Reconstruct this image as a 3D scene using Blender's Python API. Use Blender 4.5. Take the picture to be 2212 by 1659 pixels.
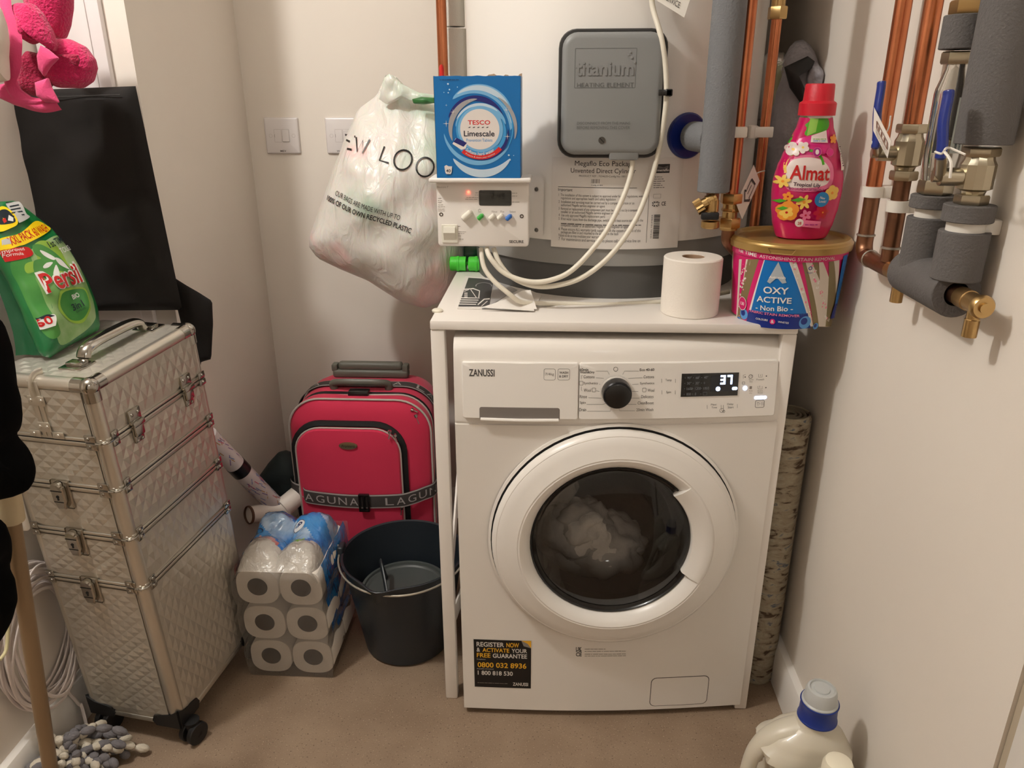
import bpy, bmesh, math, random
from mathutils import Vector, Matrix, noise
rnd = random.Random(7)
PI = math.pi
S = bpy.context.scene
for o in list(bpy.data.objects): bpy.data.objects.remove(o)
def V(*a): return Vector(a)

# ---------------------------------------------------------------- camera
F_PX, PITCH, YAW, ROLL, CH = 1640.0, 0.3649, 0.0525, -0.0029, 1.253
CF = V(-math.sin(YAW)*math.cos(PITCH), math.cos(YAW)*math.cos(PITCH), -math.sin(PITCH))
_R = V(math.cos(YAW), math.sin(YAW), 0); _U = _R.cross(CF)
CR = _R*math.cos(ROLL)+_U*math.sin(ROLL); CU = _U*math.cos(ROLL)-_R*math.sin(ROLL)
CP = V(0, 0, CH)
cd = bpy.data.cameras.new('camera'); cam = bpy.data.objects.new('camera', cd); S.collection.objects.link(cam)
cd.sensor_width = 36; cd.lens = F_PX/2212*36; cd.clip_start = .02
cam.matrix_world = Matrix(((CR.x, CU.x, -CF.x, CP.x), (CR.y, CU.y, -CF.y, CP.y), (CR.z, CU.z, -CF.z, CP.z), (0, 0, 0, 1)))
S.camera = cam
S.view_settings.view_transform = 'Standard'; S.view_settings.look = 'None'; S.view_settings.gamma = 1
S.view_settings.use_curve_mapping = False; S.view_settings.exposure = 0.0
# ---------------------------------------------------------------- light
w = bpy.data.worlds.new('world'); S.world = w; w.use_nodes = True
w.node_tree.nodes['Background'].inputs[0].default_value = (1, .86, .72, 1)
w.node_tree.nodes['Background'].inputs[1].default_value = 0.0
def lamp(name, loc, power, col, rad):
    l = bpy.data.lights.new(name, 'POINT'); l.energy = power; l.color = col; l.shadow_soft_size = rad
    o = bpy.data.objects.new(name, l); o.location = loc; S.collection.objects.link(o)
lamp('ceiling_lamp', (-1.0, .76, 2.22), 47, (1, .975, .94), .05)
lamp('fill_lamp', (.55, -1.1, 2.2), 9, (1, .975, .94), .10)  # unseen fill lamp, added to brighten the shaded left wall


# ---------------------------------------------------------------- helpers
def ray(u, v): return CF*F_PX+CR*(u-1106)+CU*(829.5-v)
def at(u, v, ax, val):
    d = ray(u, v); return CP+d*((val-CP[ax])/d[ax])
def atpl(u, v, O, N):
    d = ray(u, v); return CP+d*((O-CP).dot(N)/d.dot(N))
def lin(c): return tuple(((x/255)/12.92 if x/255 <= .04045 else ((x/255+.055)/1.055)**2.4) for x in c)
MATS = {}
def mat(name, c, rough=.5, metal=0, bump=0, bscale=200, spec=.5, trans=0, emit=None, estr=0, var=0, vscale=5, c2=None, alpha=1, coat=0, sheen=0, bdist=.002, sub=0):
    if name in MATS: return MATS[name]
    m = bpy.data.materials.new(name); m.use_nodes = True; nt = m.node_tree; b = nt.nodes['Principled BSDF']
    I = b.inputs
    col = lin(c)+(1,)
    I['Base Color'].default_value = col; I['Roughness'].default_value = rough; I['Metallic'].default_value = metal
    I['Specular IOR Level'].default_value = spec; I['Transmission Weight'].default_value = trans; I['Alpha'].default_value = alpha
    I['Coat Weight'].default_value = coat; I['Sheen Weight'].default_value = sheen
    if sub: I['Subsurface Weight'].default_value = sub; I['Subsurface Radius'].default_value = (.02, .02, .015)
    if emit: I['Emission Color'].default_value = lin(emit)+(1,); I['Emission Strength'].default_value = estr
    tc = nt.nodes.new('ShaderNodeTexCoord')
    if var:
        n = nt.nodes.new('ShaderNodeTexNoise'); n.inputs['Scale'].default_value = vscale; n.inputs['Detail'].default_value = 6
        nt.links.new(tc.outputs['Object'], n.inputs['Vector'])
        r = nt.nodes.new('ShaderNodeValToRGB'); r.color_ramp.elements[0].position = .5-var; r.color_ramp.elements[1].position = .5+var
        r.color_ramp.elements[0].color = col; r.color_ramp.elements[1].color = lin(c2)+(1,)
        nt.links.new(n.outputs['Fac'], r.inputs['Fac']); nt.links.new(r.outputs['Color'], I['Base Color'])
    if bump:
        n = nt.nodes.new('ShaderNodeTexNoise'); n.inputs['Scale'].default_value = bscale; n.inputs['Detail'].default_value = 3
        nt.links.new(tc.outputs['Object'], n.inputs['Vector'])
        bp = nt.nodes.new('ShaderNodeBump'); bp.inputs['Strength'].default_value = bump; bp.inputs['Distance'].default_value = bdist
        nt.links.new(n.outputs['Fac'], bp.inputs['Height']); nt.links.new(bp.outputs['Normal'], I['Normal'])
    MATS[name] = m; return m
def film(name, c, a, rough=.12, bump=.6, bscale=40, mixc=None, tr=.0):
    """thin plastic film: part clear, part tinted"""
    if name in MATS: return MATS[name]
    m = bpy.data.materials.new(name); m.use_nodes = True; nt = m.node_tree; N = nt.nodes; L = nt.links
    out = N['Material Output']; b = N['Principled BSDF']; b.inputs['Base Color'].default_value = lin(c)+(1,); b.inputs['Roughness'].default_value = rough
    t = N.new('ShaderNodeBsdfTransparent'); mx = N.new('ShaderNodeMixShader'); mx.inputs[0].default_value = a
    L.new(t.outputs[0], mx.inputs[1]); L.new(b.outputs[0], mx.inputs[2])
    gl = N.new('ShaderNodeBsdfGlossy'); gl.inputs['Roughness'].default_value = rough
    m2 = N.new('ShaderNodeMixShader'); fr = N.new('ShaderNodeFresnel'); fr.inputs[0].default_value = 1.5
    L.new(fr.outputs[0], m2.inputs[0]); L.new(mx.outputs[0], m2.inputs[1]); L.new(gl.outputs[0], m2.inputs[2]); L.new(m2.outputs[0], out.inputs[0])
    tc = N.new('ShaderNodeTexCoord'); n = N.new('ShaderNodeTexNoise'); n.inputs['Scale'].default_value = bscale; n.inputs['Detail'].default_value = 4; n.inputs['Distortion'].default_value = 1.5
    bp = N.new('ShaderNodeBump'); bp.inputs['Strength'].default_value = bump; bp.inputs['Distance'].default_value = .006
    L.new(tc.outputs['Object'], n.inputs['Vector']); L.new(n.outputs['Fac'], bp.inputs['Height'])
    for x in (b, gl): L.new(bp.outputs[0], x.inputs['Normal'])
    L.new(bp.outputs[0], fr.inputs['Normal'])
    if mixc:
        r = N.new('ShaderNodeValToRGB'); n2 = N.new('ShaderNodeTexNoise'); n2.inputs['Scale'].default_value = 14; n2.inputs['Detail'].default_value = 3
        L.new(tc.outputs['Object'], n2.inputs['Vector']); L.new(n2.outputs['Fac'], r.inputs['Fac'])
        r.color_ramp.elements[0].position = .38; r.color_ramp.elements[1].position = .62
        r.color_ramp.elements[0].color = lin(c)+(1,); r.color_ramp.elements[1].color = lin(mixc)+(1,); L.new(r.outputs['Color'], b.inputs['Base Color'])
    MATS[name] = m; return m

class MB:
    def __init__(s): s.v = []; s.f = []; s.m = []; s.s = []
    def add(s, vs, fs, mi=0, smooth=True):
        b = len(s.v); s.v += [Vector(x) for x in vs]
        for f in fs: s.f.append([i+b for i in f]); s.m.append(mi); s.s.append(smooth)
        return s
    def xf(s, M): s.v = [M @ x for x in s.v]; return s
    def mp(s, fn): s.v = [fn(x) for x in s.v]; return s
    def join(s, o, mi=None):
        b = len(s.v); s.v += o.v
        for f, m, sm in zip(o.f, o.m, o.s): s.f.append([i+b for i in f]); s.m.append(m if mi is None else mi); s.s.append(sm)
        return s
    def box(s, x0, y0, z0, x1, y1, z1, mi=0):
        v = [(x, y, z) for x in (x0, x1) for y in (y0, y1) for z in (z0, z1)]
        return s.add(v, [(0, 1, 3, 2), (4, 6, 7, 5), (0, 4, 5, 1), (2, 3, 7, 6), (0, 2, 6, 4), (1, 5, 7, 3)], mi, False)
    def rbox(s, x0, y0, z0, x1, y1, z1, r=.003, seg=2, mi=0, M=None):
        bm = bmesh.new(); bmesh.ops.create_cube(bm, size=1)
        for q in bm.verts: q.co = V(x0+(q.co.x+.5)*(x1-x0), y0+(q.co.y+.5)*(y1-y0), z0+(q.co.z+.5)*(z1-z0))
        bmesh.ops.bevel(bm, geom=bm.edges[:]+bm.verts[:], offset=r, segments=seg, affect='EDGES', profile=.5)
        bm.verts.index_update(); vs = [q.co.copy() for q in bm.verts]
        if M is not None: vs = [M @ q for q in vs]
        s.add(vs, [[q.index for q in f.verts] for f in bm.faces], mi, True); bm.free(); return s
    def grid(s, fn, nu, nv, mi=0, cu=False, cv=False, smooth=True, mf=None):
        vs = [fn(i/nu, j/nv) for j in range(nv if cv else nv+1) for i in range(nu if cu else nu+1)]
        W = nu if cu else nu+1; Hh = nv if cv else nv+1; b = len(s.v); s.v += [Vector(x) for x in vs]
        for j in range(nv):
            for i in range(nu):
                a = j*W+i; c = j*W+(i+1) % W; d = ((j+1) % Hh)*W+(i+1) % W; e = ((j+1) % Hh)*W+i
                s.f.append([b+a, b+c, b+d, b+e]); s.m.append(mf(i, j) if mf else mi); s.s.append(smooth)
        return s
    def tube(s, pts, r, n=12, mi=0, caps=True, smooth=True, flat=1.0):
        pts = [Vector(q) for q in pts]; k = len(pts); T = []
        for i in range(k):
            t = (pts[min(i+1, k-1)]-pts[max(i-1, 0)]); T.append(t.normalized() if t.length > 1e-9 else V(0, 0, 1))
        a = V(0, 0, 1) if abs(T[0].z) < .9 else V(1, 0, 0); nx = T[0].cross(a).normalized(); vs = []
        for i in range(k):
            nx = (nx-T[i]*nx.dot(T[i])).normalized(); ny = T[i].cross(nx); rr = r[i] if isinstance(r, (list, tuple)) else r
            for j in range(n):
                an = 2*PI*j/n; vs.append(pts[i]+nx*(rr*math.cos(an))+ny*(rr*flat*math.sin(an)))
        fs = [(i*n+j, i*n+(j+1) % n, (i+1)*n+(j+1) % n, (i+1)*n+j) for i in range(k-1) for j in range(n)]
        s.add(vs, fs, mi, smooth)
        if caps: s.add(vs[:n], [list(range(n))[::-1]], mi, False); s.add(vs[-n:], [list(range(n))], mi, False)
        return s
    def lathe(s, prof, O, Z, n=32, mi=0, X=None, a0=0, a1=2*PI, smooth=True, mf=None):
        O = Vector(O); Z = Vector(Z).normalized()
        if X is None: X = V(1, 0, 0) if abs(Z.x) < .9 else V(0, 0, 1)
        X = (X-Z*X.dot(Z)).normalized(); Y = Z.cross(X); full = abs(a1-a0-2*PI) < 1e-6
        def fn(u, v):
            j = int(round(v*(len(prof)-1))); r, h = prof[j]; a = a0+(a1-a0)*u
            return O+X*(r*math.cos(a))+Y*(r*math.sin(a))+Z*h
        return s.grid(fn, n, len(prof)-1, mi, cu=full, smooth=smooth, mf=mf)
    def obj(s, name, mats, parent=None, label=None, cat=None, group=None, kind=None, sharp=35):
        me = bpy.data.meshes.new(name); me.from_pydata([tuple(x) for x in s.v], [], s.f)
        for m in (mats if isinstance(mats, (list, tuple)) else [mats]): me.materials.append(m)
        me.polygons.foreach_set('material_index', s.m); me.polygons.foreach_set('use_smooth', s.s)
        bm = bmesh.new(); bm.from_mesh(me); bmesh.ops.remove_doubles(bm, verts=bm.verts, dist=1e-6); bm.to_mesh(me); bm.free()
        try: me.set_sharp_from_angle(angle=math.radians(sharp))
        except Exception: pass
        me.update()
        o = bpy.data.objects.new(name, me); S.collection.objects.link(o)
        if parent: o.parent = parent; o.matrix_parent_inverse = Matrix.Translation(-Vector(LOC.get(parent.name, (0, 0, 0))))
        tag(o, label, cat, group, kind); return o
LOC = {}
def tag(o, label=None, cat=None, group=None, kind=None):
    for k, x in (('label', label), ('category', cat), ('group', group), ('kind', kind)):
        if x: o[k] = x
def thing(name, loc, label, cat, group=None):
    o = bpy.data.objects.new(name, None); o.empty_display_size = .02; o.location = loc; S.collection.objects.link(o)
    LOC[o.name] = tuple(loc); tag(o, label, cat, group); return o
def struct(name, mb, m): return mb.obj(name, m, kind='structure')
def spl(pts, n=8, closed=False):
    P = [Vector(q) for q in pts]; k = len(P); out = []
    for i in range(k if closed else k-1):
        g = (lambda j: P[j % k]) if closed else (lambda j: P[max(0, min(k-1, j))])
        a, b, c, d = g(i-1), g(i), g(i+1), g(i+2)
        for t in range(n):
            t /= n; out.append(.5*((2*b)+(c-a)*t+(2*a-5*b+4*c-d)*t*t+(3*b-a-3*c+d)*t**3))
    if not closed: out.append(P[-1])
    return out
def nz(x, y, z=0, s=1): return noise.noise(V(x*s, y*s, z*s))
# ---- flat art laid on a surface: map(x, y, h) -> point
_tc = {}
def glyphs(t, bold=False):
    k = (t, bold)
    if k in _tc: return _tc[k]
    c = bpy.data.curves.new('t', 'FONT'); c.body = t; c.size = 1; c.resolution_u = 3
    if bold: c.offset = .018
    o = bpy.data.objects.new('t', c); me = bpy.data.meshes.new_from_object(o)
    v = [(q.co.x, q.co.y) for q in me.vertices]; f = [list(q.vertices) for q in me.polygons]
    bpy.data.objects.remove(o); bpy.data.curves.remove(c); bpy.data.meshes.remove(me)
    _tc[k] = (v, f); return _tc[k]
class Art:
    def __init__(s, fn, h0=.0003, dh=.00012, cell=.012): s.fn = fn; s.mb = MB(); s.h = h0; s.dh = dh; s.cell = cell
    def put(s, v, f, mi, smooth=False):
        s.mb.add([s.fn(x, y, s.h) for x, y in v], f, mi, smooth)
    def up(s, n=1): s.h += s.dh*n; return s
    def text(s, t, x0, y0, x1, y1, mi, bold=False, shear=0, arc=None):
        v, f = glyphs(t, bold)
        if not v: return s
        a = min(q[0] for q in v); b = max(q[0] for q in v); c = min(q[1] for q in v); d = max(q[1] for q in v)
        sx = (x1-x0)/max(b-a, 1e-6); sy = (y1-y0)/max(d-c, 1e-6)
        s.put([(x0+(x-a)*sx+shear*(y-c)*sy, y0+(y-c)*sy) for x, y in v], f, mi); return s
    def line(s, t, p, q, h, mi, bold=False, cap=True):
        """text along the straight line p-q, capital height h"""
        v, f = glyphs(t, bold); a = min(k[0] for k in v); b = max(k[0] for k in v); L = math.hypot(q[0]-p[0], q[1]-p[1])
        ex = ((q[0]-p[0])/L, (q[1]-p[1])/L); ey = (-ex[1], ex[0]); sx = L/(b-a); sy = h/.72
        s.put([(p[0]+ex[0]*(x-a)*sx+ey[0]*y*sy, p[1]+ex[1]*(x-a)*sx+ey[1]*y*sy) for x, y in v], f, mi); return s
    def arct(s, t, cx, cy, r, a0, a1, h, mi, bold=False, below=False):
        v, f = glyphs(t, bold); a = min(k[0] for k in v); b = max(k[0] for k in v); sy = h/.72; o = []
        for x, y in v:
            an = a0+(a1-a0)*(x-a)/(b-a); rr = r-y*sy if below else r+y*sy
            o.append((cx+rr*math.cos(an), cy+rr*math.sin(an)))
        s.put(o, f, mi); return s
    def rect(s, x0, y0, x1, y1, mi):
        nx = max(1, int(abs(x1-x0)/s.cell+.99)); ny = max(1, int(abs(y1-y0)/s.cell+.99))
        v = [(x0+(x1-x0)*i/nx, y0+(y1-y0)*j/ny) for j in range(ny+1) for i in range(nx+1)]
        s.put(v, [(j*(nx+1)+i, j*(nx+1)+i+1, (j+1)*(nx+1)+i+1, (j+1)*(nx+1)+i) for j in range(ny) for i in range(nx)], mi); return s
    def poly(s, pts, mi, c=None, rings=0):
        """star-shaped polygon, laid down in rings so it follows a curved surface"""
        pts = [tuple(q) for q in pts]; n = len(pts)
        if c is None: c = (sum(q[0] for q in pts)/n, sum(q[1] for q in pts)/n)
        mx = max(math.hypot(q[0]-c[0], q[1]-c[1]) for q in pts)
        if s.cell < 1:
            out = []
            for i in range(n):
                a, b = pts[i], pts[(i+1) % n]; k = max(1, int(math.hypot(a[0]-b[0], a[1]-b[1])/s.cell+.99))
                out += [(a[0]+(b[0]-a[0])*j/k, a[1]+(b[1]-a[1])*j/k) for j in range(k)]
            pts = out; n = len(pts)
        R = rings or max(1, int(mx/s.cell+.99)) if s.cell < 1 else 1
        v = [c]; f = []
        for r in range(1, R+1):
            for q in pts: v.append((c[0]+(q[0]-c[0])*r/R, c[1]+(q[1]-c[1])*r/R))
        for i in range(n):
            j = (i+1) % n; f.append((0, 1+i, 1+j))
            for r in range(1, R): f.append((1+(r-1)*n+i, 1+r*n+i, 1+r*n+j, 1+(r-1)*n+j))
        s.put(v, f, mi); return s
    def disc(s, cx, cy, r, mi, ry=None, n=28): return s.poly([(cx+r*math.cos(2*PI*i/n), cy+(ry or r)*math.sin(2*PI*i/n)) for i in range(n)], mi, (cx, cy))
    def arc(s, cx, cy, r0, r1, a0, a1, mi, n=32, ry=1.0, taper=False):
        v = []
        for i in range(n+1):
            t = i/n; a = a0+(a1-a0)*t; k = math.sin(PI*t)**.6 if taper else 1; m = (r0+r1)/2; d = (r1-r0)/2*k
            for r in (m-d, m+d): v.append((cx+r*math.cos(a), cy+r*math.sin(a)*ry))
        s.put(v, [(2*i, 2*i+1, 2*i+3, 2*i+2) for i in range(n)], mi); return s
    def strip(s, pts, w, mi, closed=False):
        n = len(pts); v = []
        for i in range(n):
            a = pts[(i-1) % n] if closed or i else pts[i]; b = pts[(i+1) % n] if closed or i < n-1 else pts[i]
            dx, dy = b[0]-a[0], b[1]-a[1]; L = math.hypot(dx, dy) or 1; px, py = -dy/L*w/2, dx/L*w/2
            v += [(pts[i][0]+px, pts[i][1]+py), (pts[i][0]-px, pts[i][1]-py)]
        k = n if closed else n-1
        s.put(v, [(2*i, 2*i+1, (2*i+3) % (2*n), (2*i+2) % (2*n)) for i in range(k)], mi); return s
    def rrect(s, x0, y0, x1, y1, r, mi, w=0):
        P = []
        for cx, cy, a in ((x1-r, y1-r, 0), (x0+r, y1-r, 90), (x0+r, y0+r, 180), (x1-r, y0+r, 270)):
            for i in range(5): t = math.radians(a+i*22.5); P.append((cx+r*math.cos(t), cy+r*math.sin(t)))
        return s.strip(P, w, mi, True) if w else s.poly(P, mi)
    def scribble(s, x0, y0, x1, h, mi, seed=0):
        """unreadable fine print: a row of word-length dashes"""
        q = random.Random(seed); x = x0; d = 1 if x1 > x0 else -1
        while (x1-x)*d > h:
            L = min(q.uniform(1.2, 5)*h, abs(x1-x)); s.put([(x, y0), (x+d*L, y0), (x+d*L, y0+h*q.uniform(.45, .7)), (x, y0+h*.55)], [(0, 1, 2, 3)], mi); x += d*(L+h*.5)
        return s
    def flower(s, cx, cy, r, mi, mc, n=5, rot=0, wide=.5):
        for k in range(n):
            a = rot+2*PI*k/n; pts = []
            for i in range(10):
                t = 2*PI*i/10; lx = r*.55+r*.5*math.cos(t); ly = r*wide*.55*math.sin(t)*(1.0 if lx > .3*r else .6)
                pts.append((cx+lx*math.cos(a)-ly*math.sin(a), cy+lx*math.sin(a)+ly*math.cos(a)))
            s.poly(pts, mi)
        s.up(); s.disc(cx, cy, r*.2, mc, n=10); return s
    def obj(s, name, mats, parent=None, **k): return s.mb.obj(name, mats, parent, **k)

def pillow(outline, c, T, rings, fn, back=True, wr=0, ws=20, pw=2.2, mi=0, seed=0, n=None, mf=None):
    """inflated closed shape from a star-shaped outline; fn(x,y,h)->point"""
    P = outline if n is None else resample(outline, n); k = len(P); mb = MB()
    def h(s, x, y):
        return T*(max(0, 1-s**pw))**.5+wr*nz(x, y, seed, ws)*(1-s**6)
    for sg in ((1, -1) if back else (1,)):
        v = [fn(c[0], c[1], sg*h(0, *c))]; f = []; 
        for r in range(1, rings+1):
            s = (r/rings); s = 1-(1-s)**1.6
            for q in P:
                x = c[0]+(q[0]-c[0])*s; y = c[1]+(q[1]-c[1])*s; v.append(fn(x, y, sg*h(s, x, y)))
        for i in range(k):
            j = (i+1) % k; f.append((0, 1+i, 1+j) if sg > 0 else (0, 1+j, 1+i))
            for r in range(1, rings):
                q = (1+(r-1)*k+i, 1+r*k+i, 1+r*k+j, 1+(r-1)*k+j); f.append(q if sg > 0 else q[::-1])
        mb.add(v, f, mi)
    return mb
def resample(P, n):
    L = [0]
    for i in range(len(P)): a, b = P[i], P[(i+1) % len(P)]; L.append(L[-1]+math.hypot(a[0]-b[0], a[1]-b[1]))
    out = []
    for k in range(n):
        t = L[-1]*k/n; i = max(j for j in range(len(P)) if L[j] <= t+1e-12); a, b = P[i], P[(i+1) % len(P)]; q = (t-L[i])/max(L[i+1]-L[i], 1e-9)
        out.append((a[0]+(b[0]-a[0])*q, a[1]+(b[1]-a[1])*q))
    return out
def sm2(P, n=5):
    return [(q.x, q.y) for q in spl([(x, y, 0) for x, y in P], n, True)]
def hexnut(mb, a, b, r, mi=0):
    a = Vector(a); b = Vector(b); d = (b-a).normalized(); m = MB()
    m.tube([a, a+d*.002, b-d*.002, b], [r*.93, r, r, r*.93], n=6, mi=mi, smooth=False); mb.join(m)
# ================================================================ setting
XL, XR, YB, XN, YN = -1.0, .535, 2.1, -.815, 1.56
wallm = mat('wall_paint', (238, 230, 219), .75, bump=.12, bscale=350, bdist=.0006, var=.25, vscale=3, c2=(233, 224, 213))
trimm = mat('trim_paint', (240, 235, 228), .35)
ceilm = mat('ceiling_paint', (240, 236, 228), .9)
floorm = mat('floor_vinyl', (150, 128, 106), .62, bump=.15, bscale=120, var=.16, vscale=9, c2=(136, 114, 93))
nt = floorm.node_tree   # fine pale and dark flecks of the vinyl
tcn = [n for n in nt.nodes if n.bl_idname == 'ShaderNodeTexCoord'][0]; rmp = [n for n in nt.nodes if n.bl_idname == 'ShaderNodeValToRGB'][0]
prev = rmp.outputs['Color']
for sc, th, colr in ((330, .71, (176, 154, 130)), (240, .71, (104, 84, 68))):
    vn = nt.nodes.new('ShaderNodeTexNoise'); vn.inputs['Scale'].default_value = sc; vn.inputs['Detail'].default_value = 1
    rr = nt.nodes.new('ShaderNodeValToRGB'); rr.color_ramp.elements[0].position = th-.04; rr.color_ramp.elements[1].position = th
    mx = nt.nodes.new('ShaderNodeMixRGB'); mx.inputs[2].default_value = lin(colr)+(1,)
    nt.links.new(tcn.outputs['Object'], vn.inputs['Vector']); nt.links.new(vn.outputs['Fac'], rr.inputs['Fac'])
    nt.links.new(rr.outputs['Color'], mx.inputs[0]); nt.links.new(prev, mx.inputs[1]); prev = mx.outputs[0]
nt.links.new(prev, nt.nodes['Principled BSDF'].inputs['Base Color'])
struct('floor', MB().box(-2.7, -2.0, -.05, 1.6, 2.2, 0), floorm)
struct('ceiling', MB().box(-2.7, -2.0, 2.38, 1.6, 2.2, 2.43), ceilm)
struct('wall_back', MB().box(XN-.02, YB, 0, XR+.1, YB+.08, 2.38), wallm)
struct('wall_right', MB().box(XR, .71, 0, XR+.1, YB, 2.38), wallm)
struct('wall_left', MB().box(XL-.1, 1.0, 0, XL, YN+.1, 2.38), wallm)
struct('wall_nib', MB().box(XL, YN, 0, XN, YB+.08, 2.38), wallm)
struct('wall_left_return', MB().box(-2.7, 1.0, 0, XL-.1, 1.1, 2.38), wallm)
struct('wall_hall_left', MB().box(-2.8, -2.0, 0, -2.7, 1.1, 2.38), wallm)
struct('wall_hall_right', MB().box(1.6, -2.0, 0, 1.7, .9, 2.38), wallm)
struct('wall_hall_rear', MB().box(-2.8, -2.1, 0, 1.7, -2.0, 2.38), wallm)
struct('wall_right_return', MB().box(XR+.1, .71, 0, 1.6, .81, 2.38), wallm)
def skirt(name, a, b, n):
    a = Vector(a); b = Vector(b); n = Vector(n); m = MB(); prof = [(0, 0), (.02, 0), (.02, .085), (.014, .097), (.006, .10), (0, .10)]
    m.grid(lambda i, j: a+(b-a)*i+n*prof[int(round(j*5))][0]+V(0, 0, prof[int(round(j*5))][1]), 1, 5, smooth=False)
    for e in (a, b): m.add([e+n*p[0]+V(0, 0, p[1]) for p in prof], [list(range(6))])
    struct(name, m, trimm)
skirt('baseboard_right', (XR, .71, 0), (XR, YB, 0), (-1, 0, 0)); skirt('baseboard_left', (XL, 1.0, 0), (XL, YN, 0), (1, 0, 0))
skirt('baseboard_back', (XN, YB, 0), (XR, YB, 0), (0, -1, 0)); skirt('baseboard_nib', (XN, YN, 0), (XN, YB, 0), (1, 0, 0))
# door lining on the right edge of the doorway
m = MB().rbox(XR+.004, .69, 0, XR+.10, .71, 2.38, .003); struct('trim_1', m, mat('lining_paint', (196, 182, 160), .4))
struct('trim_2', MB().rbox(XR-.004, .62, 0, XR+.12, .69, 2.38, .004), trimm)
# painted boxing on the nib with its shut lines
m = MB().rbox(XL+.005, YN-.016, 0.1, -.858, YN, 2.38, .003); struct('trim_3', m, mat('boxing_paint', (236, 228, 226), .35))
m = MB().rbox(XL+.02, YN-.019, 0.1, -.883, YN-.016, 2.3, .001); struct('trim_4', m, mat('boxing_paint', (0, 0, 0)))

# ================================================================ washing machine
WH = mat('appliance_white', (236, 230, 222), .28, coat=.25)
WF = mat('fascia_white', (240, 235, 228), .3)
INK = mat('ink_grey', (70, 66, 64), .6); BLK = mat('black_plastic', (14, 14, 15), .28, coat=.3); DK = mat('dark_gap', (16, 15, 15), .7)
GREY = mat('mark_grey', (140, 132, 124), .6); SIL = mat('bright_steel', (200, 198, 192), .18, 1)
MA = .0622; MO = V(-.1725, 1.275, 0); MX = V(math.cos(MA), math.sin(MA), 0); MN = V(-math.sin(MA), math.cos(MA), 0)
MW, MD = .597, .50
def bow(x): return -.013*math.sin(PI*max(0, min(1, x/MW)))
def MP(x, y, z): return MO+MX*x+MN*y+V(0, 0, z)
def mloc(u, v, off=0.0):
    p = atpl(u, v, MO+MN*off, MN)-MO; return (p.dot(MX), p.z)
def mpx(u, v):     # pixel -> front panel coordinates, the bow allowed for
    x, z = mloc(u, v); x, z = mloc(u, v, bow(x)-.002); return (x, z)
wm = thing('washing_machine', MP(MW/2, MD/2, 0), 'white front-loading washer dryer with round door, black dial and lit display', 'washing machine')
prof = [(.03, .012), (.004, .012), (0, .016), (0, .30), (0, .50), (0, .684), (.004, .685), (.004, .689), (.001, .69), (.002, .72), (.006, .76), (.011, .80), (.016, .828), (.022, .838), (.034, .845), (.06, .847), (MD, .847), (MD, .012)]
prof = [(a_, min(b_, .838) if b_ > .83 else b_) for a_, b_ in prof]; prof[12] = (.016, .822); prof[13] = (.022, .831)
m = MB(); NX = 64
for lo, hi in ((0, 2), (5, 17)):
    k_ = hi-lo; m.grid(lambda i, j: MP(i*MW, prof[lo+int(round(j*k_))][0]+(bow(i*MW) if lo+int(round(j*k_)) < 16 else 0), prof[lo+int(round(j*k_))][1]), NX, k_)
# front sheet with the round door opening
dcx, dcz, HR = .300, .446, .170; z0f, z1f = .016, .684; pts = []
for i in range(NX): pts.append((MW*i/NX, z0f))
for i in range(60): pts.append((MW, z0f+(z1f-z0f)*i/60))
for i in range(NX): pts.append((MW-MW*i/NX, z1f))
for i in range(60): pts.append((0, z1f-(z1f-z0f)*i/60))
n_ = len(pts); vs = []
for k in range(11):
    t = k/10
    for x, z in pts:
        L = math.hypot(x-dcx, z-dcz); hx_, hz_ = dcx+(x-dcx)/L*HR, dcz+(z-dcz)/L*HR; X_ = x+(hx_-x)*t; vs.append(MP(X_, bow(X_), z+(hz_-z)*t))
m.add(vs, [(k*n_+i, k*n_+(i+1) % n_, (k+1)*n_+(i+1) % n_, (k+1)*n_+i) for k in range(10) for i in range(n_)])
for x in (0, MW):
    c = [MP(x, y, z) for y, z in prof]; m.add(c, [list(range(18)) if x else list(range(18))[::-1]], 0, False)
bodyo = m.obj('body', [WH], wm)
for i, (fx, fy) in enumerate(((.06, .06), (MW-.06, .06), (.06, MD-.06), (MW-.06, MD-.06))):
    MB().lathe([(0, 0), (.022, 0), (.022, .006), (.012, .01), (.012, .02), (0, .02)], MP(fx, fy, 0), (0, 0, 1), 16).obj('foot', [BLK], wm)
def fasy(z): return .002+(z-.69)*.115
def MF(x, z, h):       # fascia surface map
    return MP(x, bow(x)+fasy(z)-.004-h, z)
def MFR(x, z, h): return MP(x, bow(x)-h, z)
fpx = lambda u, v: mpx(u, v)
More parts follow.
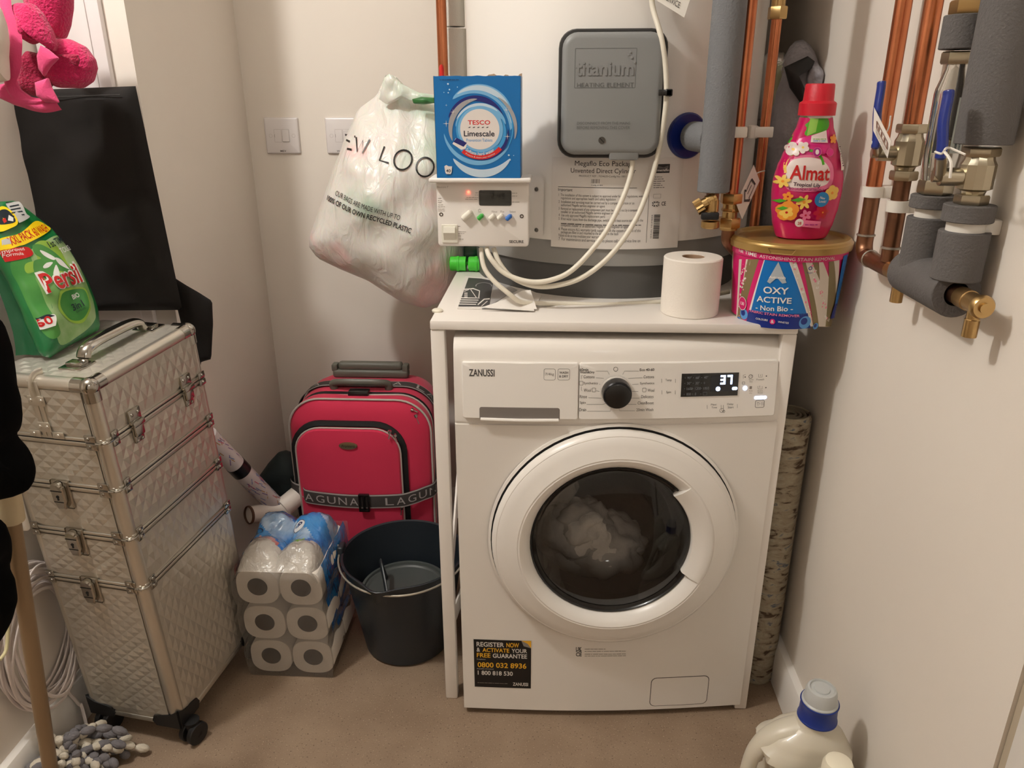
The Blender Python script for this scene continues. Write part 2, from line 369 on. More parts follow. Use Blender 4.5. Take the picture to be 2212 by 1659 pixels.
# raised fascia plate and detergent drawer
def plate(name, x0, z0, x1, z1, t, mt, par, r=.004, label=None):
    mm = MB(); P = []
    for cx, cz, a in ((x1-r, z1-r, 0), (x0+r, z1-r, 90), (x0+r, z0+r, 180), (x1-r, z0+r, 270)):
        for k in range(5): q = math.radians(a+k*22.5); P.append((cx+r*math.cos(q), cz+r*math.sin(q)))
    out = []
    for i in range(len(P)):
        a, b = P[i], P[(i+1) % len(P)]; k = max(1, int(math.hypot(a[0]-b[0], a[1]-b[1])/.03)); out += [(a[0]+(b[0]-a[0])*j/k, a[1]+(b[1]-a[1])*j/k) for j in range(k)]
    n = len(out); cx, cz = (x0+x1)/2, (z0+z1)/2; vs = []
    NXg = 16
    # skirt ring + gridded face
    for e, hh in ((0, -.003), (0, t-.0012), (.0012, t)):
        for x, z in out:
            dx = (1 if x < cx else -1)*min(e, abs(x-cx)); dz = (1 if z < cz else -1)*min(e, abs(z-cz)); vs.append(MF(x+dx, z+dz, hh))
    fs = [(r_*n+i, r_*n+(i+1) % n, (r_+1)*n+(i+1) % n, (r_+1)*n+i) for r_ in range(2) for i in range(n)]
    mm.add(vs, fs, 0, True)
    a2 = Art(MF, t, cell=.03); a2.poly([(x+(1 if x < cx else -1)*.0012, z+(1 if z < cz else -1)*.0012) for x, z in out], 0, rings=6); mm.join(a2.mb)
    return mm.obj(name, [mt], par, label=label)
x0, z1 = fpx(997, 785); x1, z0 = fpx(1671, 896)
fas = plate('control_panel', .2265, z0, x1, z1, .0055, WF, wm)
drw = plate('detergent_drawer', x0, z0, .2245, z1, .0065, WF, wm)
rx0, rz0 = fpx(1036, 899); rx1, rz1 = fpx(1209, 880)
a = Art(MF, .0068); a.rrect(rx0, rz0-.004, rx1, rz1, .004, 0); a.obj('drawer_grip_recess', [mat('recess_shade', (120, 112, 106), .5)], drw)  # flat patch; its grey paints the shade of the grip hollow
m = MB(); m.tube(spl([MF(rx0+.002, rz0-.003, .008), MF((rx0+rx1)/2, rz0-.0035, .009), MF(rx1-.002, rz0-.003, .008)], 6), .0035, 8); m.obj('drawer_grip', [WF], drw)
a = Art(MF, .0070); p = fpx(1013, 814); q = fpx(1068, 800); a.text('ZANUSSI', p[0], p[1], q[0], q[1], 0, True)
for (u0, u1, t) in ((1175, 1200, ('7/4kg',)), (1205, 1231, ('WASH', '& DRY'))):
    p = fpx(u0, 822); q = fpx(u1, 799); a.rrect(p[0], p[1], q[0], q[1], .003, 1, .0006); c = (p[1]+q[1])/2; d = .0025
    if len(t) == 1: a.text(t[0], p[0]+d, c-.003, q[0]-d, c+.003, 1)
    else: a.text(t[0], p[0]+d, c+.0012, q[0]-d, c+.0055, 0, True); a.text(t[1], p[0]+d, c-.0055, q[0]-d, c-.0012, 0, True)
a.obj('drawer_print', [INK, mat('ink_light', (110, 104, 100), .6)], drw)
# panel print
a = Art(MF, .0058); E = lambda u, v: fpx(u, v)
def ptx(t, u0, v0, u1, v1, mi=0, bold=False): p = E(u0, v1); q = E(u1, v0); a.text(t, p[0], p[1], q[0], q[1], mi, bold)
def pln(pts, mi=0, w=.0005): a.strip([E(*k) for k in pts], w, mi)
ptx('60min', 1253, 798, 1272, 804, 0, True); ptx('Wash&Dry', 1253, 804, 1285, 810, 0, True)
for t, u0, u1, v in (('Cottons', 1261, 1285, 816), ('Synthetics', 1261, 1292, 830), ('Wool', 1261, 1277, 844), ('Rinse', 1252, 1268, 857), ('Spin', 1252, 1265, 870), ('Drain', 1251, 1266, 884)): ptx(t, u0, v-3.5, u1, v+3)
ptx('Eco 40-60', 1383, 798, 1415, 804, 0, True)
for t, u0, u1, v in (('Cottons', 1391, 1414, 816), ('Synthetics', 1383, 1414, 830), ('Wool', 1399, 1414, 844), ('Delicates', 1385, 1412, 857), ('CleanBoost', 1377, 1412, 870), ('20min Wash', 1374, 1411, 884)): ptx(t, u0, v-3.5, u1, v+3)
for pts in ([(1288, 804), (1313, 804), (1317, 811)], [(1288, 818), (1305, 819)], [(1295, 831), (1297, 832)], [(1288, 845), (1295, 846)], [(1271, 859), (1299, 860)], [(1267, 873), (1303, 873), (1309, 870)], [(1268, 887), (1318, 887), (1321, 876)], [(1381, 804), (1350, 804), (1346, 811)], [(1388, 818), (1358, 819)], [(1380, 831), (1366, 832)], [(1379, 846), (1365, 846)], [(1381, 860), (1361, 860)], [(1374, 873), (1355, 873), (1350, 870)], [(1371, 886), (1338, 886), (1336, 876)]): pln(pts)
pln([(1260, 813), (1256, 813), (1256, 821)]); pln([(1256, 836), (1256, 844), (1258, 845)])
for u, v in ((1256, 829), (1283, 843), (1392, 843)): p = E(u-4, v+4); q = E(u+4, v-4); a.rrect(p[0], p[1], q[0], q[1], .001, 0, .0006)
p = E(1331, 800); a.arc(p[0], p[1], .0034, .0041, 0, 2*PI, 0)
ptx('Temp', 1438, 820, 1452, 826); ptx('Spin', 1439, 845, 1450, 851)
for u, v in ((1430, 824), (1460, 824), (1430, 848), (1459, 848), (1527, 878), (1557, 878), (1562, 878), (1592, 876)): pln([(u, v-4), (u, v+4)])
ptx('Flexi', 1535, 871, 1547, 875); ptx('Time', 1536, 877, 1548, 881); ptx('Delay', 1570, 870, 1584, 875); ptx('Start', 1571, 876, 1584, 881)
p = E(1558, 885); a.arc(p[0], p[1], .0034, .004, 0, 2*PI, 0); a.arc(p[0]+.004, p[1]-.002, .0018, .0024, 0, 2*PI, 0); pln([(1558, 882), (1558, 885), (1560, 886)])
pln([(1612, 811), (1607, 812), (1607, 819)]); p = E(1623, 815); a.arc(p[0], p[1], .003, .0038, 0, 2*PI, 0); pln([(1623, 815), (1627, 812)])
ptx('Time', 1618, 820, 1629, 823, 1); ptx('Dry', 1620, 824, 1627, 828, 1); pln([(1640, 810), (1640, 816), (1648, 816), (1648, 810)]); pln([(1644, 811), (1644, 814)]); ptx('Prewash', 1635, 819, 1652, 823, 1)
for u, v in ((1611, 816), (1657, 814), (1655, 838)): p = E(u, v); a.disc(p[0], p[1], .0012, 0, n=10)
p = E(1604, 831); q = E(1610, 826); a.rrect(p[0], p[1], q[0], q[1], .0005, 0, .0005); pln([(1638, 835), (1638, 841), (1647, 841), (1647, 835)]); pln([(1642, 834), (1642, 838)]); ptx('Extra', 1637, 843, 1648, 846, 1); ptx('Rinse', 1637, 847, 1648, 850, 1)
p = E(1619, 841); q = E(1625, 835); a.rect(p[0], p[1], q[0], q[1], 1); ptx('Auto', 1618, 843, 1626, 846, 1); ptx('Dry', 1619, 848, 1625, 851, 1)
p = E(1630, 879); q = E(1651, 864); a.rrect(p[0], p[1], q[0], q[1], .0025, 0, .0007); pln([(1636, 868), (1636, 875), (1642, 871.5), (1636, 868)]); pln([(1645, 868), (1645, 875)]); pln([(1648, 868), (1648, 875)])
a.obj('panel_print', [INK, GREY], fas)
a = Art(MF, .0062); p = E(1629, 861.5); q = E(1656, 855.5); a.rrect(p[0], p[1], q[0], q[1], .0022, 0); p = E(1610, 839); a.disc(p[0], p[1], .0038, 0)
a.obj('indicator_lights', [mat('led_blue_white', (255, 255, 255), .5, emit=(175, 205, 255), estr=5)], fas)
p = E(1470, 857); q = E(1598, 806)
a = Art(MF, .0063); a.rect(p[0]-.0012, p[1]-.0012, q[0]+.0012, q[1]+.0012, 1); a.up(3); a.rect(p[0], p[1], q[0], q[1], 0); a.up(2); r0 = E(1534, 846); r1 = E(1593, 812); a.rect(r0[0], r0[1], r1[0], r1[1], 2); a.up(2)
gx = lambda k: p[0]+(q[0]-p[0])*k; gz = lambda k: p[1]+(q[1]-p[1])*k
for j, row in enumerate((('90°', '60°', '40°'), ('30°', '20°', '*'), ('1600', '1200', '1000'), ('800', 'Ø', '□'))):
    for i, t in enumerate(row):
        xx = gx(.06+.145*i); zz = gz(.82-.235*j)
        if t == '□': a.rrect(xx+.004, zz-.0022, xx+.011, zz+.0028, .0005, 3, .0004)
        else: a.text(t, xx+.004, zz-.0022, xx+.004+.0026*len(t), zz+.0026, 3)
        a.disc(xx, zz, .0006, 3, n=8)
a.obj('display_window', [mat('display_glass', (10, 11, 13), .12, coat=.6), WF, mat('display_grey', (38, 40, 44), .2), mat('display_marks', (118, 122, 128), .5)], fas)
a = Art(MF, .0074)
d0 = E(1556, 831); d1 = E(1584, 811)
def seg7(ch, x, z, w, h, t):
    on = {'0': 'abcdef', '1': 'bc', '2': 'abged', '3': 'abgcd', '4': 'fgbc', '5': 'afgcd', '7': 'abc', '9': 'abcdfg', '8': 'abcdefg'}[ch]
    pos = dict(a=(x, z+h-t, x+w, z+h), g=(x, z+h/2-t/2, x+w, z+h/2+t/2), d=(x, z, x+w, z+t), f=(x, z+h/2, x+t, z+h), e=(x, z, x+t, z+h/2), b=(x+w-t, z+h/2, x+w, z+h), c=(x+w-t, z, x+w, z+h/2))
    for s_ in on: a.rect(*pos[s_], 0)
wd = (d1[0]-d0[0]); seg7('3', d0[0], d0[1], wd*.42, d1[1]-d0[1], .0035); seg7('7', d0[0]+wd*.56, d0[1], wd*.44, d1[1]-d0[1], .0035)
p = E(1551, 840); a.disc(p[0], p[1], .0042, 0); p = E(1587, 839); a.rrect(p[0]-.005, p[1]-.0028, p[0]+.005, p[1]+.0028, .0025, 0)
a.obj('display_digits', [MATS['led_blue_white']], fas)
# dial
dc = E(1331, 846); O = MF(dc[0], dc[1], .0055); Zd = (MF(dc[0], dc[1], .02)-O).normalized()
kn = MB().lathe([(.0268, -.002), (.0268, .010), (.0255, .020), (.0235, .022)], O, Zd, 48).obj('dial', [mat('dial_rim', (52, 51, 52), .25, .6)], wm, label='black dial with a chrome rim')
MB().lathe([(.0232, .018), (.0228, .0262), (.021, .0272), (0, .0268)], O, Zd, 40).obj('dial_cap', [BLK], kn)
MB().lathe([(.0288, 0), (.0288, .002), (.0268, .003)], O, Zd, 48).obj('dial_ring', [mat('dial_seat', (214, 208, 200), .3)], kn)
# door
c1 = ((.065+.535)/2+.001, .446); DO = MP(c1[0], bow(c1[0]), c1[1]); DZ = -MN
def dl(prof, n=72, **k): return MB().lathe(prof, DO, DZ, n, X=MX, **k)
dl([(.243, -.004), (.243, .001), (.238, .003)], 72).obj('door_recess_ring', [WH], wm)
dl([(.239, .0005), (.239, .0025), (.226, .0026)], 72).obj('door_gap', [DK], wm)
door = dl([(.222, .002), (.2345, .006), (.2358, .012), (.2335, .019), (.228, .0235), (.2265, .0235), (.225, .0248), (.21, .029), (.2, .032), (.188, .0358), (.1865, .0352), (.185, .0352), (.1835, .036), (.176, .033), (.168, .026), (.163, .018), (.1615, .012), (.1615, 0)]).obj('door', [WF], wm)
dl([(.1615, .016), (.1600, .0175), (.1575, .015), (.155, .004), (.152, -.03)]).obj('door_seal', [BLK], door)
gls = film('door_glass', (20, 17, 16), .18, .03, 0, 10)
dl([(.158, .014), (.150, .010), (.147, -.012), (.138, -.045), (.125, -.072), (.105, -.09), (.07, -.10), (0, -.102)], 72).obj('door_glass', [gls], door)
dl([(.1525, .010), (.147, .0135), (.05, .0145), (0, .0145)], 72).obj('door_pane', [film('door_pane_film', (26, 22, 20), .28, .03, 0, 10)], door)
hm = MB(); A0, A1 = math.radians(-44), math.radians(26)
hp = [(.1485, .0), (.1475, .018), (.149, .0235), (.165, .0335), (.180, .0382), (.1845, .0372), (.1845, .030)]
hm.lathe(hp, DO, DZ, 24, X=MX, a0=-A1, a1=-A0)
for an in (-A1, -A0):
    Yv = DZ.cross(MX); hm.add([DO+(MX*math.cos(an)+Yv*math.sin(an))*r+DZ*h for r, h in hp], [list(range(7))], 0, False)
hm.obj('door_handle', [WF], door)
# drum seen through the glass
dm = MB().lathe([(.160, -.005), (.165, -.03), (.165, -.10)], DO, DZ, 48); dm.obj('door_gasket', [mat('gasket_grey', (92, 90, 90), .6)], wm)
drum = mat('drum_steel', (96, 94, 92), .4, .7, bump=.5, bscale=90)
MB().lathe([(.165, -.10), (.235, -.11), (.235, -.36), (0, -.37)], DO, DZ, 48).obj('drum', [drum], wm)
# sticker, rating label, filter flap
a = Art(MFR, .0005, cell=.03); p = mpx(1025.5, 1484); q = mpx(1147.5, 1385.5); X0, Z0, X1, Z1 = p[0], p[1], q[0], q[1]; w_ = X1-X0; h_ = Z1-Z0
a.rect(X0-.0012, Z0-.0012, X1+.0012, Z1+.0012, 1); a.up(2); a.rect(X0, Z0, X1, Z1, 0); a.up(2)
t3 = lambda t, a0, b0, a1, b1, mi, bold=True: a.text(t, X0+w_*a0, Z0+h_*b0, X0+w_*a1, Z0+h_*b1, mi, bold)
t3('REGISTER', .05, .855, .53, .95, 1); t3('NOW', .57, .855, .79, .95, 2); t3('&', .05, .745, .11, .83, 1); t3('ACTIVATE', .15, .745, .62, .83, 2); t3('YOUR', .66, .745, .93, .83, 1)
t3('FREE', .05, .63, .29, .72, 2); t3('GUARANTEE', .33, .63, .93, .72, 1); t3('Freephone', .05, .575, .2, .60, 1, False); t3('0800 032 8936', .06, .42, .92, .53, 2); t3('Republic of Ireland', .05, .375, .34, .40, 1, False)
t3('1 800 818 530', .06, .26, .68, .35, 1); t3('ZANUSSI', .68, .05, .95, .12, 1); a.scribble(X0+w_*.05, Z0+h_*.085, X0+w_*.6, .0022, 3, 1)
a.poly([(X1, Z1), (X1-w_*.17, Z1), (X1-w_*.06, Z1-h_*.06), (X1, Z1-h_*.15)], 2); a.up(); a.poly([(X1-w_*.17, Z1), (X1-w_*.13, Z1-h_*.11), (X1, Z1-h_*.15), (X1-w_*.06, Z1-h_*.06)], 3)
a.obj('guarantee_sticker', [mat('sticker_black', (16, 15, 16), .4), mat('sticker_white', (225, 220, 212), .5), mat('sticker_yellow', (236, 178, 40), .5), GREY], wm)
a = Art(MFR, .0004); p = mpx(1244, 1408); q = mpx(1257, 1399)
a.text('UK', *p, *q, 0, True); p = mpx(1244, 1419); q = mpx(1257, 1411); a.text('CE', *p, *q, 0, True); p = mpx(1244, 1409.5); q = mpx(1257, 1404); a.text('CA', p[0], p[1]-.001, q[0], q[1]-.003, 0, True)
for k, v in enumerate((1404, 1409, 1415, 1419)):
    p = mpx(1263, v); q = mpx(1352 if k != 0 else 1308, v); a.scribble(p[0], p[1], q[0], .0024, 1, k)
a.obj('rating_marks', [mat('ink_black', (30, 28, 28), .6), GREY], wm)
p = mpx(1404, 1526); q = mpx(1532, 1461)
a = Art(MFR, .0002, cell=.02); a.rrect(p[0]-.0015, p[1]-.0015, q[0]+.0015, q[1]+.0015, .012, 1); a.up(3); a.rrect(p[0], p[1], q[0], q[1], .011, 0); a.up(3); a.obj('filter_flap', [WH, mat('seam_shadow', (90, 84, 78), .7)], wm)
# laundry inside the drum
lm = mat('laundry_white', (244, 238, 228), .9, bump=.5, bscale=40, bdist=.01)
m = MB()
def blob(m, c, rx, ry, rz, amp=.25, sc=14, seed=0, n=26, mi=0):
    c = Vector(c)
    def fn(i, j):
        th = 2*PI*i; ph = PI*(j-.5); d = V(math.cos(ph)*math.cos(th), math.cos(ph)*math.sin(th), math.sin(ph))
        k = 1+amp*noise.noise(d*1.6+V(seed, 0, 0))+amp*.5*noise.noise(d*4+V(0, seed, 0)); return c+V(d.x*rx, d.y*ry, d.z*rz)*k
    return m.grid(fn, n, n//2, mi, cu=True)
for i, (dx, dy, dz, r) in enumerate(((-.06, .155, -.05, .075), (.02, .15, -.09, .075), (-.03, .13, -.02, .055), (-.10, .17, .05, .055), (.06, .17, -.10, .05), (-.06, .18, -.12, .085), (-.10, .16, -.02, .05))):
    blob(m, DO+MX*(dx-.015)+MN*dy+V(0, 0, dz-.02), r*1.1, r*.9, r*.85, .4, seed=i*3, n=48)
m.obj('laundry', [lm], sharp=180, label='crumpled white washing seen through the round washer door', cat='laundry')

# ================================================================ stand over the machine
ST = mat('stand_white', (238, 231, 223), .32)
sx0, sx1, sy0, sy1, sz = -.218, .4395, 1.314, 1.90, .8705
st = thing('cylinder_stand', ((sx0+sx1)/2, (sy0+sy1)/2, 0), 'white steel frame stand straddling the washing machine, holding the water cylinder', 'stand')
MB().rbox(sx0, sy0, sz-.018, sx1, sy1, sz, .003, 2).obj('top', [ST], st)
for x, y, nm in ((sx0, sy0, 0), (sx1-.026, sy0, 0), (sx0, sy1-.03, 0), (sx1-.026, sy1-.03, 0)):
    MB().rbox(x, y+.002, 0, x+.026, y+.028, sz-.018, .003, 2).obj('leg', [ST], st)
m = MB()
def bar(m, a, b, w, t, mi=0):
    a = Vector(a); b = Vector(b); d = (b-a).normalized(); s_ = V(1, 0, 0); q = d.cross(s_).normalized(); vs = []
    for e in (a, b):
        for i, j in ((-1, -1), (1, -1), (1, 1), (-1, 1)): vs.append(e+s_*i*t/2+q*j*w/2)
    return m.add(vs, [(0, 1, 2, 3)[::-1], (4, 5, 6, 7), (0, 1, 5, 4), (1, 2, 6, 5), (2, 3, 7, 6), (3, 0, 4, 7)], mi, False)
bar(m, (sx0+.02, sy0+.03, .33), (sx0+.02, sy1-.03, .80), .04, .004); m.obj('brace', [ST], st)
m = MB(); bar(m, (sx0+.02, sy0+.03, .20), (sx0+.02, sy1-.03, .02), .04, .004); m.obj('brace', [ST], st)
m = MB(); p = at(945, 673, 2, sz); m.lathe([(0, 0), (.010, 0), (.0105, .003), (.008, .005), (0, .0055)], p, (0, 0, 1), 20); m.obj('cover_cap', [mat('cream_cap', (235, 228, 210), .4)], label='small round cream cap lying on the left corner of the white stand', cat='cap')
# ================================================================ hot water cylinder
CX, CY, CRR = .124, 1.782, .312
CC = V(CX, CY, 0)
CJ = mat('cylinder_white', (240, 235, 228), .38, coat=.1)
cyl = thing('hot_water_cylinder', (CX, CY, sz), 'tall white hot water cylinder with grey base standing on the white steel stand', 'water cylinder')
b0, b1, b2 = .938, .985, sz
MB().lathe([(CRR-.012, b1), (CRR, b1), (CRR, 2.30), (CRR-.04, 2.34), (0, 2.34)], CC, (0, 0, 1), 96).obj('jacket', [CJ], cyl)
MB().lathe([(CRR-.02, b0), (CRR-.006, b0), (CRR-.004, b1), (CRR-.02, b1+.002)], CC, (0, 0, 1), 96).obj('base_band', [mat('base_grey', (150, 148, 144), .5)], cyl)
MB().lathe([(0, b2), (CRR-.016, b2), (CRR-.012, b0+.002), (0, b0+.002)], CC, (0, 0, 1), 96).obj('base_ring', [mat('base_dark', (88, 87, 85), .5)], cyl)
def chit(u, v, r=CRR):
    d = ray(u, v); ox, oy = CP.x-CX, CP.y-CY; a = d.x**2+d.y**2; b = ox*d.x+oy*d.y; c = ox*ox+oy*oy-r*r
    t = (-b-math.sqrt(max(b*b-a*c, 0)))/a; P = CP+d*t; return ((math.atan2(P.x-CX, -(P.y-CY)))*r, P.z)
def CM(x, z, h): th = x/CRR; return V(CX+(CRR+h)*math.sin(th), CY-(CRR+h)*math.cos(th), z)
# heating element cover
ex0, ez0 = .0135, 1.150; ex1, ez1 = .190, 1.352
EY = 1.445
el = thing('heating_element_cover', ((ex0+ex1)/2, EY, (ez0+ez1)/2), 'grey rounded electrical cover with embossed lettering and black rim on the cylinder', 'cover')
def EM(x, z, h): return V(x, EY-h, z)
def rrp(x0, z0, x1, z1, r, k=7):
    P = []
    for cx, cz, a in ((x1-r, z1-r, 0), (x0+r, z1-r, 90), (x0+r, z0+r, 180), (x1-r, z0+r, 270)):
        for i in range(k): q = math.radians(a+i*90/(k-1)); P.append((cx+r*math.cos(q), cz+r*math.sin(q)))
    return P
def slab(mb, fn, x0, z0, x1, z1, r, prof, mi=0):
    """rounded plate; prof = [(inset, height)...], closed on the last ring"""
    rings = []
    for e, hh in prof:
        rings.append([fn(x, z, hh) for x, z in rrp(x0+e, z0+e, x1-e, z1-e, max(r-e, .0004))])
    n = len(rings[0]); vs = [q for g in rings for q in g]
    fs = [(k*n+i, k*n+(i+1) % n, (k+1)*n+(i+1) % n, (k+1)*n+i) for k in range(len(rings)-1) for i in range(n)]
    mb.add(vs, fs, mi, True); mb.add(rings[-1], [list(range(n))], mi, False); return mb
slab(MB(), EM, ex0-.006, ez0-.006, ex1+.006, ez1+.006, .03, [(0, -.035), (0, .0), (.002, .004), (.006, .005), (.008, .001)]).obj('rubber_rim', [mat('rim_black', (34, 33, 31), .45)], el)
GC = mat('cover_grey', (134, 135, 134), .45, bump=.15, bscale=600, bdist=.0004)
cov = slab(MB(), EM, ex0, ez0, ex1, ez1, .026, [(0, -.002), (0, .008), (.002, .014), (.006, .0175), (.011, .0185)]).obj('cover', [GC], el)
GE = mat('cover_relief_lit', (142, 143, 142), .4); GD = mat('cover_relief_shade', (98, 99, 98), .5)  # pale and dark letter copies paint the lit and shaded edges of the relief
def EM2(x, z, h): return V(x, EY-.0186-h, z)
a = Art(EM2, .0001)
q = lambda u, v: (lambda p: (p.x, p.z))(at(u, v, 1, EY-.0186))
p0 = q(1241, 190); p1 = q(1376, 104)
def frame(x0, z0, x1, z1, w, mi): a.rrect(x0, z0, x1, z1, .001, mi, w)
frame(p0[0], p0[1], p1[0], p1[1], .0009, 1)
for off, mi in ((-.0005, 0), (.0005, 1), (0, 2)):
    r0 = q(1243, 164); r1 = q(1370, 132); a.text('titanium', r0[0]+off, r0[1]-off, r1[0]+off, r1[1]-off, mi, True); a.up(2)
    if mi != 1: continue
    r0 = q(1246, 188); r1 = q(1369, 178); a.text('HEATING ELEMENT', r0[0]+off*.5, r0[1]-off*.5, r1[0]+off*.5, r1[1]-off*.5, mi); a.up(2)
    r0 = q(1246, 276); r1 = q(1361, 264); r2 = q(1245, 279); 
    a.text('DISCONNECT FROM THE MAINS', r0[0]+off*.5, (r0[1]+r1[1])/2+.001-off*.5, r1[0]+off*.5, r1[1]+.001-off*.5, mi)
    a.text('BEFORE REMOVING THIS COVER', r0[0]+off*.5, r0[1]-.002-off*.5, r1[0]+off*.5, (r0[1]+r1[1])/2-.0015-off*.5, mi); a.up(2)
a.rect(q(1246, 170)[0], q(1246, 170)[1]-.0004, q(1369, 170)[0], q(1369, 170)[1]+.0004, 0)
for (u, v, r) in ((1361, 112, .002), (1357, 118, .0016), (1364, 124, .0022), (1370, 134, .0022)): c = q(u, v); a.disc(c[0], c[1], r, 0)
a.obj('painted_relief_lettering', [GE, GD, GC], cov)
c = q(1300, 303); MB().lathe([(.0062, 0), (.006, .0012), (0, .0012)], EM2(c[0], c[1], 0), (0, -1, 0), 20).obj('cover_screw', [mat('screw_grey', (92, 90, 86), .35, .8)], cov)
a = Art(EM2, .0014); a.strip([(c[0]-.004, c[1]+.004), (c[0]+.004, c[1]-.004)], .0014, 0); a.obj('screw_slot', [DK], cov)
g0 = at(1315, 332, 1, EY); g1 = at(1378, 332, 1, EY)
MB().rbox(g0.x, EY-.016, g0.z-.010, g1.x, EY+.01, g0.z+.016, .003).obj('cable_entry', [GC], el)
for u in (1327, 1365):
    c = at(u, 338, 1, EY-.003); MB().tube([c+V(0, 0, .006), c-V(0, 0, .006)], .0065, 14).obj('cable_gland', [mat('gland_black', (22, 22, 22), .5)], el)
# information label
a = Art(CM, .0005, cell=.012)
la = chit(1190, 545); lb = chit(1477, 348)
a.rect(la[0], chit(1300, 538)[1], lb[0], chit(1300, 341)[1], 0); a.up(3)
def cl(t, u0, v0, u1, v1, mi=1, bold=False):
    p = chit(u0, v1); q_ = chit(u1, v0); a.text(t, p[0], p[1], q_[0], q_[1], mi, bold)
cl('Megaflo Eco Package', 1242, 348, 1371, 361); cl('Unvented Direct Cylinder', 1233, 364, 1374, 376); cl('PRODUCT REF : 7034620-Config No 1801', 1251, 379, 1352, 383, 2)
q_ = random.Random(3)
for k in range(11): p = chit(1277+k*1.7, 396); p2 = chit(1277+k*1.7+q_.choice((.7, 1.1)), 387); a.rect(p[0], p[1], p2[0], p2[1], 1)
cl('Config. # 1801', 1277, 399, 1302, 402, 2)
p = chit(1206, 403.4); p2 = chit(1376, 402.4); a.rect(p[0], p[1], p2[0], p[1]+.0009, 1); cl('Important', 1206, 407, 1237, 414)
for t, u0, u1, v in (('1  The installation of this system is subject to approval under building regulations, water', 1207, 1392, 423), ('regulations and appropriate health and safety legislation', 1212, 1330, 430), ('2  Installation and servicing must be carried out by a competent person or an', 1207, 1370, 438), ('authorised Megaflo service engineer or agent', 1212, 1307, 445), ('3  Removal or replacement of any component part must be carried out by a competent', 1207, 1382, 453), ('installer or an authorised Megaflo service engineer or agent', 1212, 1338, 460), ('4  Use only approved Megaflo replacement parts', 1207, 1307, 467), ('5  If hot water issues from the discharge pipe, switch off the heat source and inform the', 1207, 1389, 475), ('installer', 1212, 1385, 482), ('competent installer or an authorised Megaflo service engineer or agent', 1212, 1358, 489), ('6  Please ensure ALL warranty cards supplied with the system contents of this', 1207, 1384, 497), ('package are filled in and returned to the address on the back', 1212, 1336, 504), ('Failure to do so may invalidate your warranty', 1207, 1296, 511), ('7  For maintenance and service queries please call the service line on', 1207, 1383, 519)):
    p = chit(u0, v+1.6); q2 = chit(u1, v-2.4)
    if t == 'installer': a.scribble(p[0], p[1], q2[0], .0032, 2, 5)
    else: a.text(t, p[0], p[1], q2[0], q2[1], 2)
p = chit(1395, 524); p2 = chit(1402, 400); a.rect(p[0], p[1], p[0]+.0008, p2[1], 2)
p = chit(1417, 374); p2 = chit(1447, 354); a.rect(p[0], p[1], p2[0], p2[1], 1); a.up(2)
a.poly([(p[0]+.003, p2[1]-.003), (p2[0]-.012, p2[1]-.007), (p2[0]-.003, p2[1]-.003), (p2[0]-.003, p2[1]-.009), (p[0]+.003, p2[1]-.008)], 2); a.up(); cl('megaflo', 1419, 364, 1445, 372, 0, True)
for k in range(6): p = chit(1411, 383+k*4.6); a.scribble(p[0], p[1], chit(1430+(k % 3)*3, 383)[0], .002, 2, k+9)
p = chit(1411, 428); p2 = chit(1427, 420); a.rrect(p[0], p[1], p2[0], p2[1]+.001, .0005, 2, .0004)
p = chit(1408, 446); p2 = chit(1424, 435); a.rect(p[0], p[1], p2[0], p2[1], 1); a.up(2)
cx_, cz_ = (p[0]+p2[0])/2, (p[1]+p2[1])/2; a.rect(cx_-.0009, p[1], cx_+.0009, p2[1], 0); a.rect(p[0], cz_-.0009, p2[0], cz_+.0009, 0)
for s1 in (1, -1): a.strip([(p[0], cz_-s1*(cz_-p[1])), (p2[0], cz_+s1*(cz_-p[1]))], .0012, 0)
cl('CE', 1428, 435, 1438, 444, 1, True)
z = chit(1410, 515)[1]; zt = chit(1412, 463)[1]; xx0 = chit(1411, 490)[0]; xx1 = chit(1424, 490)[0]
while z < zt: h = q_.choice((.0006, .001, .0018)); a.rect(xx0, z, xx1, min(z+h, zt), 1); z += h+q_.choice((.0006, .0011))
vv, ff = glyphs('SERIAL NUMBER'); 
mxx = max(k[0] for k in vv); H_ = (zt-chit(1410, 515)[1]); a.put([(xx0-.0025-y*.004, chit(1410, 515)[1]+x/mxx*H_) for x, y in vv], ff, 2)
a.obj('information_label', [mat('label_paper', (232, 226, 219), .5), mat('label_ink', (48, 45, 44), .6), mat('label_ink_grey', (105, 100, 97), .6)], cyl)
# blue collar with insulated stub
def cnorm(th): return V(math.sin(th), -math.cos(th), 0)
p = chit(1484, 293); th = p[0]/CRR; bc = CM(p[0], p[1], 0); bn = cnorm(th)
MB().lathe([(.041, -.004), (.041, .003), (.038, .006), (.014, .006)], bc, bn, 40).obj('blue_collar', [mat('collar_blue', (20, 38, 112), .3)], cyl, label='glossy blue plastic collar')

# ================================================================ programmer on a bracket beside the cylinder
TW = mat('timer_white', (238, 232, 225), .35); PY = 1.40
px0, pz0, px1, pz1 = -.210, .989, -.042, 1.107
pr = thing('immersion_timer', ((px0+px1)/2, PY, pz0), 'white electronic heating timer with digital clock, coloured buttons and rocker switch', 'timer')
def PMn(x, z, h): return V(x, PY-h, z)
slab(MB(), PMn, px0, pz0, px1, pz1, .006, [(0, -.055), (0, -.003), (.001, -.001), (.003, 0)]).obj('housing', [TW], pr)
m = MB(); m.rbox(px0-.010, PY-.022, pz1-.001, px1+.004, PY+.055, pz1+.007, .003, 3); m.obj('ledge', [TW], pr)
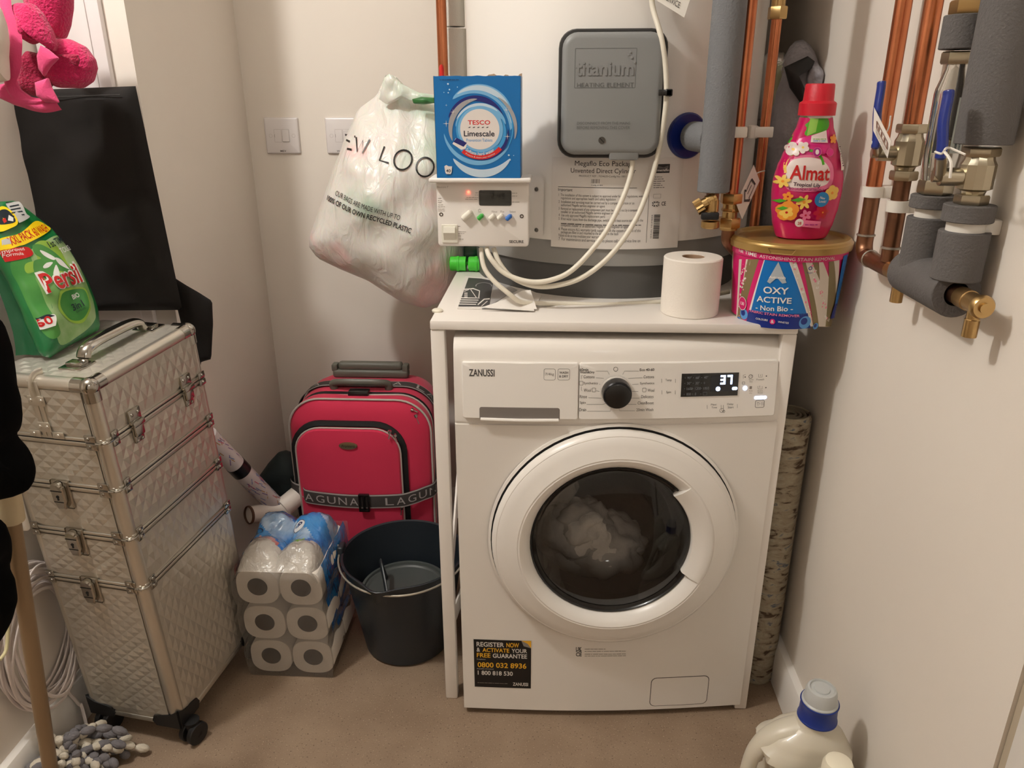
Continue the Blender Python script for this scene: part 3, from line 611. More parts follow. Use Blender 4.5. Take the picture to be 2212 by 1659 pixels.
# curved mounting plate following the cylinder
a = Art(CM, .004, cell=.02); t0 = chit(1135, 470)[0]; t1 = chit(1176, 470)[0]; a.rrect(t0-.10, .99, t1, 1.105, .008, 0)
mm_ = a.mb; mm_.obj('mounting_plate', [TW], pr)
for v in (409, 497):
    p = chit(1161, v, CRR+.004); a = MB().lathe([(.0042, 0), (.0042, .001), (.003, .0018), (.0012, .0018), (.001, .0006), (0, .0006)], CM(p[0], p[1], .0045), cnorm(p[0]/CRR), 14); a.obj('plate_screw', [mat('screw_steel', (120, 116, 110), .3, .8)], pr)
a = Art(PMn, .0004)
def pq(u, v): p = at(u, v, 1, PY); return (p.x, p.z)
def pt(t, u0, v0, u1, v1, mi=0, bold=False): p = pq(u0, v1); r = pq(u1, v0); a.text(t, p[0], p[1], r[0], r[1], mi, bold)
pt('Electronic 7', 944, 402, 968, 406, 1); pt('SECURE', 1100, 519, 1131, 525, 0, True)
for k, (u1, v) in enumerate(((953, 429), (955, 434), (954, 438), (957, 443), (961, 447), (960, 452), (961, 456))): p = pq(946, v); a.scribble(p[0], p[1], pq(u1, v)[0], .0018, 1, k)
for k, (u0, u1, v) in enumerate(((1027, 1033, 417), (1026, 1033, 422), (1008, 1033, 427), (1005, 1033, 431), (1106, 1117, 418), (1106, 1117, 424), (1106, 1122, 437), (989, 994, 489), (990, 1007, 501), (990, 1003, 505), (990, 996, 510), (991, 1001, 517))): p = pq(u0, v); a.scribble(p[0], p[1], pq(u1, v)[0], .0018, 1, k+30)
pt('Set', 1033, 455, 1040, 459, 1); pt('Minus', 1062, 455, 1074, 459, 1); pt('Plus', 1081, 455, 1089, 459, 1); pt('Select', 1101, 455, 1114, 459, 1)
a.strip([pq(1033, 454), pq(1036, 451.5), pq(1039, 454)], .0006, 0)
a.obj('timer_print', [INK, mat('print_pale', (176, 168, 160), .6)], pr)
a = Art(PMn, .0006); p = pq(1035, 444); r = pq(1105, 411); a.rrect(p[0], p[1], r[0], r[1], .003, 0); a.up(3)
d0 = pq(1062, 429); d1 = pq(1090, 418); wd = d1[0]-d0[0]
for k, ch in enumerate('249'): seg7_x = d0[0]+wd*(0, .44, .76)[k]; seg_a = a; 
def seg7b(a, ch, x, z, w, h, t, mi):
    on = {'2': 'abged', '4': 'fgbc', '9': 'abcdfg'}[ch]
    pos = dict(a=(x, z+h-t, x+w, z+h), g=(x, z+h/2-t/2, x+w, z+h/2+t/2), d=(x, z, x+w, z+t), f=(x, z+h/2, x+t, z+h), e=(x, z, x+t, z+h/2), b=(x+w-t, z+h/2, x+w, z+h), c=(x+w-t, z, x+w, z+h/2))
    for s_ in on: a.rect(*pos[s_], mi)
for k, ch in enumerate('249'): seg7b(a, ch, d0[0]+wd*(0, .46, .78)[k], d0[1], wd*.2, d1[1]-d0[1], .0011, 1)
for dz in (.3, .65): a.disc(d0[0]+wd*.34, d0[1]+(d1[1]-d0[1])*dz, .0008, 1, n=8)
for u, v in ((1041, 415), (1099, 417), (1099, 438)): p = pq(u, v); a.rect(p[0]-.002, p[1]-.001, p[0]+.002, p[1]+.001, 1)
a.obj('clock_display', [mat('lcd_grey', (48, 50, 46), .2, coat=.5), mat('lcd_digits', (10, 10, 10), .4)], pr)
def pill(name, u, v, L, w, mt, label=None):
    p = pq(u, v); dx = L*.38; dz = L*.32
    MB().tube([PMn(p[0]-dx, p[1]-dz, .000), PMn(p[0]-dx*.97, p[1]-dz*.97, .004), PMn(p[0]+dx*.97, p[1]+dz*.97, .004), PMn(p[0]+dx, p[1]+dz, .000)], [w*.7, w, w, w*.7], 12).obj(name, [mt], pr, label=label)
CRm = mat('button_cream', (232, 228, 214), .35)
pill('button', 1009, 465, .017, .0058, CRm, 'large cream boost button'); pill('button', 1038, 468, .009, .0042, mat('button_green', (60, 168, 66), .35), 'green button')
pill('button', 1063, 468, .009, .0042, CRm); pill('button', 1081, 468, .009, .0042, CRm); pill('button', 1099, 469, .009, .0042, mat('button_blue', (46, 112, 196), .35), 'blue button')
p = pq(1012, 415); MB().lathe([(.0026, 0), (.0024, .002), (0, .003)], PMn(p[0], p[1], 0), (0, -1, 0), 14).obj('indicator_light', [mat('led_red', (255, 90, 80), .3, emit=(255, 70, 50), estr=9)], pr, label='glowing red light')
for u, v in ((953, 463), (1127, 467)):
    p = pq(u, v); MB().lathe([(.0036, -.001), (.0036, .0006), (.0022, .0009), (.002, -.001), (0, -.001)], PMn(p[0], p[1], 0), (0, -1, 0), 14).obj('housing_screw', [mat('screw_dark', (84, 76, 66), .4, .7)], pr)
p = pq(955, 524); r = pq(988, 485); sw = slab(MB(), PMn, p[0], p[1], r[0], r[1], .001, [(0, 0), (0, .0015), (.0006, .002)]).obj('switch_frame', [CRm], pr)
m = MB(); x0_, z0_, x1_, z1_ = p[0]+.004, p[1]+.005, r[0]-.004, r[1]-.004; zm = z1_-.010
m.add([PMn(x0_, z0_, .002), PMn(x1_, z0_, .002), PMn(x1_, zm, .009), PMn(x0_, zm, .009), PMn(x1_, z1_, .006), PMn(x0_, z1_, .006), PMn(x0_, z1_, .001), PMn(x1_, z1_, .001)], [(0, 1, 2, 3), (3, 2, 4, 5), (5, 4, 7, 6), (0, 3, 5, 6), (1, 7, 4, 2)], 0, False); m.obj('rocker', [CRm], sw)

# ================================================================ blue carton on the timer
BX0, BX1, BZ0, BZ1, BY = -.2045, -.0565, 1.1142, 1.282, 1.382
box = thing('tablet_box', ((BX0+BX1)/2, BY+.03, BZ0), 'bright blue cardboard box of limescale tablets with torn open top standing on the timer', 'box')
CB = mat('carton_blue', (8, 108, 176), .35); KR = mat('carton_kraft', (188, 160, 130), .9)
m = MB(); tz = lambda x: BZ1+.0015*nz(x, 0, 0, 90)
n = 30; fr = []; 
def wallb(x0, y0, x1, y1, mo, mi_, amp, seed):
    t = .0006; dx, dy = x1-x0, y1-y0; L = math.hypot(dx, dy); nx_, ny_ = dy/L*t, -dx/L*t
    for i in range(n):
        for side, mat_i in ((1, mo), (-1, mi_)):
            vs = []
            for k in (i, i+1):
                q3 = k/n; zt_ = BZ1+amp*nz(q3*6+seed, 0, seed, 2.1)-abs(amp)*.2; X_, Y_ = x0+dx*q3+nx_*side, y0+dy*q3+ny_*side; vs += [(X_, Y_, BZ0), (X_, Y_, zt_)]
            m.add(vs, [(0, 2, 3, 1) if side > 0 else (0, 1, 3, 2)], mat_i, False)
D_ = .06
wallb(BX0, BY, BX1, BY, 0, 1, .0012, 1); wallb(BX1, BY, BX1, BY+D_, 0, 1, .003, 2); wallb(BX1, BY+D_, BX0, BY+D_, 0, 1, .012, 3); wallb(BX0, BY+D_, BX0, BY, 0, 1, .003, 4)
m.add([(BX0, BY, BZ0), (BX1, BY, BZ0), (BX1, BY+D_, BZ0), (BX0, BY+D_, BZ0)], [(0, 3, 2, 1)], 1, False)
m.obj('carton', [CB, KR], box)
BW, BH = BX1-BX0, BZ1-BZ0
def BM(x, z, h): return V(BX0+BW*x/1300, BY-.0008-h, BZ1-BH*(z)/1510)   # art units: 0..1300 across, 0..1510 down
a = Art(lambda x, y, h: BM(x, -y, h), .0001, .00005, cell=1e9)
LB = mat('wave_light', (196, 214, 228), .35); MBm = mat('wave_mid', (60, 150, 208), .35); NV = mat('wave_navy', (30, 36, 112), .35); GR = mat('wave_grey', (160, 158, 160), .35); WT = mat('carton_white', (228, 220, 214), .4); RD = mat('carton_red', (212, 38, 36), .4); BK = mat('carton_ink', (26, 26, 44), .5); MB2 = mat('wave_pale', (118, 178, 220), .35)
ms = [LB, MBm, NV, GR, WT, RD, BK, MB2]; cx_, cy_ = 680, -775
r_ = math.radians
a.arc(640, -700, 440, 590, math.radians(135), math.radians(-10), 7, 40, taper=True); a.up(); a.arc(640, -690, 480, 560, math.radians(125), math.radians(0), 0, 40, taper=True); a.up()
a.arc(660, -740, 505, 575, math.radians(190), math.radians(330), 7, 40, taper=True); a.up(); a.arc(700, -900, 480, 600, math.radians(215), math.radians(325), 0, 40, taper=True); a.up()
a.arc(650, -760, 520, 545, math.radians(70), math.radians(-40), 1, 40, taper=True); a.up()
a.arc(620, -760, 400, 480, math.radians(160), math.radians(10), 2, 40, taper=True); a.up(); a.arc(680, -780, 520, 575, math.radians(60), math.radians(-15), 3, 40, taper=True); a.up()
a.arc(690, -790, 420, 500, math.radians(200), math.radians(95), 3, 40, taper=True); a.up(); a.arc(700, -840, 350, 450, math.radians(165), math.radians(20), 7, 40, taper=True); a.up(); a.arc(690, -830, 390, 440, math.radians(150), math.radians(50), 0, 40, taper=True); a.up()
a.arc(690, -800, 340, 400, math.radians(30), math.radians(-120), 1, 40, taper=True); a.up(); a.arc(700, -800, 385, 440, math.radians(5), math.radians(-140), 2, 40, taper=True); a.up(); a.arc(690, -790, 330, 375, math.radians(100), math.radians(230), 1, 40, taper=True); a.up()
a.arc(690, -775, 290, 345, math.radians(0), math.radians(360), 7, 48); a.up(); a.arc(690, -790, 320, 400, math.radians(205), math.radians(300), 1, 30, taper=True); a.up()
a.arc(cx_, cy_, 342, 440, math.radians(212), math.radians(318), 1, 40); a.up(); a.arc(cx_, cy_, 385, 450, math.radians(230), math.radians(318), 5, 40); a.up(); a.disc(cx_, cy_, 300, 4, n=48); a.up()
a.poly([(255, -990), (310, -905), (480, -980), (460, -1060), (390, -1080)], 4); a.up(); a.poly([(270, -960), (325, -900), (480, -975), (425, -1035)], 2); a.up()
a.text('TESCO', 500, -705, 840, -640, 5, True)
for k in range(5): a.poly([(500+k*68, -752), (520+k*68, -738), (548+k*68, -738), (528+k*68, -752)], 6)
a.text('Limescale', 435, -880, 905, -795, 6, True); a.text('Prevention Tablets', 470, -958, 870, -912, 1)
a.arct('Softens hard water', cx_, cy_, 388, math.radians(234), math.radians(305), 50, 4, True, True); a.up(); a.arct('Protects & cleans your machine', cx_, cy_, 432, math.radians(238), math.radians(302), 26, 4, False, True)
for x, y, s_ in ((280, -520, 45), (170, -690, 55), (180, -420, 22), (525, -365, 18), (1085, -490, 45), (1100, -880, 50)):
    a.poly([(x+(s_ if k % 2 == 0 else s_*.12)*math.cos(k*PI/4), y+(s_ if k % 2 == 0 else s_*.12)*math.sin(k*PI/4)) for k in range(8)], 4)
for k, (x, y, rr) in enumerate(((215, -115, 14), (235, -195, 12), (215, -240, 10), (150, -235, 7), (355, -160, 8), (1120, -1160, 14), (1140, -1230, 12), (1110, -1270, 9), (1195, -1165, 7))): a.disc(x, y, rr, 0, n=10)
a.poly([(120, -1330), (150, -1310), (185, -1330), (240, -1330), (230, -1420), (215, -1450), (145, -1450), (130, -1420)], 4); a.up(); a.text('40', 145, -1425, 215, -1375, 6, True)
a.scribble(90, -60, 390, 14, 6, 4)
a.obj('box_print', ms, box)

# ================================================================ white cables
CBm = mat('cable_white', (232, 225, 208), .4)
def cable(name, pix, r, lab, n=8, group=None):
    pts = spl([at(u, v, 1, y) for u, v, y in pix], n); o = MB().tube(pts, r, 12).obj(name, [CBm], label=lab, cat='cable', group=group); return o
cable('power_cable', [(1366, 343, 1.442), (1362, 380, 1.44), (1340, 440, 1.425), (1302, 510, 1.405), (1240, 580, 1.39), (1190, 605, 1.385), (1140, 608, 1.385), (1090, 590, 1.39), (1060, 558, 1.395), (1051, 536, 1.41)], .0048, 'thick white cable looping from the grey cover down to the timer')
cable('power_cable', [(1405, -30, 1.45), (1411, 20, 1.445), (1428, 80, 1.43), (1438, 150, 1.43), (1438, 230, 1.43), (1422, 330, 1.44), (1400, 410, 1.44), (1370, 480, 1.425), (1320, 550, 1.405), (1260, 598, 1.395), (1200, 617, 1.39), (1150, 617, 1.39), (1105, 598, 1.40), (1080, 570, 1.405), (1066, 536, 1.415)], .0048, 'long white cable clipped beside the grey cover and looping under the timer')
cable('power_cable', [(1039, 536, 1.415), (1045, 575, 1.40), (1065, 605, 1.39), (1100, 635, 1.385), (1125, 652, 1.395), (1160, 655, 1.41), (1220, 656, 1.435), (1300, 658, 1.44), (1370, 655, 1.45), (1440, 650, 1.455), (1520, 640, 1.465), (1575, 630, 1.48)], .0046, 'white cable lying along the front of the cylinder base on the stand')
m = MB(); p = at(1421, 201, 1, 1.445); p2 = at(1452, 200, 1, 1.425)
m.rbox(p.x, 1.436, p.z-.006, p2.x, 1.442, p2.z+.006, .001); m.rbox(p2.x-.012, 1.418, p2.z-.006, p2.x, 1.442, p2.z+.006, .002); m.rbox(p2.x-.024, 1.418, p2.z-.005, p2.x, 1.421, p2.z+.005, .001)
m.obj('cable_clip', [BLK], label='black P-clip holding the white cable beside the grey cover', cat='clip')
# warning card hanging at the top edge
a = MB(); YT = 1.43; P4 = [at(1392, -40, 1, YT), at(1404, -8, 1, YT-.01), at(1478, 38, 1, YT-.012), at(1500, -30, 1, YT)]
a.add(P4+[q4+V(0, .0006, 0) for q4 in P4], [(0, 1, 2, 3), (7, 6, 5, 4), (0, 4, 5, 1), (1, 5, 6, 2), (2, 6, 7, 3)], 0, False)
card = a.obj('service_card', [mat('card_white', (236, 230, 220), .6)], label='white service reminder card cut by the top edge of the photo', cat='card')
def cardm(x, z, h):
    o = P4[1]; ex = (P4[2]-P4[1]); ey = (P4[3]-P4[2]); return o+ex*x+ey*z+V(0, -.0006-h, 0)
a = Art(cardm, .0001, cell=1e9); a.text('UAL SERVICE', .1, .16, .80, .34, 0); a.text('REQUIRES', .36, .50, .96, .68, 0); a.text('ER', .80, .84, .97, 1.0, 0)
a.obj('card_text', [mat('card_ink', (70, 64, 60), .6)], card)

# ================================================================ folded leaflet, green reel, toilet roll on the stand
PAP = mat('paper_white', (236, 230, 222), .6); PDK = mat('leaflet_dark', (74, 72, 72), .5); PG = mat('leaflet_grey', (176, 172, 170), .5)
lf = thing('leaflet', at(1080, 640, 2, sz), 'folded instruction leaflet with dark cover and white line drawing on the stand', 'leaflet')
A_, B_, C_, D4 = at(988, 668, 2, sz), at(1152, 672, 2, sz), at(1008, 599, 2, sz), at(1100, 600, 2, sz)
m = MB(); mk = lambda P, up: [q5+V(0, 0, up) for q5 in P]
base = [A_, B_, at(1170, 640, 2, sz), at(1088, 606, 2, sz), at(1005, 599, 2, sz)]
m.add(mk(base, .0005)+mk(base, .003), [(5, 6, 7, 8, 9), (0, 1, 6, 5), (1, 2, 7, 6), (2, 3, 8, 7), (3, 4, 9, 8), (4, 0, 5, 9), (4, 3, 2, 1, 0)], 0, False)
f0 = at(1040, 664, 2, sz+.004); f1 = at(1160, 668, 2, sz+.004); f2 = at(1146, 626, 2, sz+.030); f3 = at(1128, 628, 2, sz+.028)
m.add([f0, f1, f2, f3, at(1088, 648, 2, sz+.015)], [(0, 1, 2, 3, 4)], 0, False); m.add([at(1152, 660, 2, sz+.006), at(1154, 672, 2, sz+.003), at(1040, 668, 2, sz+.003), at(1042, 664, 2, sz+.008)], [(0, 1, 2, 3)], 0, False)
m.obj('pages', [PAP], lf)
def LM(x, z, h): p = at(x, -z, 2, sz+.0034); return p+V(0, 0, h)
a = Art(LM, .0002, cell=1e9); a.poly([(990, -662), (1057, -662), (1066, -607), (1040, -602), (1012, -600)], 0); a.up(2); a.poly([(1058, -661), (1092, -640), (1118, -627), (1085, -608), (1067, -607)], 1); a.up(2)
for k, v in enumerate((644, 648.5, 653, 657.5)): a.strip([(996-k*1.4, -v), (1036-k*2.5, -v-.6)], 2, 2)
a.strip([(1000, -626), (1022, -624), (1036, -629), (1034, -645)], 2.5, 2); a.strip([(1003, -630), (1016, -625), (1030, -645)], 1.6, 2); a.strip([(1032, -659), (1046, -647), (1058, -646)], 2.5, 2); a.strip([(1040, -662), (1053, -651)], 1.5, 2)
for v in (634, 638, 642): a.strip([(1003, -v), (1010, -v)], 2, 2)
a.arc(1045, -618, 16, 18, math.radians(-10), math.radians(190), 1, 16, ry=.4)
a.obj('cover_drawing', [PDK, PG, PAP], lf)
m = MB(); g1_, g2_ = at(1165, 655, 2, sz), at(1208, 664, 2, sz); m.add([g1_, g2_, at(1230, 656, 2, sz), at(1160, 640, 2, sz)], [(0, 1, 2, 3)], 0, False); m.xf(Matrix.Translation((0, 0, .0008)))
m.obj('paper_slip', [PAP], label='small printed paper slip under the white cable beside the leaflet', cat='paper')
GRN = mat('reel_green', (74, 206, 58), .35, sub=.15); GRD = mat('reel_inner', (40, 130, 40), .5)
def yfit(u, v, z): return at(u, v, 2, z)
c0 = yfit(971, 588, sz); c1_ = yfit(1048, 588, sz); rr = .0165; zc = sz+rr+.001; yy = c0.y+.012
gr = thing('plastic_connector', ((c0.x+c1_.x)/2, yy, sz), 'bright green ribbed plastic tube piece beside the white cables', 'connector')
X0 = c0.x+.001; X1 = c1_.x-.002; Xm = (X0+X1)/2
for a0_, a1_ in ((X0, Xm-.003), (Xm+.003, X1)):
    L = a1_-a0_; Pf = [(rr-.0015, .0), (rr, .002), (rr, L*.42), (rr+.0012, L*.43), (rr+.0012, L*.57), (rr, L*.58), (rr, L), (rr-.002, L), (rr-.002, .003), (0, .003)]
    MB().lathe(Pf, V(a0_, yy, zc), (1, 0, 0), 28).obj('sleeve', [GRN], gr)
MB().tube([V(Xm-.004, yy+.005, zc), V(Xm+.004, yy+.005, zc)], .004, 8).obj('link', [GRN], gr)
# dark green bag behind
def ybag(name, pts, c, y, T, mt, lab, cat, wr=.008, ws=25, n=60, ring=10, **k):
    pl = [(q.x, q.z) for q in [at(u, v, 1, y) for u, v in pts]]; cc = at(c[0], c[1], 1, y)
    return pillow(pl, (cc.x, cc.z), T, ring, lambda x, z, h: V(x, y-h, z), wr=wr, ws=ws, n=n, **k).obj(name, mt if isinstance(mt, list) else [mt], label=lab, cat=cat)
ybag('bin_liner_roll', [(960, 545), (1000, 525), (1045, 530), (1062, 560), (1060, 590), (1000, 584), (965, 580)], (1010, 558), 1.84, .04, mat('liner_green', (16, 84, 44), .3), 'crumpled dark green plastic behind the bright green tube', 'bag')
def roll_mesh(m, O, Z, R, r, L, n=40):
    m.lathe([(r, 0), (R-.002, 0), (R, .002), (R, L-.002), (R-.002, L), (r, L), (r, 0)], O, Z, n, mf=None)
TPm = mat('tissue', (240, 232, 221), .95, bump=.5, bscale=260, bdist=.0012); COR = mat('core_card', (170, 140, 112), .9)
tr = thing('toilet_roll', (.259, 1.392, sz), 'single white toilet roll standing upright on the white stand', 'toilet roll')
m = MB(); roll_mesh(m, (.259, 1.392, sz), (0, 0, 1), .053, .0205, .105, 56); m.obj('paper', [TPm], tr)
MB().lathe([(.0205, .001), (.0205, .104), (.0195, .104), (.0195, .001)], (.259, 1.392, sz), (0, 0, 1), 32).obj('core', [COR], tr)
# ================================================================ stain remover tub
TX, TY, TR0, TR1, TZ1 = .4265, 1.387, .0895, .0985, 1.004
tub = thing('powder_tub', (TX, TY, sz), 'round pink, blue and gold tub of stain remover with a gold lid on the stand', 'tub')
LUG = mat('lid_gold', (176, 142, 82), .3, .45); 
def TRr(z): return TR0+(TR1-TR0)*(z-sz)/(TZ1-sz)
MB().lathe([(0, sz), (TR0-.004, sz), (TR0, sz+.004), (TR1, TZ1)], (TX, TY, 0), (0, 0, 1), 64).obj('tub_body', [mat('tub_clear', (206, 192, 160), .4)], tub)
lid = MB().lathe([(TR1+.002, TZ1-.005), (TR1+.0065, TZ1-.005), (TR1+.0075, TZ1+.006), (TR1+.0055, TZ1+.0075), (TR1+.0045, TZ1+.0105), (TR1+.001, TZ1+.013), (TR1-.006, TZ1+.013), (TR1-.009, TZ1+.008), (TR1-.03, TZ1+.0075), (0, TZ1+.0075)], (TX, TY, 0), (0, 0, 1), 72).obj('lid', [LUG], tub)
def tfr(x, z, h, dr=0):     # x = arc length round the front
    r = TRr(z)+dr; th = x/TR1; return V(TX+(r+h)*math.sin(th), TY-(r+h)*math.cos(th), z)
def thit(u, v, dr=0):
    d = ray(u, v); z = .93
    for _ in range(8):
        r = TRr(z)+dr; ox, oy = CP.x-TX, CP.y-TY; a_ = d.x**2+d.y**2; b_ = ox*d.x+oy*d.y; c_ = ox*ox+oy*oy-r*r
        t = (-b_-math.sqrt(max(b_*b_-a_*c_, 0)))/a_; P = CP+d*t; z = P.z
    return (math.atan2(P.x-TX, -(P.y-TY))*TR1, P.z)
a = Art(tfr, .0003, .0001, cell=.008); th = lambda *p: [thit(u, v) for u, v in p]
ms = [mat('tub_pink', (214, 24, 108), .35), mat('tub_gold', (132, 116, 78), .4), mat('tub_froth', (222, 210, 196), .5), mat('tub_blue', (0, 112, 190), .35), mat('tub_navy', (10, 42, 130), .35), mat('tub_white', (236, 230, 224), .4), mat('tub_silver', (176, 184, 190), .35), mat('tub_rose', (240, 130, 160), .4), mat('tub_sky', (84, 150, 214), .4)]
a.rect(-PI*TR1*.5, sz+.004, PI*TR1*.5, TZ1-.002, 0); a.up(2)
def col(u0t, u1t, u0b, u1b, mi, vt=560, vb=705): a.poly(th((u0t, vt), (u1t, vt), (u1b, vb), (u0b, vb)), mi)
# radiating bands, froth beside them
for t0, t1, b0_, b1_, mi in ((1597, 1603, 1590, 1592, 2), (1603, 1614, 1592, 1604, 0), (1612, 1622, 1594, 1600, 2), (1616, 1640, 1590, 1618, 1), (1640, 1664, 1600, 1626, 0), (1654, 1668, 1612, 1640, 2), (1705, 1718, 1728, 1756, 2), (1731, 1765, 1756, 1784, 1), (1738, 1750, 1768, 1790, 2), (1768, 1775, 1770, 1800, 2), (1790, 1800, 1782, 1800, 1), (1800, 1812, 1798, 1804, 2)): col(t0, t1, b0_, b1_, mi); a.up(.5)
q6 = random.Random(5)
for k in range(170):
    side = q6.choice((0, 1, 2, 3)); t = q6.random(); v = 566+t*132
    u = (1661-t*38, 1711+t*42, 1752+t*38, 1610-t*14)[side]+q6.uniform(-5, 5); c = thit(u, v); a.disc(c[0], c[1], q6.uniform(.0008, .0024), q6.choice((2, 5, 7)), n=8)
a.up(2); a.poly(th((1651, 561), (1705, 562), (1752, 704), (1612, 698)), 5); a.up(); a.poly(th((1653, 561), (1703, 562), (1749, 706), (1616, 700)), 3); a.up()
a.poly(th((1619, 669), (1744, 676), (1750, 708), (1612, 700)), 4); a.up()
for u, v, r in ((1608, 678, .010), (1738, 696, .0115), (1598, 692, .007), (1760, 704, .006)): c = thit(u, v); a.disc(c[0], c[1], r, 8); a.up(); a.disc(c[0]-r*.2, c[1]+r*.2, r*.55, 4); a.up()
a.rect(-PI*TR1*.5, thit(1700, 565)[1], PI*TR1*.5, TZ1-.003, 0); a.up()
tl_ = lambda t, p, q, h, mi, b=True: a.line(t, thit(*p), thit(*q), h, mi, b)
tl_('1st TIME', (1599, 543), (1636, 555), .0066, 5); tl_('ASTONISHING STAIN REMOVAL', (1642, 556), (1801, 560), .0056, 5, False)
a.poly(th((1682, 565), (1699, 610), (1690, 612), (1683, 585), (1664, 612), (1658, 608)), 6); a.up(); tl_('Astonish', (1662, 600), (1697, 602), .0045, 5); a.up()
tl_('OXY', (1650, 632), (1703, 635), .012, 5); tl_('ACTIVE', (1636, 650), (1709, 655), .0105, 5); tl_('- Non Bio -', (1634, 668), (1712, 671), .009, 5); tl_('FABRIC STAIN REMOVER', (1622, 673), (1726, 684), .0045, 7)
tl_('COLOURS', (1634, 689), (1659, 693), .0034, 5); tl_('WHITES', (1680, 696), (1703, 699), .0034, 5); c = thit(1669, 694); a.disc(c[0], c[1], .005, 0); a.up(); a.text('&', c[0]-.003, c[1]-.003, c[0]+.003, c[1]+.003, 5, True)
c = thit(1606, 655); a.disc(c[0], c[1], .0105, 5, ry=.0125); a.up(); a.disc(c[0], c[1], .0095, 0, ry=.0115); a.up(); a.text('130', c[0]-.005, c[1]-.003, c[0]+.005, c[1]+.003, 5, True)
a.poly(th((1819, 552), (1828, 548), (1812, 655), (1800, 656)), 3); a.up(); a.poly(th((1800, 656), (1812, 655), (1806, 686), (1790, 688)), 4); a.up()
for k in range(4): c = thit(1820-k*3.5, 572+k*20); a.rrect(c[0]-.004, c[1]-.005, c[0]+.004, c[1]+.005, .001, 8, .0008)
for k in range(5): c = thit(1803-k, 662+k*4.5); a.scribble(c[0]-.006, c[1], c[0]+.004, .0014, 5, k)
c = thit(1748, 585); a.arc(c[0], c[1]+.005, .002, .0032, 0, 2*PI, 4); a.text('Vegan', c[0]-.005, c[1]-.005, c[0]+.005, c[1]-.001, 4)
a.obj('tub_label', ms, tub)
# tamper tab outline on the lid rim
def lidm(x, z, h): r = TR1+.0075; t = x/r; return V(TX+(r+h)*math.sin(t), TY-(r+h)*math.cos(t), z)
a = Art(lidm, .0005, cell=.01); c = thit(1685, 535, .0065); z_ = TZ1+.0045
a.strip([(c[0]-.022+k*.0055, z_) for k in range(9)], .0009, 0); a.strip([(c[0]-.022, z_), (c[0]-.017, z_-.0075)], .0009, 0); a.strip([(c[0]-.017+k*.0048, z_-.0075) for k in range(8)], .0009, 1); a.strip([(c[0]+.022, z_), (c[0]+.017, z_-.0075)], .0009, 1)
a.obj('tamper_tab', [mat('tab_dark', (100, 74, 40), .5), mat('tab_light', (222, 190, 130), .3, .4)], lid)

# ================================================================ pink detergent bottle on the tub
AX, AY = .4445, 1.388; AZ = TZ1+.0078
bt = thing('detergent_bottle', (AX, AY, AZ), 'pink floral laundry liquid bottle with a red cap standing on the gold lid', 'bottle')
KH = 1.263-1.026
# half width / depth along height (fractions of total height to the collar)
WP = [(0, .036, .024), (.012, .043, .028), (.06, .0480, .031), (.16, .0535, .033), (.28, .0575, .035), (.40, .0595, .0355), (.50, .0590, .035), (.60, .0550, .033), (.70, .0480, .030), (.78, .0415, .027), (.86, .0350, .0245), (.93, .030, .0235), (1.0, .0265, .0228)]
AH = .203
def ab(z):
    t = max(0, min(1, (z-AZ)/AH)); 
    for i in range(len(WP)-1):
        if t <= WP[i+1][0]: k = (t-WP[i][0])/(WP[i+1][0]-WP[i][0]); k = k*k*(3-2*k) if i > 1 else k; return (WP[i][1]+(WP[i+1][1]-WP[i][1])*k, WP[i][2]+(WP[i+1][2]-WP[i][2])*k)
    return WP[-1][1:]
YA = math.radians(4)
def bsurf(x, z, h):
    a_, b_ = ab(z); s_ = max(-1, min(1, x/a_)); lean = .012*(z-AZ)
    return V(AX+x*math.cos(YA)-(0)*1-lean*0, AY-(b_)*math.sqrt(max(0, 1-abs(s_)**2.3))-h, z)
m = MB()
zs = [AZ+AH*t for t in [w_[0] for w_ in WP[:2]]]+[AZ+AH*t/24 for t in range(1, 25)]
m.add([], [])
def ring(z, k=48):
    a_, b_ = ab(z); out = []
    for i in range(k):
        t = 2*PI*i/k; c, s_ = math.cos(t), math.sin(t); out.append(V(AX+a_*math.copysign(abs(c)**.87, c), AY+b_*math.copysign(abs(s_)**.87, s_), z))
    return out
R_ = [ring(z) for z in zs]; m.grid(lambda i, j: R_[int(round(j*(len(zs)-1)))][int(round(i*48)) % 48], 48, len(zs)-1, cu=True); m.add(R_[0], [list(range(48))], 0, False)
m.obj('bottle_body', [mat('bottle_pink', (206, 22, 96), .22, coat=.3, sub=.1)], bt)
zc_ = AZ+AH
MB().lathe([(.0255, zc_-.001), (.0262, zc_+.004), (.025, zc_+.005)], (AX, AY, 0), (0, 0, 1), 40).obj('neck_ring', [mat('bottle_white', (235, 225, 218), .35)], bt)
MB().lathe([(.0300, zc_+.003), (.0300, zc_+.022), (.0285, zc_+.024), (.0250, zc_+.026), (.0245, zc_+.028), (.0235, zc_+.051), (.022, zc_+.053), (0, zc_+.053)], (AX, AY, 0), (0, 0, 1), 48).obj('cap', [mat('cap_red', (206, 22, 44), .45, sub=.2, bump=.2, bscale=500)], bt)
def bh(u, v):
    p = at(u, v, 1, AY-.03); a_, b_ = ab(p.z); 
    for _ in range(4):
        a_, b_ = ab(p.z); s_ = max(-1, min(1, (p.x-AX)/a_)); p = at(u, v, 1, AY-b_*math.sqrt(max(0, 1-abs(s_)**2.3)))
    return (max(-a_*.995, min(a_*.995, p.x-AX)), p.z)
a = Art(bsurf, .0006, .00022, cell=.004); bb = lambda *p: sm2([bh(u, v) for u, v in p]) if len(p) >= 6 else [bh(u, v) for u, v in p]
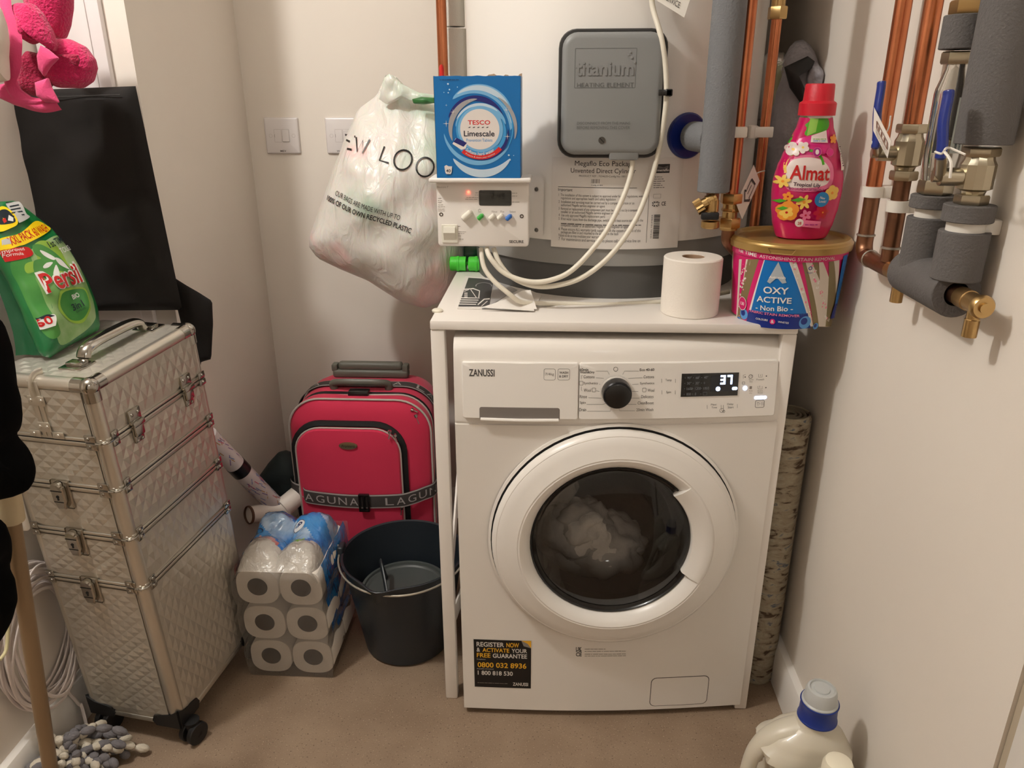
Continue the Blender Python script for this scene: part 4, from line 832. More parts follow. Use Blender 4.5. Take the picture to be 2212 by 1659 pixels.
MG = mat('label_magenta', (222, 40, 130), .3); PP = mat('label_purple', (176, 30, 132), .3); WH2 = mat('label_white', (238, 222, 216), .35); GN = mat('label_green', (80, 168, 40), .3); GN2 = mat('label_lightgreen', (150, 200, 84), .3); RDD = mat('label_red', (196, 22, 22), .35); YL = mat('label_yellow', (246, 204, 96), .4); OR = mat('label_orange', (240, 150, 50), .4); IK = mat('label_dark', (66, 28, 52), .5); BLU = mat('label_blue', (40, 130, 190), .35); PK = mat('label_rose', (236, 120, 160), .4); HR = mat('label_crimson', (200, 12, 60), .35)
ms = [MG, PP, WH2, GN, GN2, RDD, YL, OR, IK, BLU, PK, HR]
a.poly(bb((1738, 252), (1786, 254), (1788, 278), (1758, 294), (1706, 310), (1716, 290), (1730, 268)), 3); a.up(); a.poly(bb((1750, 255), (1768, 256), (1762, 285), (1742, 294)), 4); a.up()
a.poly(bb((1700, 300), (1790, 280), (1795, 330), (1700, 340)), 0); a.up()
a.poly(bb((1695, 350), (1712, 338), (1750, 334), (1785, 340), (1800, 365), (1795, 400), (1770, 412), (1730, 414), (1700, 408), (1690, 380)), 10); a.up(); a.poly(bb((1699, 360), (1715, 344), (1750, 340), (1778, 348), (1792, 368), (1788, 395), (1765, 404), (1730, 406), (1702, 402), (1694, 380)), 2); a.up()
c = bh(1736, 362); a.arc(c[0], c[1], .026, .030, math.radians(95), math.radians(200), 6, 16); a.arc(c[0]+.004, c[1], .026, .030, math.radians(10), math.radians(85), 3, 16); a.up()
L_ = lambda t, p, q, h, mi, b=False: a.line(t, bh(*p), bh(*q), h, mi, b)

a.up(3); L_('Almat', (1704, 386), (1790, 389), .0235, 5, True); L_('Tropical Lily', (1712, 401), (1771, 404), .0062, 8, True); L_('BIO LAUNDRY DETERGENT', (1703, 409), (1778, 413), .0040, 8)
a.up(); a.poly(bb((1750, 307), (1752, 293), (1784, 281), (1787, 308)), 2); a.up(); c0, c1 = bh(1755, 301), bh(1783, 301); a.scribble(c0[0], c0[1], c1[0], .0018, 3, 1); c0 = bh(1755, 305); a.scribble(c0[0], c0[1], c1[0], .0018, 9, 2)
for u, v, r, mi in ((1764, 328, .0075, 1), (1792, 329, .0065, 0)): c = bh(u, v); a.disc(c[0], c[1], r, mi); a.up(); a.arc(c[0], c[1], r*.92, r, 0, 2*PI, 10, 20)
c = bh(1764, 328); a.disc(c[0], c[1], .003, 2, ry=.0042); a.up()
fl = lambda u, v, r, mi, mc, n=5, rot=0, w=.5: a.flower(*bh(u, v), r*.74, mi, mc, n, rot, w)
fl(1712, 322, .015, 2, 6, 5, .3, .8); fl(1733, 318, .013, 2, 6, 5, .9, .8); fl(1799, 300, .010, 7, 7, 5, .2, .7); fl(1689, 391, .015, 6, 7, 6, .3, .5); fl(1796, 416, .017, 6, 7, 5, .5, .95); fl(1700, 424, .011, 7, 5, 5, .2, .7); fl(1735, 436, .017, 6, 7, 6, .2, .45); fl(1700, 455, .023, 7, 6, 5, .4, 1.0); fl(1697, 458, .014, 6, 5, 5, .9, .8); fl(1772, 458, .018, 11, 5, 6, .1, .6); fl(1775, 458, .011, 5, 7, 6, .5, .5); fl(1738, 464, .013, 10, 11, 5, .7, .6)
for u, v, rx in ((1688, 448, .004), (1682, 432, .005), (1722, 430, .006)): c = bh(u, v); a.poly([(c[0]-rx*2, c[1]-.002), (c[0], c[1]+.003), (c[0]+rx*2, c[1]+.001), (c[0], c[1]-.004)], 3)
a.up(); c = bh(1773, 430); a.disc(c[0], c[1], .0125, 9); a.up(); L_('New', (1768, 428), (1779, 430), .0042, 2, True); L_('Look!', (1766, 436), (1781, 437), .0042, 2, True)
a.poly(bb((1720, 487), (1724, 473), (1771, 477), (1768, 492)), 10); a.up(); a.disc(*bh(1724, 480), .007, 2); a.up(); L_('28', (1720, 484), (1728, 484), .005, 5, True)
c0, c1 = bh(1736, 485), bh(1763, 487); a.scribble(c0[0], c0[1], c1[0], .003, 1, 4)
a.poly(bb((1809, 302), (1817, 300), (1824, 365), (1814, 367)), 2); a.up()
for k in range(9): c = bh(1811+k*.9, 318+k*5); a.rect(c[0]-.0012, c[1], c[0]+.0035, c[1]+.0018, 8)
a.obj('bottle_label', ms, bt)

# ================================================================ pipes left of the gold tub
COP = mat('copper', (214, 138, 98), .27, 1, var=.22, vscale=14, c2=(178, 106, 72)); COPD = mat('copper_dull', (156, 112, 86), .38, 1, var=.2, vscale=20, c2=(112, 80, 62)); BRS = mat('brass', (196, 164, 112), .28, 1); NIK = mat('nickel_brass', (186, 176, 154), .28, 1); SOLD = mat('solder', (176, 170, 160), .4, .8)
FOAM = mat('foam_grey', (118, 119, 121), .85, bump=.9, bscale=320, bdist=.0015); FOAMD = mat('foam_dark', (98, 94, 92), .85, bump=.9, bscale=320, bdist=.0015); CLIPM = mat('clip_white', (232, 226, 216), .4)
def foamtube(m, a, b, R, r=.012, n=28, mi=0):
    a = Vector(a); b = Vector(b); L = (b-a).length; m.lathe([(r, 0), (R-.001, 0), (R, .001), (R, L-.001), (R-.001, L), (r, L)], a, b-a, n, mi); return m
LY = 1.375; lt = at(1570, 0, 1, LY); lbm = at(1547, 414, 1, LY); LXc = (lt.x+lbm.x)/2; LR = .0275
lp = thing('insulated_pipe', (LXc, LY, lbm.z), 'vertical pipe in thick grey foam lagging in front of the cylinder right side', 'pipe')
foamtube(MB(), (LXc, LY, lbm.z), (LXc, LY, 2.3), LR).obj('lagging', [FOAM], lp)
e_ = V(LXc, LY, bc.z); 
foamtube(MB(), bc+bn*.022, e_-bn*.01, .026).obj('branch_lagging', [FOAM], lp)
MB().tube([bc+bn*.004, bc+bn*.03], .014, 16).obj('branch_pipe', [mat('steel_stub', (170, 160, 145), .3, 1)], lp)
MB().tube([V(LXc, LY, lbm.z+.01), V(LXc, LY, lbm.z-.035)], .011, 16).obj('pipe_end', [COPD], lp)
# brass drain valve under the lagging
dv = thing('drain_valve', (LXc, LY-.01, lbm.z-.03), 'brass drain valve with knurled caps and black lever under the grey lagged pipe', 'valve')
vy = LY-.012; pv = lambda u, v, y=None: at(u, v, 1, y or vy)
m = MB(); A1_, A2_ = pv(1546, 425), pv(1514, 444); dd = (A2_-A1_)
m.tube([A1_, A1_+dd*.15, A1_+dd*.16, A1_+dd*.45, A1_+dd*.46, A1_+dd*.56, A1_+dd*.57, A1_+dd], [.0105, .0105, .0095, .0095, .0108, .0108, .009, .009], 20); m.obj('valve_spout', [BRS], dv)
m = MB(); d_ = dd.normalized(); o_ = A2_; 
for k in range(1): 
    rr_ = [(.0115 if i % 2 else .0135) for i in range(24)]
    vs = []; X_ = d_.cross(V(0, 0, 1)).normalized(); Y_ = d_.cross(X_)
    for h_ in (-.003, .010):
        for i in range(24): an = 2*PI*i/24; vs.append(o_+d_*h_+(X_*math.cos(an)+Y_*math.sin(an))*rr_[i])
    m.add(vs, [(i, (i+1) % 24, 24+(i+1) % 24, 24+i) for i in range(24)]+[list(range(24))[::-1], list(range(24, 48))], 0, True)
m.obj('knurled_cap', [BRS], dv)
m = MB(); b1_, b2_ = pv(1540, 432), pv(1536, 486); m.tube([b1_, b1_.lerp(b2_, .45), b1_.lerp(b2_, .46), b1_.lerp(b2_, .62), b1_.lerp(b2_, .63), b2_], [.011, .011, .009, .009, .008, .008], 18); m.obj('valve_body', [BRS], dv)
m = MB(); c_ = pv(1534, 484); m.lathe([(0, -.007), (.014, -.007), (.016, -.005), (.016, .005), (.013, .007), (0, .007)], c_, (0, 0, 1), 18); m.obj('bottom_cap', [BRS], dv)
q1, q2 = pv(1514, 467, vy-.012), pv(1553, 462, vy-.012); MB().rbox(q1.x, vy-.018, q1.z-.006, q2.x, vy-.008, q1.z+.007, .003).obj('lever', [mat('lever_black', (24, 24, 26), .5)], dv)
# copper pipes beside it
def yof(u, v, y): return at(u, v, 1, y)
PAy = 1.395; pa0, pa1 = yof(1621, 0, PAy), yof(1584, 420, PAy); pax = (pa0.x+pa1.x)/2-.001
cpA = thing('copper_pipe', (pax, PAy, .95), 'bright copper pipe running down beside the grey lagged pipe to a brass joint', 'pipe')
MB().tube([V(pax, PAy, 2.3), V(pax, PAy, pa1.z)], .0112, 24).obj('pipe_run', [COP], cpA)
ptl = at(1580, 500, 1, PAy); el_ = spl([V(pax, PAy, pa1.z), V(pax, PAy, ptl.z), V(pax+.004, PAy+.004, ptl.z-.02), at(1602, 560, 1, PAy+.03), at(1612, 620, 1, PAy+.05)], 8)
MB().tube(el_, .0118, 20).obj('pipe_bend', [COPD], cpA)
m = MB(); zt = pa1.z
hexnut(m, (pax, PAy, zt+.002), (pax, PAy, zt-.016), .0195); m.tube([V(pax, PAy, zt-.014), V(pax, PAy, zt-.042)], .0135, 20); hexnut(m, (pax, PAy, zt-.024), (pax, PAy, zt-.030), .0165); hexnut(m, (pax, PAy, zt-.040), (pax, PAy, zt-.058), .0205); m.tube([V(pax, PAy, zt-.056), V(pax, PAy, zt-.062)], .016, 20); m.obj('compression_joint', [BRS], cpA)
PBy = 1.60; pb0, pb1 = yof(1676, 50, PBy), yof(1632, 470, PBy); pbx = (pb0.x+pb1.x)/2
cpB = thing('copper_pipe', (pbx, PBy, sz+.01), 'thinner copper pipe running behind the tub between cylinder and grey rubbish bag', 'pipe')
MB().tube([V(pbx, PBy, 2.3), V(pbx, PBy, sz+.002)], .0098, 20).obj('pipe_run', [COP], cpB)
m = MB(); z1_ = yof(1678, 42, PBy).z; hexnut(m, (pbx, PBy, z1_), (pbx, PBy, z1_+.022), .018); m.tube([V(pbx, PBy, z1_+.02), V(pbx, PBy, z1_+.05)], .013, 18); m.obj('compression_joint', [BRS], cpB)
cz_ = yof(1600, 285, PAy).z
m = MB(); m.rbox(pax-.014, PAy-.016, cz_-.009, pax+.012, PAy-.010, cz_+.009, .002); m.rbox(pax+.008, PAy-.016, cz_-.008, pax+.013, PAy+.03, cz_+.008, .002); m.rbox(pax-.015, PAy-.016, cz_-.009, pax-.011, PAy+.008, cz_+.009, .002); m.obj('pipe_clip', [CLIPM], label='white plastic clip around the bright copper pipe beside the lagged pipe', cat='clip')
c2z = yof(1650, 285, PBy).z
m = MB(); m.rbox(pbx-.022, PBy-.014, c2z-.010, pbx+.014, PBy-.009, c2z+.010, .002); m.rbox(pbx-.03, PBy-.012, c2z-.012, pbx-.014, PBy+.06, c2z+.012, .003); m.obj('pipe_clip', [CLIPM], label='white plastic clip around the thinner copper pipe behind the detergent bottle', cat='clip')
# luggage tag
tg = thing('pipe_tag', at(1612, 410, 1, 1.40), 'white paper tag with a black arrow tied to the copper pipe behind the tub', 'tag')
Q = [at(1628, 356, 1, 1.41), at(1590, 440, 1, 1.38), at(1603, 474, 1, 1.38), at(1633, 385, 1, 1.44)]
Q[3] = Q[0]+(Q[2]-Q[1])*1.0; m = MB(); m.add(Q+[q_+V(.0004, .0008, 0) for q_ in Q], [(0, 1, 2, 3), (7, 6, 5, 4), (0, 4, 5, 1), (1, 5, 6, 2), (2, 6, 7, 3), (3, 7, 4, 0)], 0, False); m.obj('card', [mat('tag_white', (226, 216, 206), .6)], tg)
def tgm(x, y, h): nn = (Q[2]-Q[1]).cross(Q[0]-Q[1]).normalized(); nn = nn if nn.dot(CP-Q[0]) > 0 else -nn; return Q[0]+(Q[1]-Q[0])*y+(Q[3]-Q[0])*x+nn*h
a = Art(tgm, .0004, cell=1e9); a.h = .0016; a.strip([(.3, .25), (.75, .2), (.75, .55), (.9, .55), (.5, .72), (.15, .58), (.3, .56), (.3, .25)], .06, 0); a.strip([(.5, .32), (.5, .55)], .05, 0); a.obj('arrow', [INK], tg)
MB().tube(spl([at(1629, 378, 1, 1.41), at(1640, 372, 1, 1.5), at(1652, 369, 1, 1.585)], 6), .0012, 6).obj('tie', [CLIPM], tg)

# ================================================================ right wall pipework
XP = .499
def atx(u, v, x=XP): return at(u, v, 0, x)
def vpipe(name, u, v, mt, r, z0, z1, lab, x=XP): pass
p1 = atx(1955, 0); p1b = atx(1872, 490); y1 = (p1.y+p1b.y)/2; zb1 = atx(1868, 512).z
wp = thing('copper_pipe', (XP, y1, zb1), 'copper pipe on the right wall farthest from the camera, elbow at its foot', 'pipe')
zcl = atx(1880, 412).z
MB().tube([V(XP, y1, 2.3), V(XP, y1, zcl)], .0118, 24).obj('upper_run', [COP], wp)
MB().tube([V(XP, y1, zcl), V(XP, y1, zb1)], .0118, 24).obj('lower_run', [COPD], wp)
p2 = atx(2028, 0); y2 = atx(1931, 450).y*.5+p2.y*.5; ze = atx(1925, 552).z
zel = zb1-.028
m = MB(); m.tube(spl([V(XP, y1, zb1+.005), V(XP, y1, zb1-.012), V(XP, y1-.008, zel+.004), V(XP, y1-.024, zel), V(XP, y2-.012, zel)], 8), .0125, 20); m.obj('elbow', [COPD], wp)
for q_ in (V(XP, y1, zb1+.004), V(XP, y1, zb1-.000)): pass
m = MB(); m.lathe([(.0122, 0), (.0142, .001), (.0142, .003), (.0122, .004)], V(XP, y1, zb1+.002), (0, 0, 1), 20); m.lathe([(.0128, 0), (.0142, .001), (.0142, .002), (.0128, .003)], V(XP, y1-.030, zel), (0, -1, 0), 20); m.obj('solder_ring', [SOLD], wp)
vt2, vb2 = atx(1975, 268).z, atx(1946, 388).z
w2 = thing('copper_pipe', (XP, y2, zel), 'copper pipe on the right wall passing through a nickel stop valve', 'pipe')
MB().tube([V(XP, y2, 2.3), V(XP, y2, vt2-.005)], .0118, 24).obj('upper_run', [COP], w2)
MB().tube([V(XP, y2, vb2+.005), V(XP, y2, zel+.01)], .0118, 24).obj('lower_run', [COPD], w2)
MB().lathe([(.0122, 0), (.0142, .001), (.0142, .003), (.0122, .004)], V(XP, y2, zel+.028), (0, 0, 1), 20).obj('solder_ring', [SOLD], w2)
def drain(name, o, lab):
    t = thing(name, o, lab, 'drain cock')
    MB().tube([o, o+V(0, -.02, 0), o+V(0, -.021, 0), o+V(0, -.045, 0)], [.0125, .0125, .0115, .0115], 20).obj('valve_body', [mat('brass_dull', (182, 150, 104), .36, 1)], t)
    MB().tube([o+V(0, -.034, -.004), o+V(0, -.034, -.018), o+V(0, -.034, -.019), o+V(0, -.034, -.040)], [.0075, .0075, .0085, .0085], 16).obj('spout', [BRS], t)
    MB().lathe([(.014, 0), (.014, .005), (.012, .008), (.006, .008), (.006, .011), (0, .011)], o+V(0, -.045, 0), (0, -1, 0), 20).obj('end_plug', [BRS], t); return t
drain('drain_cock', V(XP, y2-.012, zel), 'small brass drain cock below the copper pipe with stop valve')
def stopvalve(x, y, zt, zb, lever, lab, ls, lu):
    t = thing('stop_valve', (x, y, zb), lab, 'valve'); H_ = zt-zb; m = MB()
    hexnut(m, (x, y, zt), (x, y, zt-H_*.16), .0205); m.obj('compression_nut', [NIK], t); m = MB(); hexnut(m, (x, y, zb), (x, y, zb+H_*.17), .019); m.obj('compression_nut', [NIK], t)
    m = MB(); m.tube([V(x, y, zt-H_*.15), V(x, y, zt-H_*.22), V(x, y, zt-H_*.30), V(x, y, zt-H_*.72), V(x, y, zt-H_*.76), V(x, y, zb+H_*.15)], [.0155, .0165, .0195, .0195, .014, .012], 12, smooth=False); m.obj('valve_body', [NIK], t, sharp=20)
    zc = zt-H_*.52; m = MB(); m.tube([V(x, y, zc), V(x-.040, y+.004, zc)], .0105, 16); m.tube([V(x-.038, y+.004, zc), V(x-.048, y+.005, zc)], .0065, 12); m.obj('valve_stem', [NIK], t)
    e = lu; top = lever; 
    m = MB(); m.tube([V(x-.040, y+.004, zc), e], .0065, 12); m.obj('lever_arm', [NIK], t)
    m = MB(); pts = [e+V(0, 0, -.010), e.lerp(top, .12), e.lerp(top, .5)+V(-.002, 0, 0), e.lerp(top, .92), top, top+(top-e).normalized()*.004]; pts = spl(pts, 5)
    m.tube(pts, [.0045]+[.0078]*(len(pts)-4)+[.0075, .0062, .003], 14, flat=.7); lo = m.obj('lever', [mat('lever_blue', (22, 44, 128), .3, coat=.3)], t, label='blue lever handle'); return t
lv1 = at(1904, 182, 0, XP-.058)
stopvalve(XP, y2, vt2, vb2, lv1, 'nickel stop valve with raised blue lever on the right wall copper pipe', 1, at(1893, 306, 0, XP-.058))
# inhibitor run
X3 = .499; y3 = (at(2078, 60, 0, X3).y+at(2030, 400, 0, X3).y)/2; A3 = lambda u, v: at(u, v, 0, X3).z
ih = thing('inline_scale_filter', (X3, y3, A3(2025, 415)), 'chrome in-line water treatment tube between grey lagged pipe sections', 'water filter')
n0, n1, c0_, c1__, n2 = A3(2085, 110), A3(2082, 138), A3(2080, 150), A3(2018, 388), A3(2015, 418)
m = MB(); hexnut(m, (X3, y3, n0), (X3, y3, n1), .0215); m.obj('top_nut', [NIK], ih)
CHR = mat('chrome', (208, 206, 202), .08, 1)
MB().lathe([(.014, n1), (.0145, c0_), (.021, c0_-.022), (.0218, c0_-.028), (.0218, c1__+.03), (.0195, c1__+.012), (.0175, c1__), (.0175, n2+.01)], (X3, y3, 0), (0, 0, 1), 40).obj('chrome_tube', [CHR], ih)
m = MB(); hexnut(m, (X3, y3, c1__), (X3, y3, n2), .0215); m.obj('bottom_nut', [NIK], ih)
def ihm(x, z, h): r = .0220; th_ = x/r; return V(X3+(r+h)*math.sin(th_), y3-(r+h)*math.cos(th_), z)
a = Art(ihm, .0002, cell=.004); zz0, zz1 = c1__+.035, c0_-.032; a.rect(-.002, zz0, .016, zz1, 0); a.rect(-.022, zz0, -.012, zz1, 1); a.up(2)
for t, x, f0, f1 in (('Scale Inhibitor', .0055, .05, .62), ('From Salamander', .0115, .02, .50)):
    vv, ff = glyphs(t, True); mxx = max(k[0] for k in vv); a.put([(x-y_*.0052, zz0+(zz1-zz0)*(f0+(f1-f0)*x_/mxx)) for x_, y_ in vv], ff, 2)
a.obj('tube_label', [mat('filter_label', (198, 204, 198), .4), mat('filter_dark', (40, 40, 46), .3), mat('filter_ink', (20, 62, 70), .5)], ih)
l3a = thing('insulated_pipe', (X3, y3, A3(2085, 105)), 'short grey lagged pipe section with brass nut above the chrome tube', 'pipe')
foamtube(MB(), (X3, y3, A3(2085, 106)), (X3, y3, A3(2092, 32)), .0265).obj('lagging', [FOAMD], l3a)
m = MB(); hexnut(m, (X3, y3, A3(2092, 32)), (X3, y3, A3(2096, 0)), .0225); m.tube([V(X3, y3, A3(2096, 0)), V(X3, y3, 2.3)], .0118, 20); m.obj('brass_nut', [BRS], l3a)
l3 = thing('insulated_pipe', (X3, y3, A3(1975, 600)), 'grey lagged pipe section below the chrome tube on the right wall', 'pipe')
foamtube(MB(), (X3, y3, n2-.001), (X3, y3, A3(2008, 447)), .0275).obj('lagging', [FOAMD], l3)
foamtube(MB(), (X3, y3, A3(2002, 466)), (X3, y3, A3(1975, 612)), .0275).obj('lagging', [FOAMD], l3)
# big lagged pipe nearest the camera
X4 = .499; A4 = lambda u, v: at(u, v, 0, X4).z; y4 = (at(2160, 60, 0, X4).y+at(2105, 470, 0, X4).y)/2
l4 = thing('insulated_pipe', (X4, y4, A4(2130, 312)), 'thick grey lagged pipe on the right wall nearest the camera', 'pipe')
foamtube(MB(), (X4, y4, A4(2130, 312)), (X4, y4, 2.3), .031).obj('lagging', [FOAMD], l4)
l4b = thing('insulated_pipe', (X4, y4, A4(2080, 700)), 'grey lagged pipe section under the lower stop valve', 'pipe')
foamtube(MB(), (X4, y4, A4(2110, 445)), (X4, y4, A4(2102, 482)), .0285).obj('lagging', [FOAMD], l4b)
foamtube(MB(), (X4, y4, A4(2098, 503)), (X4, y4, A4(2080, 610)), .0285).obj('lagging', [FOAMD], l4b)
lv2 = at(2049, 202, 0, X4-.060)
stopvalve(X4, y4, A4(2128, 318), A4(2108, 444), lv2, 'nickel stop valve with raised blue lever below the thick lagged pipe', 1, at(2034, 326, 0, X4-.060))
# low horizontal lagged pipe and drain cock
zh = at(2040, 640, 0, X4).z; yh1 = at(2062, 655, 0, X4).y
zh = A4(2075, 640); 
lh = thing('insulated_pipe', (X4, y3, zh), 'horizontal grey lagged pipe along the right wall joining the two lagged risers', 'pipe')
ph0 = V(X4, y3+.03, zh); ph1 = V(X4, at(2062, 655, 0, X4).y, zh)
foamtube(MB(), ph0, ph1, .030, .015).obj('lagging', [FOAMD], lh)
MB().tube([ph0, ph1+V(0, -.012, 0)], .0118, 20).obj('pipe_end', [COPD], lh)
drain('drain_cock', ph1+V(0, -.012, 0), 'brass drain cock on the open end of the horizontal lagged pipe')
# clips
def wclip(x, y, z, R, lab):
    m = MB(); m.lathe([(R-.001, -.008), (R+.0035, -.008), (R+.0035, .008), (R-.001, .008), (R-.001, -.008)], V(x, y, z), (0, 0, 1), 28, a0=PI*.15, a1=PI*1.9); m.rbox(x+R-.002, y-.012, z-.009, XR, y+.012, z+.009, .002); return m.obj('pipe_clip', [CLIPM], label=lab, cat='clip')
wclip(XP, y1, zcl, .0125, 'white plastic clip around the farthest copper pipe on the right wall'); wclip(XP, y2, atx(1925, 440).z, .0125, 'white plastic clip around the copper pipe under its stop valve')
wclip(X3, y3, A3(2005, 457), .016, 'white plastic clip between lagging sections below the chrome tube'); wclip(X4, y4, A4(2100, 493), .018, 'white plastic clip between lagging sections below the lower stop valve')
# paper tags
def tag4(name, Q, lab, art=True):
    t = thing(name, Q[0], lab, 'tag'); m = MB(); m.add(Q+[q_+V(.0006, .0006, 0) for q_ in Q], [(0, 1, 2, 3), (7, 6, 5, 4), (0, 4, 5, 1), (1, 5, 6, 2), (2, 6, 7, 3), (3, 7, 4, 0)], 0, False); m.obj('card', [MATS['tag_white']], t)
    nn = (Q[1]-Q[0]).cross(Q[3]-Q[0]).normalized(); nn = nn if nn.dot(CP-Q[0]) > 0 else -nn
    a = Art(lambda x, y, h: Q[0]+(Q[3]-Q[0])*x+(Q[1]-Q[0])*y+nn*h, .0004, cell=1e9); a.rrect(.2, .32, .8, .62, .02, 0, .05)
    for k in range(3): a.strip([(.32+.16*k, .38), (.32+.16*k, .56)], .06, 0)
    for k in range(3): a.scribble(.15, .72+.08*k, .85, .04, 1, k)
    a.obj('tag_print', [mat('tag_brown', (120, 80, 66), .6), GREY], t); return t
xt = XP-.068
tagA = tag4('pipe_tag', [at(1888, 232, 0, xt), at(1886, 282, 0, xt), at(1917, 342, 0, xt+.01), at(1925, 305, 0, xt+.01)], 'white paper tag hanging from the upper blue lever on the right wall')
MB().tube(spl([at(1912, 290, 0, xt+.008), at(1920, 275, 0, xt+.02), at(1924, 250, 0, xt+.02)], 6), .0011, 6).obj('tie', [CLIPM], tagA)
xt = X4-.070
m = MB(); m.tube(spl([at(2020, 328, 0, xt), at(2034, 332, 0, xt), at(2042, 322, 0, xt), at(2052, 320, 0, xt+.01), at(2085, 334, 0, xt+.02)], 6), .0013, 6); m.tube(spl([at(2040, 328, 0, xt), at(2054, 350, 0, xt), at(2052, 385, 0, xt)], 6), .0016, 6)
m.obj('cable_tie', [CLIPM], label='white cable tie looped round the lower blue lever on the right wall', cat='cable tie')

# ================================================================ things behind: left riser, rubbish bag
PLy = 1.90; a0_, a1_ = at(952, 0, 1, PLy), at(958, 160, 1, PLy); xl_ = (a0_.x+a1_.x)/2
cl_ = thing('copper_pipe', (xl_, PLy, .9), 'copper pipe rising left of the cylinder behind the blue box', 'pipe')
MB().tube([V(xl_, PLy, 2.3), V(xl_, PLy, .9)], .0118, 20).obj('pipe_run', [COP], cl_)
pt_ = at(954, 155, 1, PLy-.03); MB().tube([pt_+V(0, 0, .015), pt_+V(0, 0, .008), pt_+V(0, 0, -.06)], [.005, .0095, .0095], 14, flat=.6).obj('lever', [mat('lever_red', (206, 30, 26), .35)], cl_, label='red lever handle')
m = MB(); x5 = at(984, 100, 1, 1.96); lz = at(984, 62, 1, 1.96).z
lg = thing('insulated_pipe', (x5.x, 1.96, .9), 'pale grey lagged pipe squeezed between the copper pipe and cylinder', 'pipe')
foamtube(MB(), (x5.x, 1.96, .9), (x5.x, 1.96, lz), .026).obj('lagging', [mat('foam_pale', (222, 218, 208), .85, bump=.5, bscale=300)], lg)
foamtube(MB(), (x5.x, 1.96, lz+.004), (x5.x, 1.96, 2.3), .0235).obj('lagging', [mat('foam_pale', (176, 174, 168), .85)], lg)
RB = mat('rubbish_grey', (158, 156, 162), .3, bump=.9, bscale=26, bdist=.014)
rb_pts = [(1668, 200), (1690, 130), (1712, 90), (1740, 84), (1758, 112), (1764, 140), (1800, 175), (1822, 260), (1842, 350), (1850, 420), (1846, 480), (1820, 540), (1700, 545), (1640, 520), (1655, 400), (1650, 300)]
RY = 1.72
rbg = thing('rubbish_bag', at(1745, 540, 1, RY), 'grey plastic rubbish bag with torn black opening behind the pink bottle', 'bag')
def mkp(pts, c, y, T, name, mt, par, **k):
    pl = [(q.x, q.z) for q in [at(u, v, 1, y) for u, v in pts]]; cc = at(c[0], c[1], 1, y)
    return pillow(pl, (cc.x, cc.z), T, 12, lambda x, z, h: V(min(x, XR-.004), y-h, z), **k).obj(name, [mt], par)
mkp(rb_pts, (1750, 330), RY, .07, 'bag_skin', RB, rbg, wr=.018, ws=16, n=72)
mkp([(1694, 145), (1745, 121), (1760, 132), (1755, 145), (1735, 155), (1710, 160), (1715, 180), (1750, 220), (1738, 235), (1706, 190)], (1722, 165), RY-.062, .012, 'torn_opening', mat('rubbish_black', (20, 18, 19), .5), rbg, wr=.004, ws=40, n=50)
mkp([(1750, 140), (1765, 135), (1800, 180), (1790, 200), (1745, 200), (1742, 170)], (1768, 170), RY-.06, .012, 'torn_flap', RB, rbg, wr=.008, ws=40, n=40)
YB_ = film('carrier_film', (196, 198, 150), .55, .2, .6, 30, (150, 146, 120))
mkp([(1640, 130), (1660, 110), (1690, 110), (1702, 140), (1690, 200), (1665, 260), (1635, 260), (1632, 190)], (1665, 170), RY+.03, .05, 'x', YB_, None, wr=.01, n=40)
o = bpy.data.objects['x']; o.name = 'carrier_bag'; tag(o, 'pale yellowish plastic bag tucked behind the thinner copper pipe', 'bag')
# ================================================================ fused switches on the back wall
SWM = mat('switch_white', (226, 220, 218), .3); 
def fused(u, v, word, lab, wu):
    c = at(u, v, 1, YB); s_ = .046; t = thing('fused_switch', (c.x, YB, c.z), lab, 'switch', None)
    fn = lambda x, z, h: V(c.x+x, YB-h, c.z+z)
    slab(MB(), fn, -s_, -s_, s_, s_, .004, [(0, 0), (0, .004), (.002, .0075), (.005, .0088)]).obj('face_plate', [SWM], t)
    a = Art(fn, .0090, cell=1e9); a.rrect(-.020, -.016, -.001, .016, .001, 0, .0006); a.rrect(.001, -.016, .021, .016, .001, 0, .0006); a.strip([(-.019, .004), (-.019, -.004)], .0012, 0)
    a.arc(-.030, 0, .0042, .0047, 0, 2*PI, 0); a.arc(.032, 0, .0042, .0047, 0, 2*PI, 0); a.text(word, -wu, -.041, wu, -.0365, 1, True)
    a.obj('switch_marks', [mat('switch_line', (176, 166, 162), .5), INK], t)
    slab(MB(), fn, .002, -.015, .020, .015, .001, [(0, .008), (0, .0102), (.0008, .011)]).obj('rocker', [SWM], t)
fused(611, 293, 'MEV', 'white fused switch plate on the back wall, fully visible, left of the carrier bag', .008)
fused(742, 293, 'WASHING', 'white fused switch plate half hidden behind the white carrier bag', .019)

# ================================================================ white carrier bag
GY = 1.80
gb = thing('carrier_bag', at(850, 420, 1, GY), 'stuffed white plastic carrier bag with black lettering hanging against the back wall', 'bag')
gm = bpy.data.materials.new('bag_film'); gm.use_nodes = True; nt = gm.node_tree; b = nt.nodes['Principled BSDF']
b.inputs['Roughness'].default_value = .28; b.inputs['Subsurface Weight'].default_value = .2
tc = nt.nodes.new('ShaderNodeTexCoord'); n1_ = nt.nodes.new('ShaderNodeTexNoise'); n1_.inputs['Scale'].default_value = 6; n1_.inputs['Detail'].default_value = 3
r1_ = nt.nodes.new('ShaderNodeValToRGB'); el_ = r1_.color_ramp.elements; el_[0].position = .33; el_[0].color = lin((196, 214, 196))+(1,); el_[1].position = .46; el_[1].color = lin((232, 228, 220))+(1,)
e2 = el_.new(.60); e2.color = lin((232, 226, 219))+(1,); e3 = el_.new(.72); e3.color = lin((240, 204, 200))+(1,)
